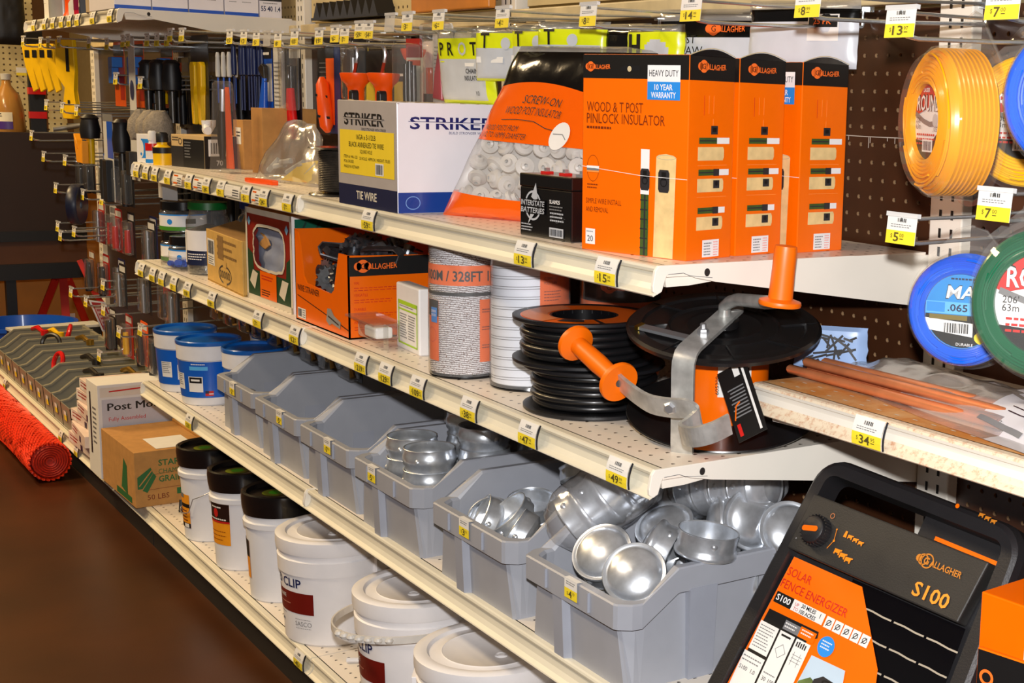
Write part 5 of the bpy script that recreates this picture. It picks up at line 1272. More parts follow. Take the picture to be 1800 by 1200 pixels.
def big_pail(loc, label, rz=0.0, r=0.117, h=0.222, swing=None):
    t = thing('round_pail', label, 'pail', loc, rz, 'big white round pails')
    rb = r*.87
    b = MB(); b.lathe([(0, 0), (rb-.004, 0), (rb, .004), (r*.93, h*.66), (r*.965, h*.665), (r*.975, h*.80), (r*.95, h*.81), (r*.95, h*.86)], OFFW, 56); b.build('pail_body', t)
    b = MB(); b.lathe([(0, h*.974), (r*.62, h*.974), (r*.635, h*.980), (r*.65, h*.974), (r*.80, h*.972), (r*.83, h*.994), (r*.88, h), (r*.955, h), (r*1.0, h*.985), (r*1.0, h*.90), (r*.985, h*.86), (r*.955, h*.855)][::-1], OFFW, 60)
    b.lathe([(0, .0015), (.004, .0015), (.006, .0006), (.009, .0018), (.011, .0)], OFFW, 20, Matrix.Translation((r*.25, -r*.15, h*.974))); b.build('lid', t)
    D = drum((0, 0, 0), rb+.0003, r*.93, h*.66, radians(-150)); R_ = (rb+r*.93)/2
    b = MB(); b.rect(D, 0, R_*radians(100), h*.30, h*.50, MAROON, .0006, 24)
    b.text(D, R_*radians(48), h*.545, 'BAND CLIP', .0180, NAVT, width=R_*radians(76), bold=True, align='c', w=.0008); b.text(D, R_*radians(44), h*.43, 'HARDWARE', .008, PAPER, width=R_*radians(34), align='c', w=.0012)
    b.fine(D, R_*radians(42), h*.39, R_*radians(28), 1, .006, mat('pale_red_print', (190, 120, 100), .5), w=.0012)
    b.text(D, R_*radians(86), h*.185, 'SASCO', .0095, GREYP, width=R_*radians(22), align='c', w=.0008); b.fine(D, R_*radians(75), h*.25, R_*radians(22), 1, .004, GREYP, t=.001); b.fine(D, R_*radians(75), h*.165, R_*radians(22), 1, .004, GREYP, t=.001)
    b.rect(D, R_*radians(46), R_*radians(50), h*.19, h*.215, NAVT, .0008); b.fine(D, R_*radians(44), h*.28, R_*radians(14), 1, .004, GREYP)
    b.build('wrap_label', t)
    for a in (0.45, 0.45+pi):
        b = MB(); f = face((r*.99*cos(a), r*.99*sin(a), h*.73), (-sin(a), cos(a), 0), (0, 0, 1)); b.prism([(-.022, -.016), (.022, -.016), (.022, .016), (-.022, .016)], f, -.006, .003, OFFW, .001); b.build('handle_lug', t)
    if swing is not None:
        b = MB(); pts = []
        for k in range(25):
            a = pi*k/24; u = r*1.03*cos(a); v = -r*1.45*sin(a)
            c, s_ = cos(0.45), sin(0.45)
            pts.append((u*c-v*s_*1.0, u*s_+v*c, h*.74+swing*sin(a)))
        b.strap(pts, (0, 0, 1), .013, .003, mat('milky_bail', (214, 210, 204), .4)); bw = b.build('bail_handle', t)
        b = MB(); 
        for k in range(7):
            p_ = Vector(pts[7+k//1]); b.lathe([(0, -.006), (.006, -.0045), (.008, 0), (.006, .0045), (0, .006)], mat('milky_bail', (214, 210, 204), .4), 10, Matrix.Translation(p_))
        b.build('bail_grip', bw)
    return t
big_pail((-1.345, 0.100, ZD), 'big white round pail with maroon label next to the black-lidded pails', 0.1)
big_pail((-0.925, 0.098, ZD), 'big white round pail with its bail handle hanging out, between two others', -0.12, swing=0.012)
big_pail((-0.600, 0.080, ZD), 'big white round pail lowest in view under the cap bins', 0.6, 0.122, 0.218)
t = thing('white_rod', 'thin white plastic rod lying on the bottom deck between two white pails', 'rod', (-1.16, 0.05, ZD))
b = MB(); b.tube([(0, 0, .006), (.10, .17, .006)], .005, PWH, 8); b.build('rod', t)
# ================================================================== hooks on the pegboard
CHR = mat('bright_hook_wire', (196, 200, 202), 0.22, metal=0.85)
TKT = clear('ticket_plastic', (250, 250, 250), 0.35, rough=0.1)
def peg_hook(x, z, yt, label, price='', group='pegboard hooks with price tickets', w=0.047, h=0.032, blank=False, tip=True, cents='99', yb=0.455):
    """double wire hook: carrying wire below, ticket wire above; z is the ticket's centre height"""
    t = thing('display_hook', label, 'hook', (x, yb, z), group=group)
    L = yb-yt
    b = MB(); b.box(-0.018, 0.018, -0.003, 0.0015, 0.014, 0.032, CHR, 0.001); b.box(-0.004, 0.004, -0.010, 0.0, 0.016, 0.030, CHR); b.build('back_clip', t)
    b = MB(); b.tube([(0, 0, 0.020), (0, -0.012, 0.020), (0, -L*0.6, 0.012), (0, -L+0.002, 0.011)], 0.0022, CHR, 6); b.build('ticket_wire', t)
    b = MB(); b.tube([(0, 0, 0.006), (0, -0.006, -0.006), (0, -L*0.5, -0.013), (0, -L+0.030, -0.016), (0, -L+0.012, -0.014), (0, -L+0.004, -0.006)], 0.0026, CHR, 6); b.tube([(0, -.004, .02), (0, -.005, -.006)], .002, CHR, 6); b.build('carrying_wire', t)
    f0 = face((-w/2, -L, -h/2), (1, 0, 0), (0, 0.10, 1))
    b = MB()
    if blank: b.rect(f0, 0, w, 0, h, TKT, 0.0005)
    else: b = price_card(lambda u, v, ww=0.0: f0(u, v, ww), w, h, price or '9', cents, plain=False)
    b.prism([(-.0015, h-.002), (w+.0015, h-.002), (w+.0015, h+.003), (-.0015, h+.003)], f0, -0.004, 0.0015, TKT)
    b.build('price_ticket', t)
    return t
peg_hook(0.241, 1.302, 0.150, 'hook with 13 dollar ticket carrying the orange trimmer line pack', '13', cents='97')
peg_hook(0.391, 1.317, 0.150, 'hook with 7 dollar ticket high above the blue trimmer line', '7', cents='00')
peg_hook(0.395, 1.115, 0.150, 'hook with 7 dollar ticket between two tiers of trimmer line', '7', cents='00')
peg_hook(0.258, 1.078, 0.150, 'hook with 5 dollar ticket at the shelf end over the round blue pack', '5', cents='00')
peg_hook(0.080, 1.328, 0.150, 'hook with 8 dollar ticket over the white claw insulator bag', '8')
peg_hook(-0.163, 1.330, 0.150, 'hook with 14 dollar ticket over the grey claw insulator bag', '14')
peg_hook(-0.428, 1.330, 0.150, 'hook with 8 dollar ticket above the shiny black bag', '8', cents='29')
peg_hook(-0.699, 1.334, 0.150, 'hook with 4 dollar ticket above the lime yellow bags', '4')
HK = [(-0.94, 1.336, '6', 'hook with 6 dollar ticket at the clear crimson pouch'), (-1.073, 1.337, '3', 'hook with 3 dollar ticket at the clear tube of punches'), (-1.151, 1.337, None, 'hook with blank clear ticket next to the orange cup tools'),
      (-1.255, 1.326, '54', 'hook with 54 dollar ticket over the second orange cup tool'), (-1.301, 1.327, '59', 'hook with 59 dollar ticket over the first orange cup tool'), (-1.378, 1.319, '7', 'hook with 7 dollar ticket over the chrome tool pack'),
      (-1.430, 1.322, '6', 'hook with 6 dollar ticket over the orange knife'), (-1.519, 1.319, '19', 'hook with 19 dollar ticket over the black carded tool'), (-1.665, 1.320, '10', 'hook with 10 dollar ticket over the red handled tool'),
      (-1.771, 1.317, '8', 'hook with 8 dollar ticket over the pale blade sleeve'), (-1.842, 1.320, None, 'hook with blank grey ticket over the blue pliers'), (-1.917, 1.322, '5', 'hook with 5 dollar ticket just past the blue pliers'), (-2.007, 1.326, '12', 'hook with 12 dollar ticket over the dark blue rods'), (-2.113, 1.329, '15', 'hook with 15 dollar ticket at the end of the blue rods')]
for x, z, pr_, lab in HK: peg_hook(x, z, 0.150, lab, pr_ or '', blank=pr_ is None)

# ---- coiled trimmer line in clear round packs
OY = mat('orange_yellow_line', (255, 164, 0), 0.28, coat=0.3, vary=0.05); YLN = mat('yellow_line', (252, 190, 0), 0.28, coat=0.3, vary=0.05); BLN = mat('blue_line', (14, 96, 224), 0.28, coat=0.3, vary=0.05); GLN = mat('green_line', (10, 96, 62), 0.28, coat=0.3, vary=0.05)
SHELL = clear('clear_shell', (250, 248, 244), 0.96, rough=0.05, bump=0.25, bscale=22, gloss=0.06)
RND = mat('round_red_print', (204, 36, 32), .4)
def trimmer_pack(loc, az, label, m, style, R=0.086, T=0.042, tilt=0.0, lr=0.60):
    """axis looks along azimuth az (degrees); local front is -Y"""
    t = thing('trimmer_line_pack', label, 'trimmer line', loc, radians(az+90), 'clear packs of coiled trimmer line', rot=(0, tilt, radians(az+90)))
    mx = Matrix.Rotation(pi/2, 4, 'X')
    h = T/2; ri = lr-.07; prof = [(R*ri, -h), (R*ri, h*0.75)]
    n = 9
    for k in range(n):
        r = R*(ri+.03)+(R*(.96-ri-.03))*k/(n-1); dz = h*(1-0.35*(k/(n-1))**3)
        prof += [(r-0.0014, dz), (r+0.0008, dz+0.0016)]
    for k in range(9):
        z = h*0.6-T*0.75*k/8; prof += [(R*0.985, z+0.0012), (R, z)]
    prof += [(R*0.95, -h), (R*ri, -h)]
    b = MB(); b.lathe(prof, m, 64, mx)
    for k in range(7):                                              # a few strands out of line
        a0 = k*0.9; rr = R*(lr+.02+(.94-lr)/7*k)
        b.tube([(rr*cos(a), -h*0.98-0.0012-0.001*sin(3*a), rr*sin(a)*(1+0.02*sin(2*a+k))) for a in [a0+2.4*q/14 for q in range(15)]], 0.0016, m, 5)
    b.build('line_coil', t)
    f = face((0, -h*0.80, 0), (1, 0, 0), (0, 0, 1))
    b = MB(); b.lathe([(0.0, h*0.70), (R*lr, h*0.70), (R*lr, h*0.79), (0.0, h*0.79)], WHITE if style != 'max' else mat('pack_blue', (36, 140, 214), .4), 48, mx)
    if style == 'round':
        q = R*(lr-.01)
        b.poly(f, [(q*cos(a), q*sin(a)) for a in [radians(x) for x in (60, 75, 90, 105, 120, 135, 150, 165)]]+[(-q*0.78, q*0.16), (q*0.2, q*0.40)], RND, .0006)
        b.text(f, -q*0.72, q*0.28, 'ROUND', q*0.36, WHITE, width=q*1.45, bold=True, w=.0016); b.text(f, -q*0.725, q*0.27, 'ROUND', q*0.40, BLACK, width=q*1.47, bold=True, w=.0010)
        b.text(f, -q*0.35, q*0.72, 'LASER', q*0.10, WHITE, width=q*0.4, bold=True, w=.0012)
        b.line(f, [(-q*.85, q*.2), (-q*.3, q*.02), (q*.1, -q*.05), (q*.5, -q*.02)], q*.12, GREYP, .0008); b.disc(f, q*.45, q*.05, q*.16, mat('pale_grey_print', (196, 196, 198), .5), .0012, 16)
        b.text(f, -q*.78, -q*.02, "206'", q*.13, BLACK, w=.001); b.text(f, -q*.78, -q*.17, '63m', q*.13, BLACK, w=.001)
        b.text(f, q*.30, -q*.22, '.105"', q*.12, BLACK, w=.001); b.fine(f, -q*.7, -q*.28, q*1.2, 3, q*.11, RND, w=.001)
        b.poly(f, [(q*cos(a), q*sin(a)) for a in [radians(x) for x in range(205, 345, 8)]]+[(q*.85, -q*.10), (q*.2, -q*.50)], BLACK, .0006)
        b.rect(f, -q*.30, q*.35, -q*.72, -q*.42, WHITE, .0012); b.bars(f, -q*.24, -q*.68, q*.52, q*.22, BLACK, w=.0016, n=16)
    else:
        q = R*(lr-.01)
        b.ring(f, 0, 0, q*1.02, mat('gold_ring', (166, 130, 40), .35, metal=.3), .0008, q*.10, n=48)
        b.poly(f, [(-q*.9, -q*.1), (-q*.9, -q*.45)]+[(q*.9*cos(a), q*.9*sin(a)) for a in [radians(x) for x in range(210, 345, 9)]]+[(q*.9, -q*.1)], BLACK, .0006)
        b.text(f, -q*.42, q*.30, 'MAXI', q*.34, BLACK, width=q*1.22, bold=True, w=.0010, shear=.15); b.text(f, -q*.40, q*.32, 'MAXI', q*.30, WHITE, width=q*1.16, bold=True, w=.0016, shear=.15); b.text(f, q*.25, q*.72, 'EDGE', q*.12, NAVY, w=.001)
        b.fine(f, -q*.3, q*.82, q*.7, 1, q*.1, NAVY, w=.001); b.fine(f, -q*.65, q*.22, q*1.3, 1, q*.08, NAVY, w=.001)
        b.rect(f, -q*.90, q*.25, -q*.08, q*.22, mat('sky_panel', (96, 180, 240), .4), .0012); b.text(f, -q*.35, -q*.0, '.065', q*.17, NAVY, width=q*.5, bold=True, w=.0018); b.rect(f, -q*.88, -q*.42, -q*.04, q*.2, BLUEP, .0015)
        b.rect(f, -q*.8, q*.15, -q*.22, -q*.10, mat('olive_print', (120, 104, 40), .4), .0014)
        b.poly(f, [(-q*.92, -q*.2), (q*.30, -q*.28), (q*.30, -q*.62), (-q*.78, -q*.50)], WHITE, .0012); b.bars(f, -q*.42, -q*.54, q*.62, q*.24, BLACK, w=.0018, n=18)
        b.disc(f, q*.62, -q*.62, q*.28, YEL, .0014, 18, ry=q*.18); b.text(f, -q*.10, -q*.85, 'DURABLE', q*.07, WHITE, w=.001)
    b.build('round_label', t)
    b = MB(); b.lathe([(0.0, h+.003), (R*.9, h+.003), (R*1.02, h*.7), (R*1.05, -h*.2), (R*1.06, -h), (R*1.14, -h-.0008), (R*1.14, -h-.002)], SHELL, 48, mx)
    W_ = R*.62
    tab = [(-W_*1.5, R*.80), (W_*1.5, R*.80), (W_*.72, R*1.22), (W_*.45, R*1.42), (0.0, R*1.50), (-W_*.45, R*1.42), (-W_*.72, R*1.22)]
    b.prism(tab, face((0, h, 0), (1, 0, 0), (0, 0, 1)), -.001, .0008, SHELL)
    b.tube([(u*1.0, h-.002, v) for u, v in tab[1:]], .0014, SHELL, 5)
    b.build('clear_shell', t)
    return t
trimmer_pack((0.268, 0.205, 1.196), -112, 'clear pack of thick orange yellow trimmer line seen edge-on at the shelf end', OY, 'round', 0.081, 0.056, lr=.57)
trimmer_pack((0.262, 0.345, 1.200), -64, 'clear pack of yellow trimmer line hanging deep behind the orange yellow one', YLN, 'round', 0.076, 0.036, lr=.64)
trimmer_pack((0.452, 0.205, 1.226), -62, 'clear pack of blue trimmer line hanging in the upper tier', BLN, 'round', 0.074, 0.040, lr=.66)
trimmer_pack((0.300, 0.215, 0.990), -58, 'clear pack of blue trimmer line with a blue and gold label in the lower tier', BLN, 'max', 0.062, 0.036, lr=.74)
trimmer_pack((0.438, 0.195, 1.017), -60, 'clear pack of green trimmer line hanging in the lower tier', GLN, 'round', 0.078, 0.036, lr=.74)

# ================================================================== rusty shelf: copper rods in a clear bag
COP = mat('copper_rod', (246, 156, 104), 0.28, metal=0.5, vary=0.15)
for k, (y, x0, z) in enumerate(((0.215, -0.012, 0.0065), (0.236, 0.004, 0.0065), (0.257, 0.012, 0.0065), (0.226, 0.008, 0.0178), (0.247, 0.02, 0.0178))):
    t = thing('copper_rod', 'copper rod lying in the long clear bag on the rusty shelf', 'rod', (x0, y, ZE+z+0.0025), group='copper rods in the clear bag')
    b = MB(); b.tube([(0, 0, 0), (0.004, 0, 0), (0.95, 0.006, 0)], [0.004, 0.0062, 0.0062], COP, 12); b.build('rod', t)
t = thing('long_clear_bag', 'long clear bag with printed white sheet around copper rods on the rusty shelf', 'bag', (-0.035, 0.238, ZE+0.0015), radians(-9))
b = MB(); nu, nv = 60, 18; vs = []
Lb, Wb = 1.05, 0.175
for j in range(nv+1):
    for i in range(nu+1):
        u, v = i/nu, j/nv; x = u*Lb
        bul = max(0, 1-abs((v-0.52)/0.40)**2.2)
        z = 0.0005+0.027*bul**0.7*min(1, u*9)+0.012*max(0, noise.noise(Vector((x*9, v*3.0, 1.2))))*(1-abs(2*v-1))+0.006*noise.noise(Vector((x*24, v*7, 4)))*(.25+bul)
        y = v*Wb+0.02*noise.noise(Vector((x*4, 5, v*2)))*abs(2*v-1)-0.05*max(0, .25-u)*(1-v)*0
        if u < .10 and v < .5: y += (.10-u)*.9*(.5-v)
        vs.append((x, y, max(0.0004, z)))
fs_a, fs_b = [], []
for j in range(nv):
    for i in range(nu):
        q = (j*(nu+1)+i, j*(nu+1)+i+1, (j+1)*(nu+1)+i+1, (j+1)*(nu+1)+i)
        lim = 0.335+0.10*(j/nv < .35)*(0.5-j/nv)-0.05*(j/nv > .6)
        (fs_a if i/nu < lim+0.02*sin(j) else fs_b).append(q)
FILM2 = clear('clear_film_loose', (246, 240, 234), 0.66, rough=0.18, bump=0.4, bscale=30, gloss=0.2)
b.add(vs, fs_a, FILM2, True); k_ = b.k(mat('printed_white_film', (214, 210, 212), .22, coat=.3)); b.f += fs_b; b.m += [k_]*len(fs_b); b.sm += [True]*len(fs_b)
def bagf(u, v, w=0.0):
    i, j = min(int(u/Lb*nu), nu-1), min(int(v/Wb*nv), nv-1); A = Vector(vs[j*(nu+1)+i]); B = Vector(vs[(j+1)*(nu+1)+i+1])
    fu, fv = u/Lb*nu-i, v/Wb*nv-j
    p00, p10, p01, p11 = (Vector(vs[(j+dj)*(nu+1)+i+di]) for dj in (0, 1) for di in (0, 1))
    return p00*(1-fu)*(1-fv)+p10*fu*(1-fv)+p01*(1-fu)*fv+p11*fu*fv+Vector((0, 0, w+.0012))
b.build('film', t)
b = MB(); DRD = mat('dark_maroon_print', (48, 20, 18), .4)
b.text(bagf, 0.425, 0.070, 'MONARCH', 0.030, DRD, width=0.21, bold=True, shear=.35)
for v in (0.052, 0.045): b.line(bagf, [(0.40+.02*k, v) for k in range(14)], .0012, DRD)
b.line(bagf, [(0.37+.01*k, 0.030-.0008*k) for k in range(9)], .005, GREYP)
b.line(bagf, [(0.38+.012*k, 0.140+.002*k) for k in range(9)], .003, GREYP); b.text(bagf, 0.40, 0.026, '1/2', .006, GREYP)
b.build('printed_front', t)
t = thing('patterned_pouch', 'pale blue patterned pouch tucked between the fence reel and the rusty shelf', 'pouch', (-0.075, 0.275, ZE-0.005), radians(40))
b, f = pillow(0.10, 0.060, 0.02, lambda u, v, s: mat('pale_blue_pouch', (150, 178, 222), .35), seed=9, n=14, m_=12)
b.build('pouch', t); b = MB(); rnd = random.Random(2)
for k in range(16): b.line(f, [(rnd.uniform(.01, .09), rnd.uniform(.01, .05)) for _ in range(2)], .003, CHAR, .0006)
b.build('printed_front', t)
t = thing('white_pack', 'white and black printed pack lying under the rusty shelf beside the fence reel', 'pack', (0.02, 0.165, ZE-0.050), radians(8))
b = MB(); b.box(0, .10, 0, .06, 0, .018, PAPER, .002); f = face((0, 0, 0), (1, 0, 0), (0, 0, 1)); b.rect(f, .012, .028, .004, .014, BLACK); b.poly(f, [(.04, .010), (.055, .005), (.07, .011), (.05, .014)], BLACK); b.build('pack', t)

# ================================================================== solar fence unit
EBL = mat('unit_black_plastic', (30, 29, 31), 0.42, vary=0.1, bump=0.08, bscale=400); EBL2 = mat('unit_panel_black', (40, 38, 36), 0.5, vary=0.12, bump=0.1, bscale=500); SOL = mat('solar_glass', (8, 8, 12), 0.10, coat=0.6)
U = Vector((0.9909, 0.1083, -0.0800)).normalized(); V = Vector((0.0166, 0.4918, 0.8705)); V = (V-U*V.dot(U)).normalized(); N = U.cross(V)
EM = Matrix((U, V, N)).transposed().to_4x4()
t = thing('solar_energizer', 'black solar fence energizer with orange sticker leaning at the shelf end', 'fence energizer', (0.0763, 0.2084, 0.7678), rot=EM.to_euler())
F0 = face((0, 0, 0), (1, 0, 0), (0, 1, 0))
HT_ = -0.362
def rrect(x0, x1, y0, y1, r, n=6, sk=0.0):
    pts = []
    for cx, cy, a0 in ((x1-r, y1-r, 0), (x0+r, y1-r, 90), (x0+r, y0+r, 180), (x1-r, y0+r, 270)):
        for k in range(n+1):
            a = radians(a0+90*k/n); y = cy+r*sin(a); pts.append((cx+r*cos(a)+(sk*(y/HT_) if y < 0 else 0)*(-1 if cx < .15 else 1), y))
    return pts
outer = rrect(-0.006, 0.314, HT_, 0.010, 0.036, sk=0.022); inner = rrect(0.017, 0.291, HT_+.02, -0.013, 0.014, sk=0.018)
def ringmesh(b, A, w0, B, w1, m, smooth=True):
    n = len(A); vs = [F0(*p, w0) for p in A]+[F0(*p, w1) for p in B]
    b.add(vs, [(i, (i+1) % n, n+(i+1) % n, n+i) for i in range(n)], m, smooth)
b = MB()
back = rrect(-0.006, 0.314, HT_, 0.010, 0.036, sk=0.022)
def ins(P, d, c=(0.154, -0.176)): return [(x+(c[0]-x)*d, y+(c[1]-y)*d) for x, y in P]
ringmesh(b, back, -0.060, outer, -0.012, EBL); ringmesh(b, outer, -0.012, ins(outer, .018), -0.002, EBL); ringmesh(b, ins(outer, .018), -0.002, ins(outer, .045), 0.002, EBL); ringmesh(b, ins(outer, .045), 0.002, inner, 0.002, EBL); ringmesh(b, inner, 0.002, ins(inner, .02), -0.030, EBL)
b.build('outer_frame', t)
b = MB(); b.prism([(0.0, -0.044), (0.31, -0.040), (0.316, HT_+.01), (-0.012, HT_+.01)], F0, -0.060, -0.014, EBL); b.prism([(0.160, -0.014), (0.300, -0.012), (0.300, -0.045), (0.160, -0.045)], F0, -0.050, -0.024, EBL); b.build('housing', t)
b = MB(); b.prism([(0.012, -0.044), (0.286, -0.040), (0.280, -0.116), (0.008, -0.119)], F0, -0.014, 0.006, EBL2, 0.002); b.build('control_panel', t)
b = MB(); OPR = mat('panel_orange_print', (250, 140, 20), .4)
P1 = lambda u, v, w=0.0: F0(u, v, 0.0065+w)
b.ring(P1, 0.055, -0.061, 0.0035, mat('copper_print', (200, 120, 70), .4), .0004, .0008)
b.line(P1, [(0.070, -0.074), (0.073, -0.088), (0.068, -0.100)], .0008, OPR); b.disc(P1, .070, -.074, .0012, OPR, n=8); b.disc(P1, .073, -.088, .0016, OPR, n=8)
def beast(b, f, u, v, s, m):
    b.poly(f, [(u, v), (u+.002*s, v), (u+.002*s, v+.002*s), (u+.007*s, v+.002*s), (u+.007*s, v), (u+.009*s, v), (u+.009*s, v+.005*s), (u+.0115*s, v+.006*s), (u+.011*s, v+.0075*s), (u+.008*s, v+.007*s), (u, v+.0065*s)], m, .0006)
for k in range(3): beast(b, P1, 0.090+.009*k, -0.079-.001*k, .75, OPR)
b.poly(P1, [(.083, -.079), (.088, -.079), (.087, -.071), (.084, -.071)], OPR)
for k in range(3): beast(b, P1, 0.080+.010*k, -0.102-.002*k, 1.0, OPR)
OLD = mat('dim_orange_print', (196, 120, 30), .45)
for k, r in ((0, .007), (1, .009)): b.ring(P1, 0.204+.006*k, -0.066, r, OLD, .0004, .0016, n=20)
b.disc(P1, .198, -.066, .0045, OLD, n=10); b.text(P1, .2055, -.070, 'G', .008, OLD, bold=True, w=.0008); b.text(P1, .215, -.0700, 'ALLAGHER', .0075, OLD, width=.046, bold=True, w=.0008)
b.text(P1, .208, -.108, 'S100', .0165, mat('model_orange_print', (246, 150, 44), .4), width=.052, bold=True, w=.0008)
b.rect(lambda u, v, w=0.0: F0(u, v, -0.023+w), 0.186, 0.278, -0.0385, -0.0335, ORANGE, .0006); b.disc(P1, .017, -.104, .0012, GREYP, n=8)
b.build('panel_print', t)
b = MB(); mk = Matrix.Translation((0.045, -0.086, 0.0065)); prof = [(0, .016), (.014, .016), (.0165, .0145), (.0185, .009), (.0195, 0)]
b.lathe(prof, EBL, 36, mk)
for k in range(26): a = 2*pi*k/26; b.box(-.0009, .0009, -.0008, .0008, 0, .012, EBL, mx=mk @ Matrix.Translation((.0192*cos(a), .0192*sin(a), 0)))
b.build('dial_knob', t)
b = MB(); b.poly(lambda u, v, w=0.0: F0(.045+u*cos(.25)-v*sin(.25), -.086+u*sin(.25)+v*cos(.25), .0232+w), [(-.010+.0035*cos(a) if abs(a) > pi/2 else .007+.0035*cos(a), .0035*sin(a)) for a in [radians(x) for x in range(-180, 180, 20)]], ORANGE, 0); b.build('dial_pointer', bpy.data.objects['dial_knob'])
b = MB(); b.poly(F0, [(0.112, -0.120), (0.284, -0.118), (0.300, HT_+.03), (0.165, HT_+.03)], SOL, -0.008)
LS = lambda u, v, w=0.0: F0(u, v, -0.0072+w)
SLV = mat('solar_busbar', (214, 204, 186), .3, metal=.5)
for v in (-0.1455, -0.1755, -0.2055, -0.2355):
    x0 = 0.13+(-v-.12)*.45
    for k in range(3):
        l = (0.29-x0)/3; b.line(LS, [(x0+k*l+.002, v), (x0+(k+.35)*l, v+.0006), (x0+(k+.7)*l, v-.0004), (x0+(k+1)*l-.002, v)], .0021, SLV)
b.build('solar_panel', t)
b = MB(); b.poly(F0, [(0.016, -0.1255), (0.131, -0.1240), (0.200, -0.2020), (0.250, HT_+.03), (0.002, HT_+.03)], ORANGE, -0.006)
P2 = lambda u, v, w=0.0: F0(u, v, -0.0056+w)
b.text(P2, .018, -.1490, 'SOLAR', .0105, REDP, width=.040); b.text(P2, .016, -.1655, 'FENCE ENERGIZER', .0105, REDP, width=.112)
b.rect(P2, .016, .046, -.1860, -.1720, BLACK, .0006); b.text(P2, .0185, -.1822, 'S100', .0075, WHITE, width=.024, bold=True, w=.001)
b.rect(P2, .046, .100, -.1860, -.1720, PAPER, .0006); b.text(P2, .050, -.179, 'UP', .004, REDP, w=.001); b.text(P2, .050, -.1845, 'TO', .004, REDP, w=.001); b.text(P2, .061, -.178, '30 MILES', .0048, BLACK, width=.024, bold=True, w=.001); b.text(P2, .061, -.185, '100 ACRES', .0048, BLACK, width=.027, bold=True, w=.001); b.text(P2, .093, -.180, '1', .006, BLACK, w=.001)
for k in range(5):
    u = .103+.0145*k; b.rect(P2, u, u+.0128, -.1865, -.1725, PAPER, .0006); b.ring(P2, u+.0064, -.1795, .0038, CHAR, .001, .001, n=8)
    b.line(P2, [(u+.003, -.184), (u+.009, -.176)], .0012, CHAR, .0012)
b.poly(P2, [(.016, -.1960), (.1010, -.1945), (.1030, -.2020), (.090, -.2100), (.088, HT_+.04), (.006, HT_+.04)], BLACK, .0006)
b.rect(P2, .048, .074, -.2105, -.1990, GREYP, .001); b.fine(P2, .050, -.2015, .020, 2, .004, PAPER, w=.0014); b.rect(P2, .074, .1000, -.2105, -.1975, ORANGE, .001); b.fine(P2, .077, -.2, .02, 2, .004, PAPER, w=.0014)
b.rect(P2, .012, .044, -.250, -.213, PAPER, .001); b.fine(P2, .015, -.217, .026, 8, .0038, GREYP, w=.0014, t=.0012)
b.rect(P2, .047, .072, -.320, -.213, PAPER, .001); b.rect(P2, .075, .0985, -.320, -.213, PAPER, .001); b.rect(P2, .008, .044, -.320, -.254, PAPER, .001)
b.rect(P2, .051, .067, -.2185, -.2160, BLACK, .0014); b.ring(P2, .060, -.236, .009, CHAR, .0014, .0007, n=4); beast(b, P2, .055, -.254, .7, BLACK)
for k in range(5): b.rect(P2, .078+.0035*k, .080+.0035*k, -.222, -.216+.001*(k % 2), BLACK, .0014)
for k in range(3): b.line(P2, [(.079, -.232-.004*k), (.095, -.232-.004*k)], .0006, GREYP, .0014)
for k in range(2): b.line(P2, [(.081+.010*k, -.228), (.081+.010*k, -.245)], .0006, GREYP, .0014)
for k in range(3): beast(b, P2, .0765+.0075*k, -.258, .6, BLACK)
for u, s in ((.011, 'S100'), (.031, '1.0'), (.051, '30'), (.062, '100')): b.text(P2, u, -.2765, s, .005, BLACK, w=.0016)
b.fine(P2, .010, -.259, .032, 2, .005, GREYP, w=.0014, t=.0015); b.fine(P2, .050, -.266, .02, 1, .005, GREYP, w=.0014, t=.0015)
b.disc(P2, .120, -.2060, .0125, BLUEP, .001, 24); b.fine(P2, .112, -.200, .016, 3, .0038, PAPER, w=.0014)
b.poly(P2, [(.106, -.2225), (.160, -.2205), (.185, -.300), (.100, -.300)], mat('sky_photo_print', (188, 208, 226), .4), .001); b.poly(P2, [(.104, -.256), (.118, -.246), (.130, -.250), (.176, -.270), (.185, -.300), (.100, -.300)], mat('field_photo_print', (96, 116, 62), .5, vary=.3, scale=80), .0013)
b.poly(P2, [(.122, -.300), (.124, -.246), (.135, -.238), (.165, -.240), (.170, -.300)], CHAR, .0016); b.poly(P2, [(.130, -.258), (.160, -.260), (.164, -.300), (.130, -.300)], mat('panel_photo_print', (70, 84, 116), .3), .0019); b.ring(P2, .146, -.244, .010, BLACK, .002, .002, n=12, ry=.004)
b.build('orange_sticker', t)
b = MB(); b.disc(lambda u, v, w=0.0: F0(u, v, .0024+w), .214, .0065, .0028, ORANGE, .0004, 12)
for k in range(3): beast(b, lambda u, v, w=0.0: F0(u, v, .0024+w), .246+.009*k, .004-.001*k, .7, OLD)
b.build('rim_print', t)
for v in (-0.135, -0.215):
    b = MB(); b.box(0.320, 0.340, v-.018, v+.018, -.045, -.010, EBL, .006); b.build('side_lug', t)
shelf(0.004, E4, 0.150, 0.392, 'low cream shelf under the solar fence energizer', (False, False))
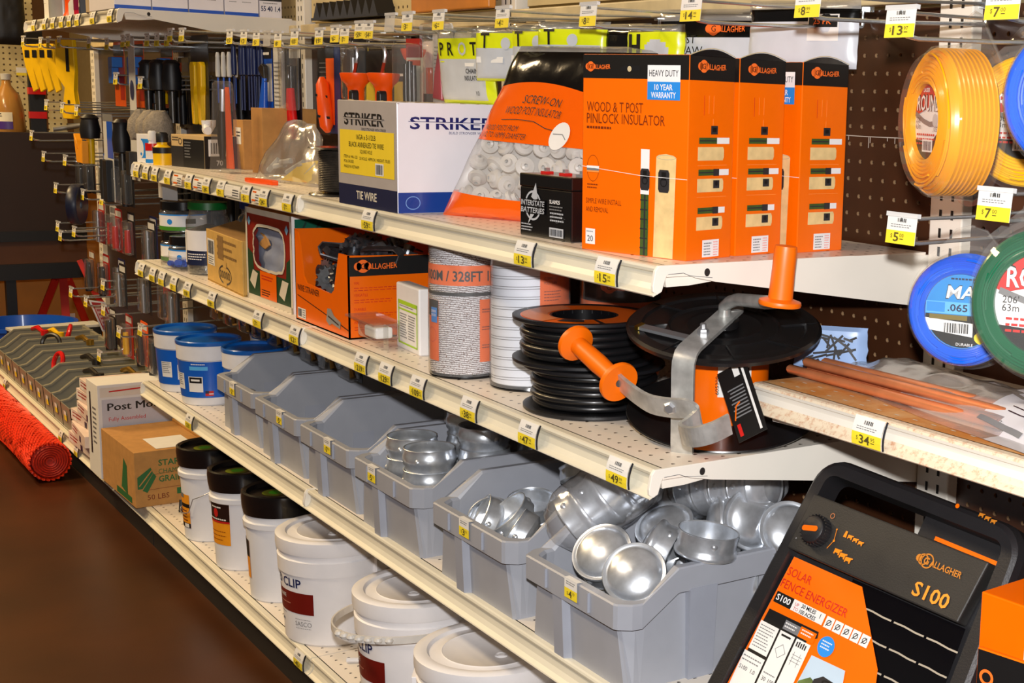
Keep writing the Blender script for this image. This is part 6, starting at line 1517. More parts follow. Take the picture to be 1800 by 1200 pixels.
# orange cartons beside the energizer
t = thing('orange_carton', 'orange carton with white warning strip standing behind the energizer', 'carton', (0.425, 0.135, 0.392), radians(4))
w, d, h = 0.17, 0.11, 0.322; f, g = boxframe(w, d)
b = MB(); b.box(0, w, 0, d, 0, h, ORANGE, .0015); b.build('carton', t)
b = MB(); b.rect(f, .060, .085, .20, .290, PAPER, .0006); b.poly(f, [(.064, .268), (.081, .268), (.0725, .284)], CHAR, .001); b.poly(f, [(.064, .238), (.081, .238), (.0725, .254)], CHAR, .001); b.fine(f, .062, .23, .02, 4, .006, GREYP, w=.001); b.build('printed_front', t)
t = thing('orange_hang_pack', 'orange and black hanging pack with a round white label next to the energizer', 'pack', (0.508, 0.045, 0.545), radians(10))
b = MB(); b.box(0, .10, 0, .006, 0, .155, ORANGE, .001); f = face((0, 0, 0), (1, 0, 0), (0, 0, 1)); b.rect(f, .001, .099, .115, .154, BLACK, .0006); b.ring(f, .012, .128, .008, LOGO, .001, .003); b.disc(f, .022, .075, .020, PAPER, .0008, 24); b.text(f, .008, .078, '15', .011, BLACK, w=.0012); b.rect(f, .004, .09, .0, .03, CHAR, .0008); b.build('card', t)
# ================================================================== carded tools hanging on the hooks
YBAG = mat('lime_yellow_film', (222, 232, 20), .30, coat=.3, bump=.2, bscale=50); GBAG = mat('grey_print_film', (196, 200, 206), .30, coat=.2); OCUP = mat('orange_cup_plastic', (255, 84, 8), .35); TBLUE = mat('tool_blue', (20, 84, 196), .35, coat=.2); TRED = mat('tool_red', (214, 22, 22), .32, coat=.3); TYEL = mat('tool_yellow', (250, 196, 10), .38, coat=.2); CARDK = mat('black_card', (20, 20, 24), .45); CREP = mat('cream_card', (226, 220, 200), .55); DSTL = mat('dark_steel', (84, 82, 80), .35, metal=.8, vary=.3); DBLU = mat('dark_blue_plastic', (22, 36, 84), .4); PGRY = mat('pale_grey_card', (200, 200, 198), .5); CRIM = mat('crimson_plastic', (176, 20, 50), .35); OCRD = mat('orange_card', (238, 92, 16), .45); BRASS = mat('brass_hardware', (206, 164, 70), .28, metal=.85, vary=.25); BRWN = mat('brown_tool_print', (140, 84, 36), .5); RCRD = mat('red_card', (170, 30, 24), .45)
def carded(name, label, cat, x, y, z1, w, h, cm, prints=(), items=(), blister=None, group='carded tools on the hooks', rz=0.0, lean=0.0, rows=0):
    """a hang card with its printing, the tool and an optional clear blister; top edge at z1"""
    t = thing(name, label, cat, (x, y, z1), rz, group, rot=(lean, 0, rz))
    f = face((-w/2, 0, -h), (1, 0, 0), (0, 0, 1))
    b = MB(); c = 0.006
    b.prism([(0, 0), (w, 0), (w, h-c), (w-c, h), (c, h), (0, h-c)], f, -0.0012, 0, cm)
    for p_ in prints: b.rect(f, p_[0]*w, p_[1]*w, p_[2]*h, p_[3]*h, p_[4], 0.0006+(p_[5] if len(p_) > 5 else 0))
    if rows: b.fine(f, w*.15, h*.55, w*.7, rows, h*.4/rows, GREYP if cm is not CARDK else PAPER, w=.0012, t=h*.012)
    b.build('hang_card', t)
    for nm, fn in items:
        b = MB(); fn(b, f, w, h); b.build(nm, t)
    if blister:
        u0, u1, v0, v1, dp = blister
        b = MB(); b.box(-w/2+u0*w, -w/2+u1*w, -dp, -0.0006, -h+v0*h, -h+v1*h, CLEAR, min(dp*.4, .006)); b.build('blister', t)
    return t
def rod(u, v0, v1, r, m, d=0.012, r2=None):
    def fn(b, f, w, h): b.tube([f(u*w, v0*h, d), f(u*w, (v0*.7+v1*.3)*h, d), f(u*w, v1*h, d)], [r*.9, r, r2 or r*.8], m, 10)
    return fn
def slab(u0, u1, v0, v1, d0, d1, m, r=.002):
    def fn(b, f, w, h): b.prism([(u0*w, v0*h), (u1*w, v0*h), (u1*w, v1*h), (u0*w, v1*h)], f, d0, d1, m, r)
    return fn
carded('carded_pliers', 'blue-handled pliers on a black and blue card by the pale blade sleeve', 'pliers', -2.105, .235, 1.315, .080, .150, TBLUE, ((0, 1, .78, 1, CARDK), (.1, .8, .84, .88, PAPER, .001), (.5, 1, .1, .7, PGRY)),
       (('jaw', lambda b, f, w, h: b.prism([(.055, .075), (.068, .060), (.062, .10), (.045, .105), (.022, .095), (.03, .085)], f, .004, .016, DSTL, .002)), ('grip', lambda b, f, w, h: b.tube([f(.060, .07, .012), f(.045, .0, .014), f(.030, -.06, .014), f(.028, -.115, .012)], [.006, .009, .010, .007], TBLUE, 10)), ('grip', lambda b, f, w, h: b.tube([f(.062, .07, .012), f(.058, .0, .014), f(.056, -.06, .014), f(.060, -.11, .012)], [.006, .009, .010, .007], TBLUE, 10))))
carded('blade_sleeve', 'long pale grey blade sleeve between blue pliers and red handled tool', 'blade', -2.010, .235, 1.320, .060, .235, PGRY, ((.2, .5, .28, .34, CREP),), (('sleeve', slab(.02, .98, .02, .98, 0, .006, PGRY)), ('small_print', lambda b, f, w, h: b.fine(f, w*.15, h*.80, w*.7, 16, h*.042, GREYP, w=.0072, t=.003)),))
carded('carded_cutter', 'cutter with two red handles in a clear blister', 'cutter', -1.905, .235, 1.312, .075, .215, CARDK, ((0, 1, .86, 1, PGRY),),
       (('blade', slab(.25, .6, .50, .78, .006, .014, DSTL)), ('grip', lambda b, f, w, h: b.tube([f(.030, .115, .012), f(.036, .06, .014), f(.044, .0, .012)], [.007, .009, .008], TRED, 10)), ('grip', lambda b, f, w, h: b.tube([f(.044, .115, .012), f(.056, .06, .014), f(.066, .0, .012)], [.007, .009, .008], TRED, 10))), blister=(.05, .95, .3, .97, .03))
carded('black_tool_card', 'tall black tool card with rows of small white print', 'card', -1.765, .250, 1.312, .072, .200, CARDK, ((.25, .9, .62, .72, CHAR),), (('small_print', lambda b, f, w, h: b.fine(f, w*.2, h*.80, w*.6, 12, h*.05, GREYP, w=.0012, t=.0022)),))
carded('orange_knife', 'orange folding knife with black straps on an orange and blue card', 'knife', -1.640, .225, 1.308, .080, .190, mat('navy_card', (20, 44, 96), .45), ((0, .6, .1, .85, OCRD), (0, .6, .85, 1, CARDK)),
       (('knife_body', lambda b, f, w, h: b.tube([f(.010, .120, .014), f(.014, .105, .014), f(.026, .05, .014), f(.034, .015, .014), f(.040, .004, .014)], [.006, .014, .016, .014, .006], OCUP, 12)), ('strap', lambda b, f, w, h: [b.strap([f(.002, .085, .012), f(.018, .082, .031), f(.036, .079, .012)], (0, 0, 1), .005, .002, BLACK), b.strap([f(.012, .04, .012), f(.030, .037, .032), f(.048, .034, .012)], (0, 0, 1), .005, .002, BLACK)])))
carded('chrome_tool', 'chrome tool on a yellow striped card by the first orange cup tool', 'tool', -1.510, .235, 1.305, .085, .125, mat('yellow_card', (206, 186, 50), .5), ((0, 1, .55, 1, CARDK),), (('chrome_shank', rod(.4, -.05, .8, .007, STEEL)), ('handle', rod(.72, -.05, .5, .009, CARDK))), blister=(.05, .95, .1, .97, .03))
for i, (x, lab) in enumerate(((-1.376, 'first orange cup topped wire tool from the chrome pack'), (-1.235, 'second orange cup topped wire tool from the chrome pack'))):
    carded('cup_tool', lab, 'tool', x-.006, .215, 1.292, .090, .125, mat('yellow_card', (206, 186, 50), .5), ((0, 1, .52, 1, CARDK), (.1, .8, .6, .64, PAPER, .001)), (
        ('orange_cup', lambda b, f, w, h: b.lathe([(0, -.11), (.016, -.11), (.016, -.030), (.020, -.022), (.028, -.014), (.031, -.002), (.031, .0), (.027, .001), (.012, -.010), (0, -.010)], OCUP, 36, Matrix.Translation(f(w*.55, h*.55+.010, .042)))),
        ('black_insert', lambda b, f, w, h: b.prism([(w*.62, -.04), (w*.82, -.04), (w*.82, .040), (w*.78, .046), (w*.66, .046), (w*.62, .040)], f, .045, .060, CARDK, .002)),
        ('wire_hook', lambda b, f, w, h: [b.tube([f(w*.45, h*.62, .042), f(w*.55, h*.74, .042), f(w*.60, h*.80, .042)], .0032, mat('brick_red_coating', (140, 50, 30), .4), 8), b.tube([f(w*.60, h*.80, .042), f(w*.66, h*.9, .042), f(w*.62, h*1.0, .042), f(w*.54, h*1.03, .042)], .0034, STEEL, 8)])))
carded('cup_tool', 'orange cup topped tool with white sticker, partly behind the clear tube of punches', 'tool', -1.200, .25, 1.310, .06, .10, PAPER, ((.3, 1, 0, .5, OCRD),), (('orange_cup', lambda b, f, w, h: b.lathe([(0, -.10), (.010, -.10), (.010, -.022), (.018, -.014), (.024, .0), (.024, .004), (0, .006)], OCUP, 24, Matrix.Translation(f(w*.35, h*.8, .028)))),))
carded('punch_tube', 'clear tube of dark steel punches between orange cup tools and crimson pouch', 'tube', -1.165, .205, 1.312, .055, .125, CREP, ((0, 1, .72, 1, RCRD), (.1, .9, .6, .68, OCRD)), (('punch', rod(.3, .02, .62, .006, DSTL)), ('punch', rod(.55, .0, .66, .007, DSTL)), ('punch', rod(.8, .03, .6, .006, DSTL))), blister=(.0, 1, -.02, .92, .034), lean=0, rz=.15)
carded('crimson_pouch', 'clear pouch with a crimson wedge and small white leaflet', 'pouch', -1.105, .235, 1.340, .088, .150, PAPER, (), (('wedge', lambda b, f, w, h: b.prism([(w*.50, .012), (w*.95, .008), (w*.90, .085), (w*.78, .10), (w*.62, .055)], f, .006, .022, CRIM, .003)), ('small_print', lambda b, f, w, h: b.fine(f, w*.12, h*.72, w*.36, 10, h*.05, GREYP, w=.002, t=.002)),), blister=(-.02, 1.02, -.02, 1.0, .028))
t = carded('cream_card', 'cream card headed with a bold black word, in front of the lime yellow bags', 'card', -1.010, .230, 1.322, .070, .130, CREP, ((.1, .9, .55, .6, PGRY),), (('heading', lambda b, f, w, h: [b.text(f, w*.06, h*.82, 'PATRIOT', .012, BLACK, width=w*.88, bold=True, w=.002), b.fine(f, w*.1, h*.72, w*.8, 2, h*.06, GREYP, w=.002)]),))
def printed_bag(name, label, x, y, z0, w, h, T, mfun, prn=None, seed=1, rz=0.0, lean=0.0, group='film bags on the hooks', **kw):
    t = thing(name, label, 'bag', (x-w/2*cos(rz), y-w/2*sin(rz), z0), rz, group)
    b, f = pillow(w, h, T, mfun, seed=seed, lean=lean, n=22, m_=22, **kw); b.build('film', t)
    if prn: b = MB(); prn(b, f); b.build('printed_front', t)
    return t
def lime_m(u, v, s):
    if v > .88: return FILM
    if v > .60 or u > .93 or v < .06 or u < .05: return YBAG
    return GBAG
def lime_p(b, f):
    b.text(f, .020, .083, 'P', .022, BLACK, bold=True); b.text(f, .048, .083, 'R', .022, BLACK, bold=True); b.text(f, .082, .083, 'O', .022, GBAG, bold=True); b.text(f, .118, .083, 'T', .022, BLACK, bold=True)
    b.line(f, [(.02, .072), (.15, .072)], .002, YBAG, .001); b.text(f, .100, .052, 'CHAIN', .008, BLACK, bold=True); b.text(f, .095, .040, 'INSULATOR', .008, BLACK, width=.045, bold=True); b.text(f, .125, .014, '10', .008, BLACK)
    b.rect(f, .10, .148, .064, .070, PAPER, .001)
printed_bag('lime_bag', 'front lime yellow and grey film bag leaning on the white carton', -.925, .205, 1.195, .165, .130, .03, lime_m, lime_p, seed=2, rz=radians(8), lean=-.10)
def lime_q(b, f): b.text(f, .02, .055, 'T', .024, BLACK, bold=True); b.disc(f, .075, .062, .010, GBAG); b.rect(f, .01, .07, .030, .040, PAPER, .001)
for k, (x, y, z, rz, sd) in enumerate(((-.800, .215, 1.235, 25, 4), (-.722, .235, 1.238, 15, 5), (-.640, .250, 1.240, 30, 6))):
    printed_bag('lime_bag', ('lime yellow film bag next to the front one, a bold letter on it', 'lime yellow film bag in the middle of the bags', 'lime yellow film bag nearest the shiny black bag')[k], x, y, z, .135, .092, .035, lime_m, lime_q, seed=sd, rz=radians(rz))
def black_m(u, v, s): return BFILM if v < .93 else FILM
printed_bag('black_bag', 'wrinkled shiny black film bag behind the orange insulator boxes', -.585, .300, 1.225, .205, .105, .05, black_m, lambda b, f: b.disc(f, .03, .04, .008, LOGO), seed=7, rz=radians(10), wrinkle=.007, taper=.25)
printed_bag('lime_bag', 'lime yellow film bag between the black bag and the grey claw bag', -.450, .285, 1.240, .115, .085, .03, lambda u, v, s: FILM if v > .86 else (GBAG if (u-.6)**2+(v-.5)**2 < .05 else YBAG), lambda b, f: (b.rect(f, .012, .02, .03, .07, BLACK), b.rect(f, .03, .038, .03, .07, BLACK), b.rect(f, .012, .038, .047, .054, BLACK)), seed=8, rz=radians(15))
def claw_m(u, v, s): return FILM if v > .88 else (BFILM if v > .70 else mat('silver_grey_film', (206, 210, 218), .3, coat=.3))
def claw_p(b, f):
    logo(b, f, .10, .105, .07, LOGO, BLACK)
    for k, s_ in enumerate(('T POST', '5" CLAW', 'OFFSET', 'INSULATOR')): b.text(f, .020, .083-.017*k, s_, .0125, BLACK, width=(.062, .075, .085, .095)[k], w=.001)
printed_bag('claw_bag', 'grey film bag printed with claw insulator lettering behind the boxes', -.375, .345, 1.215, .225, .135, .03, claw_m, claw_p, seed=9, rz=radians(20), lean=.05)
def claw_q(b, f): b.rect(f, .110, .160, .038, .075, PAPER, .0004); b.rect(f, .112, .158, .057, .073, BLACK, .0008); b.text(f, .120, .061, '25 PK', .008, LOGO, bold=True, w=.0012)
printed_bag('claw_bag', 'grey film bag with black band and orange count, nearest the pegboard shelf end', -.195, .365, 1.262, .185, .095, .03, claw_m, claw_q, seed=12, rz=radians(18), lean=.05)

# ------------------------------------------------------------------ far half of the top shelf
t = thing('ridged_tray', 'black ridged plastic divider tray on top of the gondola', 'tray', (-2.07, .415, 1.392))
b = MB(); n = 9
for k in range(n): b.prism([(-.21+.047*k, .0), (-.163+.047*k, .0), (-.186+.047*k, .040)], face((0, .0, 0), (1, 0, 0), (0, 0, 1)), -.06, 0, CARDK)
b.box(-.22, .22, -.002, .062, -.004, .002, CARDK); b.build('tray', t)
t = thing('wooden_board', 'orange varnished board standing on top of the gondola rail', 'board', (-1.45, .405, 1.386)); b = MB(); b.box(-.19, .19, 0, .018, 0, .14, mat('varnished_wood', (206, 128, 44), .4, vary=.25, scale=8), .003); b.build('board', t)
def small_carton(name, label, cat, loc, rz, w, d, h, m, pf=None, pg=None, group=None):
    t = thing(name, label, cat, loc, rz, group); b = MB(); b.box(0, w, 0, d, 0, h, m, .001); b.build('carton', t); f, g = boxframe(w, d)
    if pf or pg:
        b = MB()
        if pf: pf(b, f)
        if pg: pg(b, g)
        b.build('printed_front', t)
    return t
TANC = mat('tan_carton', (208, 176, 122), .6)
small_carton('striped_box', 'black and tan box lying with its white barcode panel out, numbered 70', 'box', (-2.250, .046, ZA), radians(14), .150, .100, .078, TANC,
    lambda b, f: (b.rect(f, .055, .1495, .0, .068, CARDK, .0006), b.rect(f, .0, .055, .0, .05, CHAR, .0006), b.fine(f, .062, .062, .03, 6, .007, GREYP, w=.001), b.ring(f, .042, .062, .008, CHAR, .0008, .002), b.fine(f, .006, .072, .03, 2, .006, CHAR, w=.001)),
    lambda b, g: (b.rect(g, .0, .0995, .0, .0775, CARDK, .0006), b.rect(g, .010, .070, .030, .070, PAPER, .001), b.bars(g, .016, .036, .045, .026, BLACK, w=.0014, n=14), b.text(g, .030, .008, '70', .012, PAPER, bold=True, w=.001)))
small_carton('cardboard_box', 'short brown cardboard box half hidden by the clear knife clamshell', 'box', (-2.150, .165, ZA), 0, .075, .08, .118, CARD, lambda b, f: (b.rect(f, .02, .06, .06, .10, PAPER, .0006), b.fine(f, .025, .09, .03, 2, .008, BLACK, w=.001)))
small_carton('cardboard_box', 'taller brown cardboard box behind the clear knife clamshell', 'box', (-1.965, .150, ZA), radians(4), .065, .13, .150, CARD)
small_carton('small_blue_box', 'small white and blue box at the far end of the upper shelf', 'box', (-2.432, .010, ZA), radians(16), .062, .040, .072, WHITE, lambda b, f: (b.rect(f, .022, .062, .012, .060, BLUEP, .0006), b.disc(f, .022, .035, .012, PAPER, .0009, 16, ry=.022), b.disc(f, .022, .022, .004, BLUEP, .0012, 8)), lambda b, g: b.rect(g, 0, .040, .012, .060, TBLUE, .0006))
def bottle(name, label, cat, loc, prof, m, capm, lab=None, group=None):
    t = thing(name, label, cat, loc, 0, group); r = max(p_[0] for p_ in prof); h = prof[-1][1]
    b = MB(); b.lathe([(0, 0)]+prof, m, 24); b.build('body', t)
    b = MB(); b.lathe([(prof[-1][0]*1.15, h-.002), (prof[-1][0]*1.15, h+.018), (prof[-1][0]*.9, h+.022), (0, h+.022)], capm, 18); b.build('cap', t)
    if lab:
        D = drum((0, 0, 0), r, r, h, radians(-160)); b = MB()
        for v0, v1, lm in lab: b.rect(D, 0, r*radians(280), v0*h, v1*h, lm, .0007, 24)
        b.build('label_band', t)
    return t
bottle('small_bottle', 'small yellow and black bottle beside the striped box', 'bottle', (-2.302, .038, ZA), [(.022, 0), (.022, .042), (.012, .05), (.012, .058)], TYEL, CARDK, ((.5, .75, CARDK),))
bottle('small_bottle', 'small white bottle with red band beside the small blue box', 'bottle', (-2.350, .028, ZA), [(.017, 0), (.017, .045), (.009, .052), (.009, .06)], WHITE, PAPER, ((.55, .85, TRED), (.05, .2, BLUEP)))
for k in range(4):
    x, y = -2.30+.055*k, .125-.008*k
    t = thing('white_fitting', 'small white elbow fitting lying behind the small boxes', 'fitting', (x, y, ZA+.078 if k > 1 else ZA+.02), k, 'white elbow fittings'); b = MB(); b.tube([(0, 0, .012), (.012, 0, .014), (.02, 0, .024), (.02, 0, .036)], [.010, .011, .011, .012], WPL, 10); b.build('elbow', t)
t = thing('knife_clamshell', 'tall clear clamshell holding a black and orange knife, standing on the upper shelf', 'clamshell', (-1.955, .085, ZA), radians(8))
b = MB(); vs = [(-.055, 0), (.055, 0), (.045, .06), (.026, .200), (.016, .208), (-.016, .208), (-.026, .200), (-.040, .06)]
f = face((0, 0, 0), (1, 0, 0), (0, 0, 1)); b.prism(vs, f, -.014, .014, CLEAR, .003); b.build('clamshell', t)
b = MB(); b.prism([(.0, .01), (.036, .01), (.020, .195), (.004, .195)], f, -.006, -.003, OCRD); b.build('hang_card', t)
b = MB(); b.tube([f(-.012, .03, 0), f(-.012, .07, 0), f(-.010, .12, 0), f(-.008, .145, 0)], [.006, .010, .011, .006], CARDK, 10); b.tube([f(-.006, .14, 0), f(-.002, .19, 0)], .006, STEEL, 8); b.build('knife', t)
t = thing('crumpled_bag', 'crumpled clear bag with a yellow card lying before the wire spool', 'bag', (-1.72, .075, ZA), radians(6))
b, f = pillow(.32, .125, .028, lambda u, v, s: FILM, seed=15, wrinkle=.008, lean=.35, skew=-.02, taper=.55, n=30, m_=22); b.v = [v+Vector((.008*noise.noise(v*19), .008*noise.noise(v*17), max(0, .010*noise.noise(v*18))*(v.z > .01))) for v in b.v]; b.build('film', t)
b = MB(); b.prism([(.13, .005), (.29, .004), (.27, .058), (.19, .045)], face((0, -.012, 0), (1, .1, 0), (0, .35, 1)), 0, .002, YELC); b.build('yellow_card', t)
b = MB(); rnd = random.Random(3)
for k in range(7): b.tube([(.03+.03*k, .02, .02+.01*(k % 3)), (.06+.03*k, .03, .045-.01*(k % 2))], .006, PGRY, 6)
b.build('contents', t)
t = thing('orange_marker', 'bright orange plastic tool lying flat at the upper shelf edge', 'tool', (-1.62, .022, ZA), radians(12)); b = MB(); b.prism([(0, .002), (.03, .008), (.10, .012), (.13, .004), (.12, -.006), (.03, -.003)], face((0, 0, 0), (1, 0, 0), (0, 1, 0)), 0, .010, OCUP, .002); b.build('body', t)
for k, (x, w_) in enumerate(((-2.41, .06), (-2.335, .05))):
    t = thing('white_hang_tag', ('white paper card hanging under the far end of the upper shelf', 'small white paper card hanging tilted under the far upper shelf')[k], 'card', (x, .06, ZA-.015), k*.5); b = MB(); b.box(-w_/2, w_/2, 0, .0012, -.075, -.0, PAPER if k == 0 else PGRY); b.build('card', t)

# ------------------------------------------------------------------ high shelf goods
def filt(b, g): b.text(g, .010, .046, '13', .018, TBLUE, bold=True); b.text(g, .040, .046, '140', .018, TBLUE, bold=True); b.rect(g, .0, .0885, .0, .010, TBLUE, .0008); b.fine(g, .012, .038, .02, 1, .004, GREYP); b.fine(g, .046, .038, .025, 1, .004, GREYP); b.text(g, .010, .10, 'FILTER', .016, TBLUE, width=.06)
for k in range(4): small_carton('filter_box', ('front white and blue filter carton on the high shelf', 'second white and blue filter carton from the high shelf edge', 'third white and blue filter carton from the high shelf edge', 'rear white and blue filter carton next to the black-topped one')[k], 'box', (-2.82, -.002+.0915*k, ZF+.0005), 0, .275, .089, .20, WHC, None, filt, 'filter cartons on the high shelf')
small_carton('printed_box', 'white box with black top and blue figures at the rear of the high shelf', 'box', (-2.82, .366, ZF+.0005), 0, .27, .060, .20, WHC, None, lambda b, g: (b.rect(g, 0, .06, .045, .2, CARDK, .0008), b.text(g, .004, .018, '55 40 1.4', .013, NAVT, width=.052, bold=True), b.fine(g, .01, .04, .04, 1, .005, GREYP)))
small_carton('tan_box', 'tan box with blue stripe on the high shelf beside the filter cartons', 'box', (-2.925, .012, ZF), radians(-12), .09, .06, .12, TANC, lambda b, f: (b.rect(f, 0, .085, 0, .012, TBLUE, .0006), b.fine(f, .03, .08, .05, 5, .012, GREYP)))
small_carton('dark_box', 'dark box with white barcode sticker on the high shelf', 'box', (-3.02, .014, ZF), radians(-10), .07, .06, .12, CARDK, lambda b, f: (b.rect(f, .01, .055, .02, .07, PAPER, .0006), b.bars(f, .015, .03, .03, .03, BLACK, w=.001, n=8), b.rect(f, 0, .07, 0, .015, DBLU, .0008)))
bottle('spray_can', 'maroon spray can on the high shelf', 'can', (-3.115, .055, ZF), [(.034, 0), (.034, .15), (.02, .165)], CRIM, PAPER, ((.1, .8, mat('maroon_can_band', (120, 16, 60), .3, coat=.4)),))
bottle('small_bottle', 'grey bottle with black cap on the high shelf beside the maroon can', 'bottle', (-3.235, .055, ZF), [(.024, 0), (.024, .04), (.018, .05), (.018, .08)], PGRY, CARDK)
bottle('spray_bottle', 'slim orange spray bottle on the high shelf', 'bottle', (-3.315, .05, ZF), [(.022, 0), (.012, .02), (.012, .05), (.022, .09), (.022, .13)], OCUP, OCUP)
bottle('jar_bottle', 'clear grey bottle with red top on the high shelf', 'bottle', (-3.425, .055, ZF), [(.040, 0), (.040, .065), (.040, .10), (.030, .11)], mat('grey_clear_bottle', (150, 152, 154), .15, coat=.5), TRED, ((.62, 1.0, RCRD),))
small_carton('white_box', 'slim white box near the far end of the high shelf', 'box', (-3.575, .03, ZF), 0, .062, .06, .05, PAPER); small_carton('white_box', 'slim white box stacked on another near the far end of the high shelf', 'box', (-3.577, .03, ZF+.0505), .05, .062, .06, .06, PAPER)

# ------------------------------------------------------------------ hanging tools on the two far sections
def fhook(x, z, yt, price, label): peg_hook(x, z, yt, label, price, 'far pegboard hooks')
def handle_tool(name, label, x, y, z1, L, m, m2, r=.016, group='hand tools on the far hooks', tilt=0.0):
    t = thing(name, label, 'tool', (x, y, z1), 0, group, rot=(0, tilt, 0)); b = MB(); b.lathe([(0, -L*.5), (r*.9, -L*.48), (r, -L*.3), (r*.8, -L*.1), (r*.9, -.01), (r*.5, 0), (0, 0)], m, 14); b.build('handle', t)
    b = MB(); b.lathe([(0, -L), (r*.35, -L), (r*.4, -L*.5), (0, -L*.5)], m2, 10); b.build('shaft', t); return t
def flat_tool(name, label, cat, x, y, z1, pts, m, d=.012, rz=0.0, extra=None, tilt=0.0, group='hand tools on the far hooks'):
    t = thing(name, label, cat, (x, y, z1), rz, group, rot=(0, tilt, rz)); f = face((0, 0, 0), (1, 0, 0), (0, 0, 1)); b = MB(); b.prism(pts, f, 0, d, m, .002); b.build('blade_body', t)
    if extra: b = MB(); extra(b, f); b.build('insert', t)
    return t
# yellow tools
flat_tool('yellow_square', 'large yellow rafter tool with black level window hanging in the far corner', 'tool', -3.62, .10, 1.345, [(-.045, 0), (.05, 0), (.055, -.10), (.045, -.16), (.06, -.235), (.045, -.25), (-.02, -.25), (-.025, -.235), (.0, -.15), (-.05, -.11)], TYEL, .014, .35, lambda b, f: (b.rect(f, .012, .030, -.10, -.02, CARDK, .0155), b.rect(f, .012, .024, -.205, -.19, CARDK, .0155)))
for k in range(4): flat_tool('yellow_trowel', ('yellow card scraper at the far end of the fan', 'yellow card scraper second in the fan', 'yellow card scraper third in the fan', 'yellow card scraper next to the rafter tool')[k], 'scraper', -4.05+.07*k, .06+.01*k, 1.335, [(-.02, 0), (.03, 0), (.035, -.06), (.06, -.15), (.035, -.16), (-.005, -.07)], TYEL, .008, .4, lambda b, f: b.rect(f, .0, .025, -.045, -.02, CARDK, .0095))
def obpack(x, y, lab): carded('utility_pack', lab, 'pack', x, y, 1.335, .125, .19, OCRD, ((.0, 1, .78, .95, CARDK), (.55, .95, .1, .5, RCRD)), (('blue_tool', slab(.1, .45, .35, .75, 0, .02, mat('utility_blue', (30, 110, 200), .4))), ('blue_tool', slab(.5, .85, .60, .76, 0, .03, mat('utility_blue', (30, 110, 200), .4)))), group='orange and blue packs on the far hooks')
obpack(-3.20, .155, 'orange pack with blue tools next to the yellow rafter tool'); obpack(-3.02, .165, 'orange pack with blue tools next to the long grey sleeve'); obpack(-3.08, .26, 'orange pack with blue tools hanging behind two others')
carded('grey_sleeve', 'long grey sleeve with a blue oval hanging past the orange packs', 'sleeve', -2.93, .125, 1.345, .07, .235, PGRY, ((.05, .95, .0, .12, GREYP),), (('oval', lambda b, f, w, h: b.disc(f, w*.5, h*.36, .020, DBLU, .002, 18, ry=.028)),), group='carded tools on the far hooks')
for k in range(4):
    handle_tool('black_brush', ('black handled brush beside the grey sleeve', 'black handled brush second from the grey sleeve', 'black handled brush third from the grey sleeve', 'black handled brush before the yellow handles')[k], -2.86+.055*k, .15+.02*(k % 2), 1.28, .17, CARDK, DSTL, .026)
WOOL = mat('grey_wool', (150, 140, 126), .95, vary=.25, scale=120, bump=.8, bscale=220)
for k in range(3):
    b = MB(); b.lathe([(0, 0), (.030, .006), (.040, .03), (.036, .06), (.016, .085), (0, .09)], WOOL, 18)
    for i, v in enumerate(b.v): b.v[i] = v+Vector((noise.noise(v*60), noise.noise(v*61+Vector((3, 3, 3))), noise.noise(v*59)))*.007
    mesh_thing('wool_pad', b, ('fluffy grey wool pad next to the long grey sleeve', 'fluffy grey wool pad in the middle of three', 'fluffy grey wool pad nearest the yellow handles')[k], 'pad', (-2.86+.085*k, .13, 1.055), (0, 0, k), 'fluffy wool pads')
carded('brush_card', 'black card of yellow handled brushes hanging before the blue rods', 'card', -2.555, .205, 1.345, .16, .255, CARDK, (), (('yellow_handle', lambda b, f, w, h: b.prism([(.045, .02), (.06, .02), (.062, .10), (.075, .12), (.078, .175), (.070, .185), (.040, .185), (.034, .175), (.036, .12), (.044, .10)], f, 0, .014, TYEL, .003)), ('yellow_handle', lambda b, f, w, h: b.prism([(.105, .02), (.12, .02), (.122, .10), (.135, .12), (.138, .175), (.130, .185), (.100, .185), (.094, .175), (.096, .12), (.104, .10)], f, 0, .014, TYEL, .003))), group='carded tools on the far hooks')
for k in range(7): handle_tool('white_pencil_tube', 'pale slim tube in the bundle before the dark blue rods', -2.445+.016*k, .22+.01*(k % 3), 1.30, .13, PGRY, TBLUE, .0065, 'pale slim tubes')
for k in range(12): handle_tool('blue_rod', 'dark blue slim rod in the bundle behind the blue pliers', -2.31+.020*k, .22+.012*(k % 4), 1.325, .17, DBLU, DBLU, .007, 'dark blue rods')
# second tier
handle_tool('black_handle_tool', 'black grip tool with amber base in the second tier of the far corner', -3.36, .10, 1.115, .15, CARDK, TYEL, .030)
flat_tool('amber_clamp', 'amber spring clamp hanging under the black grip tool', 'clamp', -3.40, .09, 1.015, [(-.05, .04), (-.02, .02), (.0, -.01), (.03, .0), (.06, .02), (.055, -.05), (.02, -.045), (-.02, -.05)], mat('amber_plastic', (246, 160, 24), .4), .02)
carded('blue_white_card', 'white and blue card with a steel tool in the second tier', 'card', -3.20, .115, 1.12, .115, .26, PGRY, ((.4, 1, .5, .92, TBLUE), (0, 1, .92, 1, GREYP)), (('steel_tool', rod(.25, .02, .48, .010, DSTL)), ('black_sleeve', slab(.5, .9, -.0, .48, 0, .02, CARDK))), group='carded tools on the far hooks')
handle_tool('black_tool', 'thick black handled tool between two white cards', -3.06, .12, 1.11, .20, CARDK, DSTL, .026)
carded('clamp_card', 'white card with a chrome clamp next to the small blue box', 'card', -2.91, .12, 1.105, .09, .165, PGRY, ((0, 1, .80, .9, GREYP),), (('clamp', slab(.3, .75, .1, .5, 0, .022, DSTL)),), group='carded tools on the far hooks')
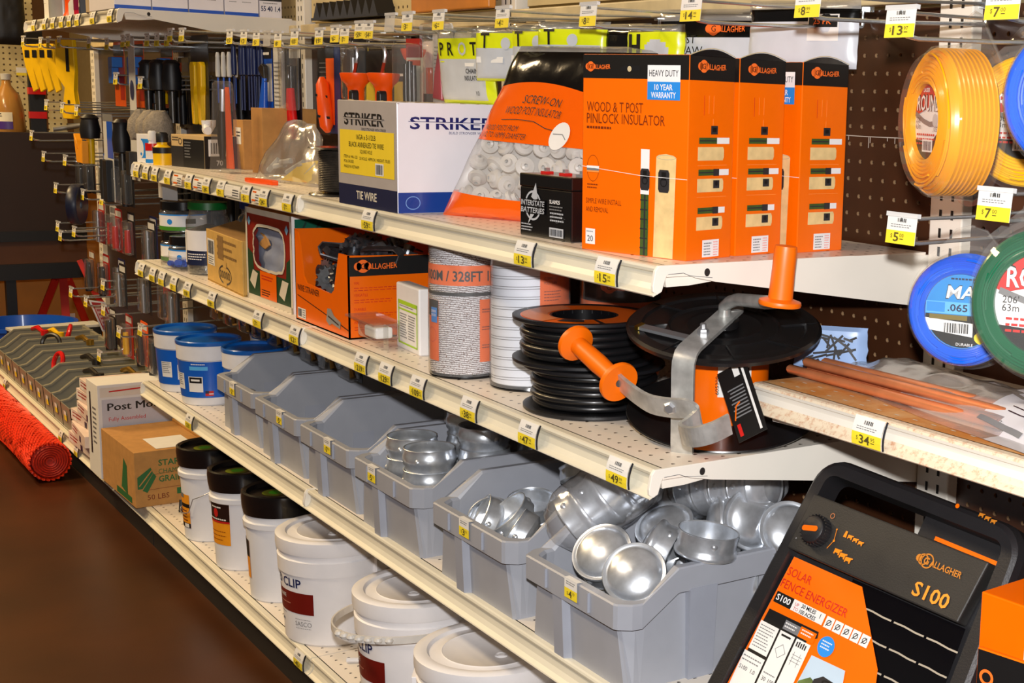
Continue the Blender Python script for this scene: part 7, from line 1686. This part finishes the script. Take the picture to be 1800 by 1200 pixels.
for k in range(3): handle_tool('screwdriver', ('black and yellow screwdriver above the white clamp card', 'black and yellow screwdriver second above the white clamp card', 'black and yellow screwdriver third above the white clamp card')[k], -3.16+.09*k, .22, 1.215, .12, TYEL if k != 1 else CARDK, DSTL, .014)
for k in range(2): carded('red_card_pack', ('small red card next to the second tier hooks', 'small red card nearer the grey sleeve')[k], 'card', -3.26+.16*k, .22, 1.165, .075, .055, RCRD, ((.3, .7, .3, .7, CARDK),), group='carded tools on the far hooks')
# third to fifth tiers: dim packs
flat = random.Random(21)
b = MB(); b.lathe([(.012, -.012), (.060, -.016), (.064, -.010), (.064, .010), (.060, .016), (.012, .012)], mat('navy_reel', (22, 30, 56), .4), 36, Matrix.Rotation(pi/2, 4, 'X')); mesh_thing('tape_reel', b, 'dark navy round tape reel hanging lowest in the far corner', 'reel', (-3.47, .075, .830), (0, 0, -.5))
tiers = [(.990, ((-3.78, DBLU), (-3.62, CARDK), (-3.48, TBLUE), (-3.34, CARDK), (-3.18, PGRY), (-3.04, CARDK))), (.830, ((-3.56, RCRD), (-3.42, PGRY), (-3.28, RCRD), (-3.14, CARDK), (-2.98, DBLU), (-2.84, CARDK), (-2.68, CARDK))), (.670, ((-3.60, BRWN), (-3.46, RCRD), (-3.32, DBLU), (-3.18, CARDK), (-3.02, CARDK), (-2.86, RCRD), (-2.70, CARDK))), (.510, ((-3.36, CARDK), (-3.20, RCRD), (-3.04, OCRD), (-2.88, CARDK), (-2.72, RCRD)))]
wn = {id(DBLU): 'navy', id(CARDK): 'black', id(TBLUE): 'blue', id(PGRY): 'grey', id(RCRD): 'red', id(BRWN): 'brown', id(OCRD): 'orange'}
tn = ('third', 'fourth', 'fifth', 'lowest')
for ti, (z, row) in enumerate(tiers):
    for k, (x, m) in enumerate(row):
        it = flat.choice((('steel_tool', rod(.5, .05, .8, .007, STEEL)), ('dark_tool', rod(.4, .0, .7, .011, CARDK)), ('handle', rod(.55, .1, .6, .010, flat.choice((TYEL, TRED, CARDK))))))
        carded('tool_pack', '%s backed tool pack, %s along the %s tier of the far pegboard' % (wn[id(m)], ORD[k], tn[ti]), 'pack', x, .13+.05*flat.random(), z, .085, .135, m, ((.1, .9, .82, .95, PGRY if m is not PGRY else GREYP),), (it,), blister=(.1, .9, .05, .8, .022), group='tool packs on the far pegboard')
for n_, (x, z, y) in enumerate(((-3.90, 1.34, .02), (-3.78, 1.335, .05), (-3.66, 1.335, .05), (-3.55, 1.335, .06), (-3.33, 1.33, .10), (-3.15, 1.325, .11), (-2.96, 1.33, .11), (-2.86, 1.33, .10), (-2.74, 1.33, .12), (-2.68, 1.33, .13), (-2.62, 1.33, .14), (-2.55, 1.34, .13), (-2.48, 1.34, .14), (-3.74, 1.135, .05), (-3.55, 1.130, .06), (-3.40, 1.125, .07), (-3.02, 1.225, .10), (-2.83, 1.215, .12), (-3.90, 1.03, .03), (-3.80, .965, .045), (-3.55, .965, .06), (-3.66, .87, .05), (-3.42, .865, .08), (-3.26, .86, .10), (-3.66, .745, .05), (-3.52, .74, .07), (-3.60, .72, .045), (-3.25, .60, .09), (-3.56, .54, .06), (-3.40, .53, .07), (-3.26, .52, .09), (-3.12, .47, .10), (-2.95, .50, .12), (-3.30, .37, .08))):
    fhook(x, z, y, flat.choice(('4', '6', '9', '12', '15')), 'ticketed hook %s on the far pegboard, at %s height' % (('at the corner post', 'over yellow scrapers', 'over the rafter tool', 'beside the rafter tool', 'over an orange pack', 'over orange pack and sleeve', 'over the grey sleeve', 'over the black brushes', 'over the wool pads', 'over the brush card', 'above the brush card', 'before the pale tubes', 'before the blue rods', 'over the black grip tool', 'over the blue white card', 'over the thick black tool', 'over the clamp card', 'under the black brushes', 'near the counter edge', 'over navy packs', 'over black packs', 'over the navy reel', 'over blue packs', 'over grey packs', 'over red packs', 'over brown packs', 'below the navy reel', 'over the red sign', 'left of the red sign', 'at the red sign', 'by the red sign', 'over orange packs', 'by the blue pails', 'below the red sign')[n_], ('top', 'upper', 'middle', 'low', 'bottom')[min(4, int((1.36-z)/.2))]))
# dark packs filling the pegs behind
for k in range(26):
    x = -3.58+.088*(k % 13); z = (1.30, .985)[k//13]
    carded('dark_pack', 'dark packed tool hanging close to the %s far pegboard, %s' % (('upper', 'lower')[k//13], ('behind the rafter tool', 'behind the orange packs', 'behind the screwdrivers', 'behind the grey sleeve', 'behind the brushes', 'behind the brush card', 'behind the pale tubes')[min(6, (k % 13)//2)]), 'pack', x, .36+.03*flat.random(), z, .08, .22, flat.choice((CARDK, CARDK, DBLU, CHAR)), ((.1, .9, .8, .93, flat.choice((GREYP, RCRD, TYEL, DBLU))),), (('dark_tool', rod(.5, .05, .7, .012, CARDK)),), group='dark packs deep on the far pegboard')
# brassy hardware hung under the middle shelf
for k in range(9):
    x = -2.40+.115*k
    t = thing('brass_pack', 'clear pack of brass snaps hanging under the middle shelf, %s from the far end' % ORD[k], 'pack', (x, .20, .735), 0, 'packs of brass snaps')
    b = MB(); b.box(-.040, .040, 0, .0012, -.135, 0, CARDK); b.build('hang_card', t)
    for q in range(2):
        b = MB(); zz_ = -.045-.05*q; b.tube([(-.012+.015*cos(a), -.012, zz_+.018*sin(a)) for a in [2*pi*i/14 for i in range(14)]], .004, BRASS, 8, closed=True); b.tube([(.010, -.012, zz_-.01), (.022, -.012, zz_-.03)], [.005, .007], BRASS, 8); b.build('brass_snap', t)
    b = MB(); b.box(-.036, .036, -.026, -.0005, -.130, -.02, CLEAR, .005); b.build('blister', t)

# ------------------------------------------------------------------ goods on the low far deck
small_carton('grain_carton', 'brown carton with green grain company print at the end of the bottom deck', 'carton', (-2.79, -.030, ZD), radians(1), .335, .30, .150, CARD,
    lambda b, f: (b.poly(f, [(.20, .03), (.26, .02), (.26, .10), (.23, .115)], mat('green_stamp', (34, 104, 52), .6), .0006), b.rect(f, .15, .30, .005, .022, mat('green_stamp', (34, 104, 52), .6), .0006)),
    lambda b, g: (b.poly(g, [(.006, .050), (.018, .050), (.046, .090), (.040, .106), (.006, .082)], mat('green_stamp', (34, 104, 52), .6), .0006), b.poly(g, [(.018, .045), (.030, .038), (.054, .080), (.047, .090)], mat('green_stamp', (34, 104, 52), .6), .0008), b.line(g, [(.010, .058), (.043, .098)], .003, CARD, .0012), b.text(g, .060, .108, 'STAR', .016, mat('green_stamp', (34, 104, 52), .6), bold=True), b.text(g, .060, .086, 'CHAMPION', .013, mat('green_stamp', (34, 104, 52), .6), width=.085), b.text(g, .060, .064, 'GRAIN CO', .016, mat('green_stamp', (34, 104, 52), .6), bold=True, width=.10), b.line(g, [(.03, .085), (.22, .093)], .001, BROWNP), b.line(g, [(.03, .045), (.22, .05)], .001, BROWNP), b.text(g, .030, .018, '50 LBS', .014, BROWNP), b.rect(g, .105, .15, .025, .042, mat('green_stamp', (34, 104, 52), .6), .0006)))
t = bpy.data.objects['grain_carton']; b = MB()
for k in range(3): b.box(.004, .331, .19+.025*k, .212+.025*k, .150, .158+.004*k, mat('open_flap_board', (186, 136, 66), .8), .002)
b.rect(face((0, 0, .151), (1, 0, 0), (0, 1, 0)), .19, .32, .06, .16, PAPER, 0); b.build('top_flap', t)
small_carton('post_mount_box', 'white carton lettered with a post mount heading, standing behind the grain carton', 'carton', (-2.925, -.035, ZD), radians(1), .125, .33, .270, PAPER,
    lambda b, f: (b.rect(f, .03, .045, .06, .24, CARDK, .0006), b.fine(f, .06, .2, .04, 8, .014, GREYP)),
    lambda b, g: (b.rect(g, .006, .32, .235, .262, mat('carton_white', (224, 214, 200), .5), .0005), b.line(g, [(.03, .250), (.22, .258)], .004, REDP, .001), b.rect(g, .010, .32, .02, .228, mat('blue_grey_panel', (196, 196, 206), .5), .0005), [b.text(g, .024+q, .195+q*.3, 'Post Mounted', .021, BLACK, width=.205, w=.0006+q*.1) for q in (0, .0008, .0016)], b.text(g, .027, .165, 'Fully Assembled', .011, REDP, width=.098), b.text(g, .027, .137, 'Made in the USA', .011, REDP, width=.104), b.text(g, .03, .108, 'Heavy Duty Steel', .011, REDP, width=.11)))
for k, (x, z, rz, w_) in enumerate(((-3.32, .0, .02, .26), (-3.29, .036, -.06, .25), (-3.31, .072, .05, .25), (-3.24, .108, -.03, .22), (-3.26, .144, .04, .22), (-3.23, .180, 0, .20))):
    small_carton('tile_box', '%s flat white box up in the stack beside the post mount carton' % ORD[k], 'box', (x, -.012+.004*k, ZD+z), rz, w_, .19, .035, mat('pinkish_carton', (226, 206, 196), .55), lambda b, f: (b.rect(f, .002, .06, .004, .030, REDP if False else PAPER, .0004), b.fine(f, .02, .028, .10, 2, .010, RCRD, w=.0006), b.rect(f, .15, .175, .002, .02, NAVY, .0008)), None, 'flat white boxes in a stack')
# row of small grey bins
SBIN = mat('small_grey_bin', (142, 138, 122), .45, vary=.05)
sb = None
for k, x in enumerate((-4.74, -4.60, -4.46, -4.32, -4.18, -4.04, -3.90, -3.76, -3.62, -3.48)):
    lab = '%s small grey parts bin from the far end of the bottom deck' % ORD[k]
    if sb is None:
        sb = thing('small_bin', lab, 'bin', (x, .018, ZD), 0, 'row of small grey bins'); b = MB(); W_ = .066
        side = [(0, 0), (.32, 0), (.335, .128), (.075, .128), (.020, .085), (-.006, .080)]
        for s in (-1, 1): b.prism(side, face((s*W_, 0, 0), (0, 1, 0), (0, 0, 1)), -.0025 if s > 0 else 0, 0 if s > 0 else .0025, SBIN); b.strap([(s*W_, p_[0], p_[1]) for p_ in ((-.004, .080), (.020, .085), (.075, .128), (.335, .128))], (1, 0, 0), .010, .006, SBIN)
        b.box(-W_, W_, .0, .32, 0, .003, SBIN); b.hexa([(-W_, 0, 0), (W_, 0, 0), (W_, .003, 0), (-W_, .003, 0), (-W_, -.006, .080), (W_, -.006, .080), (W_, -.003, .080), (-W_, -.003, .080)], SBIN); b.box(-W_, W_, .322, .334, 0, .128, SBIN); b.build('bin_body', sb)
        b = MB(); f = face((-.02, -.0042, .03), (1, 0, 0), (0, -.07, 1)); b.rect(f, 0, .036, 0, .018, YEL, .001); b.rect(f, 0, .036, .018, .032, PAPER, .001); b.build('price_label', sb)
    else: dup(sb, (x, .018, ZD), 0, lab)
def shackle(loc, m, lab, r=.03, rz=0.0): 
    t = thing('shackle', lab, 'shackle', loc, rz, rot=(1.3, 0, rz)); b = MB(); b.tube([(r*cos(a), r*sin(a), 0) for a in [radians(-50+280*i/16) for i in range(17)]], .008, m, 8); b.build('bow', t); b = MB(); b.tube([(-.034, -.026, 0), (.034, -.026, 0)], .006, STEEL, 8); b.build('pin', t)
shackle((-4.02, .10, ZD+.125), TRED, 'red shackle standing up out of a small grey bin near the front', .034, .2); shackle((-4.60, .25, ZD+.130), TRED, 'red shackle at the back of the far small grey bins', .034, -.2); shackle((-4.46, .16, ZD+.122), DSTL, 'dark shackle in the middle of the small grey bins', .034, .9)
for k, (x, y, m, lab) in enumerate(((-4.70, .15, TRED, 'red plastic handle lying across the far small grey bins'), (-4.62, .19, TYEL, 'yellow grip lying on the far small grey bins'), (-4.40, .25, BRASS, 'long brass pin lying across the small grey bins'), (-3.98, .18, DSTL, 'dark curved hook lying on the small grey bins'), (-3.70, .13, DSTL, 'small dark bolt end standing in a grey bin'), (-3.66, .24, BRASS, 'brass snap tangled at the back of the nearest grey bins'))):
    t = thing(('plastic_handle', 'yellow_grip', 'brass_pin', 'dark_hook', 'bolt_end', 'brass_snap')[k], lab, 'hardware', (x, y, ZD+.136)); b = MB(); b.tube([(-.05, 0, 0), (0, .01, .012), (.06, .02, .0)], [.008, .010, .007], m, 8); b.build('body', t); b = MB(); b.lathe([(0, -.012), (.014, -.010), (.014, .010), (0, .012)], m, 12, Matrix.Translation((.065, .022, 0))); b.build('knob', t)
# orange mesh roll on the floor
t = thing('mesh_roll', 'roll of orange plastic safety mesh lying on the floor along the bottom deck', 'mesh roll', (-3.24, -.082, .0645))
OM = mat('orange_mesh_plastic', (236, 56, 18), .45, vary=.2, scale=50); b = MB()
for q in range(26):
    a0 = 2*pi*q/26
    for sgn in (1, -1): b.tube([(-.034*i, (.058+.005*noise.noise(Vector((i*.3, q, 1))))*cos(a0+sgn*i*.26), (.058+.005*noise.noise(Vector((i*.3, q, 2))))*sin(a0+sgn*i*.26)) for i in range(44)], .0036, OM, 4)
b.build('outer_mesh', t)
b = MB(); ODK = mat('orange_mesh_inner', (196, 40, 14), .6, vary=.3, scale=70); pts = []
for i in range(120):
    a = i*.33; r = .008+.00036*i; pts.append((.0, r*cos(a), r*sin(a)))
for k in range(4): b.tube([(p_[0]-.003-.004*k, p_[1], p_[2]) for p_ in pts], .0028, ODK, 4)
b.tube([(-.01, 0, 0), (-1.48, 0, 0)], .050, ODK, 20); b.build('inner_roll', t)
# ------------------------------------------------------------------ beyond the gondola
WBR = mat('dark_brown_panel', (44, 24, 12), .5, vary=.2, scale=4); WLT = mat('honey_wood', (214, 146, 56), .5, vary=.2, scale=5); WMD = mat('mid_brown_panel', (92, 52, 20), .5, vary=.2, scale=4)
t = thing('display_counter', 'dark brown wooden display counter beyond the far end of the gondola', 'counter', (-5.5, 0, 0))
b = MB(); b.box(-.6, 0, -.9, .52, .955, .99, WBR); b.build('top_panel', t)
b = MB(); b.box(-.03, 0, -.9, .52, .56, .955, WBR); b.build('front_panel', t)
b = MB(); b.box(-.02, .012, -.9, .52, .515, .56, CARDK); b.build('dark_rail', t)
b = MB(); b.box(-.03, -.008, -.9, .52, .415, .515, WMD); b.build('lower_panel', t)
b = MB(); b.box(-.02, .012, -.9, .52, .345, .415, CARDK); b.build('dark_rail', t)
for y in (-.85, .205): b = MB(); b.box(-.04, .0, y-.02, y+.02, 0, .345, CARDK); b.build('leg', t)
b = MB(); b.box(-.60, -.56, -.9, .9, 0.0, .955, WLT); b.build('back_panel', t)
b = MB(); b.box(-.58, .05, -.9, .9, .0, .035, WLT); b.build('base_board', t)
t = thing('red_stand', 'red steel stand with three legs on the wooden base beyond the gondola', 'stand', (-5.72, .455, .035))
b = MB(); REDS = mat('red_steel', (196, 30, 14), .4)
for k, (x, y) in enumerate(((.14, -.02), (-.06, -.13), (-.06, .12))):
    b = MB(); b.strap([(x, y, 0), (x*.15, y*.15, .30)], (0, 1, 0) if k else (-y, x, 0), .034, .012, REDS); b.build('leg', t)
b = MB(); b.tube([(.06, 0, .06), (-.05, -.06, .06), (-.05, .06, .06)], .006, REDS, 6, closed=True); b.build('brace', t)
b = MB(); b.lathe([(0, .27), (.03, .27), (.028, .34), (.012, .36), (.012, .40), (0, .40)], REDS, 16); b.build('column', t)
b = MB(); b.box(-.002, .002, -.02, .02, .07, .11, PAPER, mx=Matrix.Translation((-.03, .03, 0))); b.build('white_tag', t)
t = thing('sale_sign', 'tilted red and white sign card hanging at the lower far pegboard', 'sign', (-3.60, .122, .506)); b = MB(); f = lambda u, v, w=0.0: Vector((w, u-v*.36, v)); b.prism([(0, 0), (.046, -.010), (.050, -.108), (-.0015, -.108)], f, -.004, 0, PAPER); b.prism([(.005, -.007), (.042, -.014), (.045, -.103), (.0035, -.103)], f, 0, .0006, RCRD); b.prism([(.008, -.022), (.036, -.026), (.040, -.088), (.007, -.088)], f, .0006, .0012, mat('pale_sign_panel', (206, 170, 160), .5)); b.fine(f, .011, -.032, .026, 4, .014, RCRD, w=.0018, t=.007); b.build('sign_card', t)
t = thing('red_bar_tool', 'long red steel bar leaning across the lower far pegboard', 'tool', (-3.62, .104, .637)); b = MB(); b.strap([(0, 0, 0), (.003, .020, -.055), (.0, .040, -.109), (.0, .076, -.168), (.0, .104, -.247)], (0, 1, .35), .016, .006, mat('red_steel_bright', (226, 44, 18), .35)); b.build('bar', t)
PEGW = dotted('cream_end_pegboard', (206, 190, 140), (84, 66, 38), (0.0254, 0.0254), 0.0045, (1, 2), rough=.55, vary=.06)
t = thing('end_pegboard', 'cream pegboard panel beyond the counter', 'pegboard', (-5.9, 0, 0)); b = MB(); b.box(-.01, 0, -.4, .42, .99, 1.9, PEGW); b.build('panel', t)
t = thing('black_post', 'black steel post with red collars between cream panels', 'post', (-5.56, .358, 0)); b = MB(); b.box(-.03, .0, -.03, .035, .99, 1.45, CARDK, .002); b.build('post', t)
for z in (1.05, 1.155): b = MB(); b.box(-.032, .003, -.032, .037, z, z+.03, TRED); b.build('collar', t)
t = thing('perforated_strip', 'narrow rounded cream perforated strip standing on the far counter', 'strip', (-5.53, .432, 0)); b = MB(); f = face((0, -.038, 0), (0, 1, 0), (0, 0, 1)); b.prism([(0, .990), (.076, .990), (.076, 1.36), (.062, 1.375), (.03, 1.37), (.004, 1.33)], f, -.004, 0, PEGW); b.build('strip', t)
LIQ = mat('amber_liquid', (176, 126, 60), .2, coat=.4)
t = thing('liquid_bottle', 'amber bottle with purple label and white price card on the counter', 'bottle', (-5.62, .25, .99)); b = MB(); b.lathe([(0, 0), (.068, 0), (.070, .01), (.064, .10), (.050, .16), (.020, .20), (.016, .23)], LIQ, 28); b.build('body', t)
b = MB(); b.lathe([(.02, .225), (.022, .25), (0, .252)], PGRY, 16); b.build('cap', t); D = drum((0, 0, 0), .071, .066, .10, radians(-120)); b = MB(); b.rect(D, 0, .15, .012, .045, mat('purple_label', (70, 40, 130), .4), .001, 12); b.rect(D, 0, .15, .045, .085, CREP, .001, 12); b.fine(D, .05, .08, .06, 3, .01, BLACK, w=.0016); b.build('label_band', t)
t = thing('counter_ticket', 'white and yellow price card standing above the amber bottle', 'price tag', (-5.66, .30, 1.235)); f = face((0, 0, 0), (0, 1, 0), (0, 0, 1)); b = MB(); b.prism([(0, 0), (.05, 0), (.05, .035), (0, .035)], f, -.002, 0, PAPER); b.rect(f, 0, .05, 0, .012, YEL, .0006); b.build('card', t); b = MB(); b.tube([(-.01, .025, .02), (-.23, .025, .02)], .003, STEEL, 6); b.build('hook_wire', t)
t = thing('chrome_fitting', 'pair of chrome pipe fittings lying on the counter edge', 'fitting', (-5.535, .46, 1.004)); b = MB(); b.tube([(0, -.05, 0), (0, 0, .008), (.01, .06, .02)], .012, STEEL, 10); b.build('pipe', t); b = MB(); b.tube([(-.02, -.02, .012), (-.02, .05, .018)], .012, STEEL, 10); b.build('pipe', t)
for k, (y, z0, z1, m, lab) in enumerate(((.125, 1.30, 1.60, RCRD, 'red and green handled shears hanging highest in the far corner'), (.165, 1.28, 1.60, DBLU, 'dark handled shears hanging beside the red ones'))):
    t = thing('hanging_shears', lab, 'shears', (-5.86, y, z0), group='shears in the far corner'); b = MB(); b.tube([(0, 0, 0), (0, .01, .10), (0, .02, .2)], [.008, .012, .010], mat('dark_green_grip', (20, 52, 44), .4), 8); b.build('grip', t); b = MB(); b.tube([(0, .02, .2), (0, .02, z1-z0)], .016, m, 8); b.build('head', t)
t = thing('black_pouch', 'soft black pouch hanging on the cream pegboard', 'pouch', (-5.80, .24, 1.37)); b, f = pillow(.13, .25, .05, lambda u, v, s: CARDK, seed=30, n=12, m_=14); 
for i, v in enumerate(b.v): b.v[i] = Vector((-v.y, v.x, v.z))
b.build('pouch', t)
t = thing('blue_tub_rim', 'blue rim of a tub beyond the small bins', 'tub', (-5.25, .20, .0)); b = MB(); b.lathe([(.18, .0), (.20, .17), (.215, .18), (.215, .195), (.20, .195), (.17, .01)], TBLUE, 32); b.build('tub', t)
t = thing('black_white_box', 'low black box with white lid beyond the small bins', 'box', (-5.02, .10, .0), .1); b = MB(); b.box(0, .10, 0, .34, .0, .20, CARDK, .002); b.build('box', t); b = MB(); b.box(-.003, .103, -.003, .343, .20, .212, PGRY, .002); b.build('lid', t)

# ------------------------------------------------------------------ printing belongs to the surface it is on
def absorb(dst, src):
    a, c = dst.data, src.data
    vs = [tuple(v.co) for v in a.vertices]; fs = [tuple(p.vertices) for p in a.polygons]; mi = [p.material_index for p in a.polygons]; sm = [p.use_smooth for p in a.polygons]
    mats = list(a.materials); o = len(vs)
    for m in c.materials:
        if m not in mats: mats.append(m)
    vs += [tuple(v.co) for v in c.vertices]
    for p in c.polygons:
        fs.append(tuple(o+i for i in p.vertices)); mi.append(mats.index(c.materials[p.material_index])); sm.append(p.use_smooth)
    me = bpy.data.meshes.new(a.name); me.from_pydata(vs, [], fs)
    for m in mats: me.materials.append(m)
    me.polygons.foreach_set('material_index', mi); me.polygons.foreach_set('use_smooth', sm); me.update()
    if any(sm): me.set_sharp_from_angle(angle=radians(38))
    dst.data = me
    bpy.data.objects.remove(src); bpy.data.meshes.remove(c)
for r in [o for o in COL.objects if o.parent is None]:
    ch = list(r.children)
    for c in ch:
        st = c.name.split('.')[0]
        if st in ('printed_front', 'printed_side', 'small_print', 'heading', 'panel_print', 'rim_print'):
            host = [x for x in r.children if x is not c and x.name.split('.')[0] == ('control_panel' if st == 'panel_print' else 'outer_frame' if st == 'rim_print' else r.children[0].name.split('.')[0])]
            if host: absorb(host[0], c)
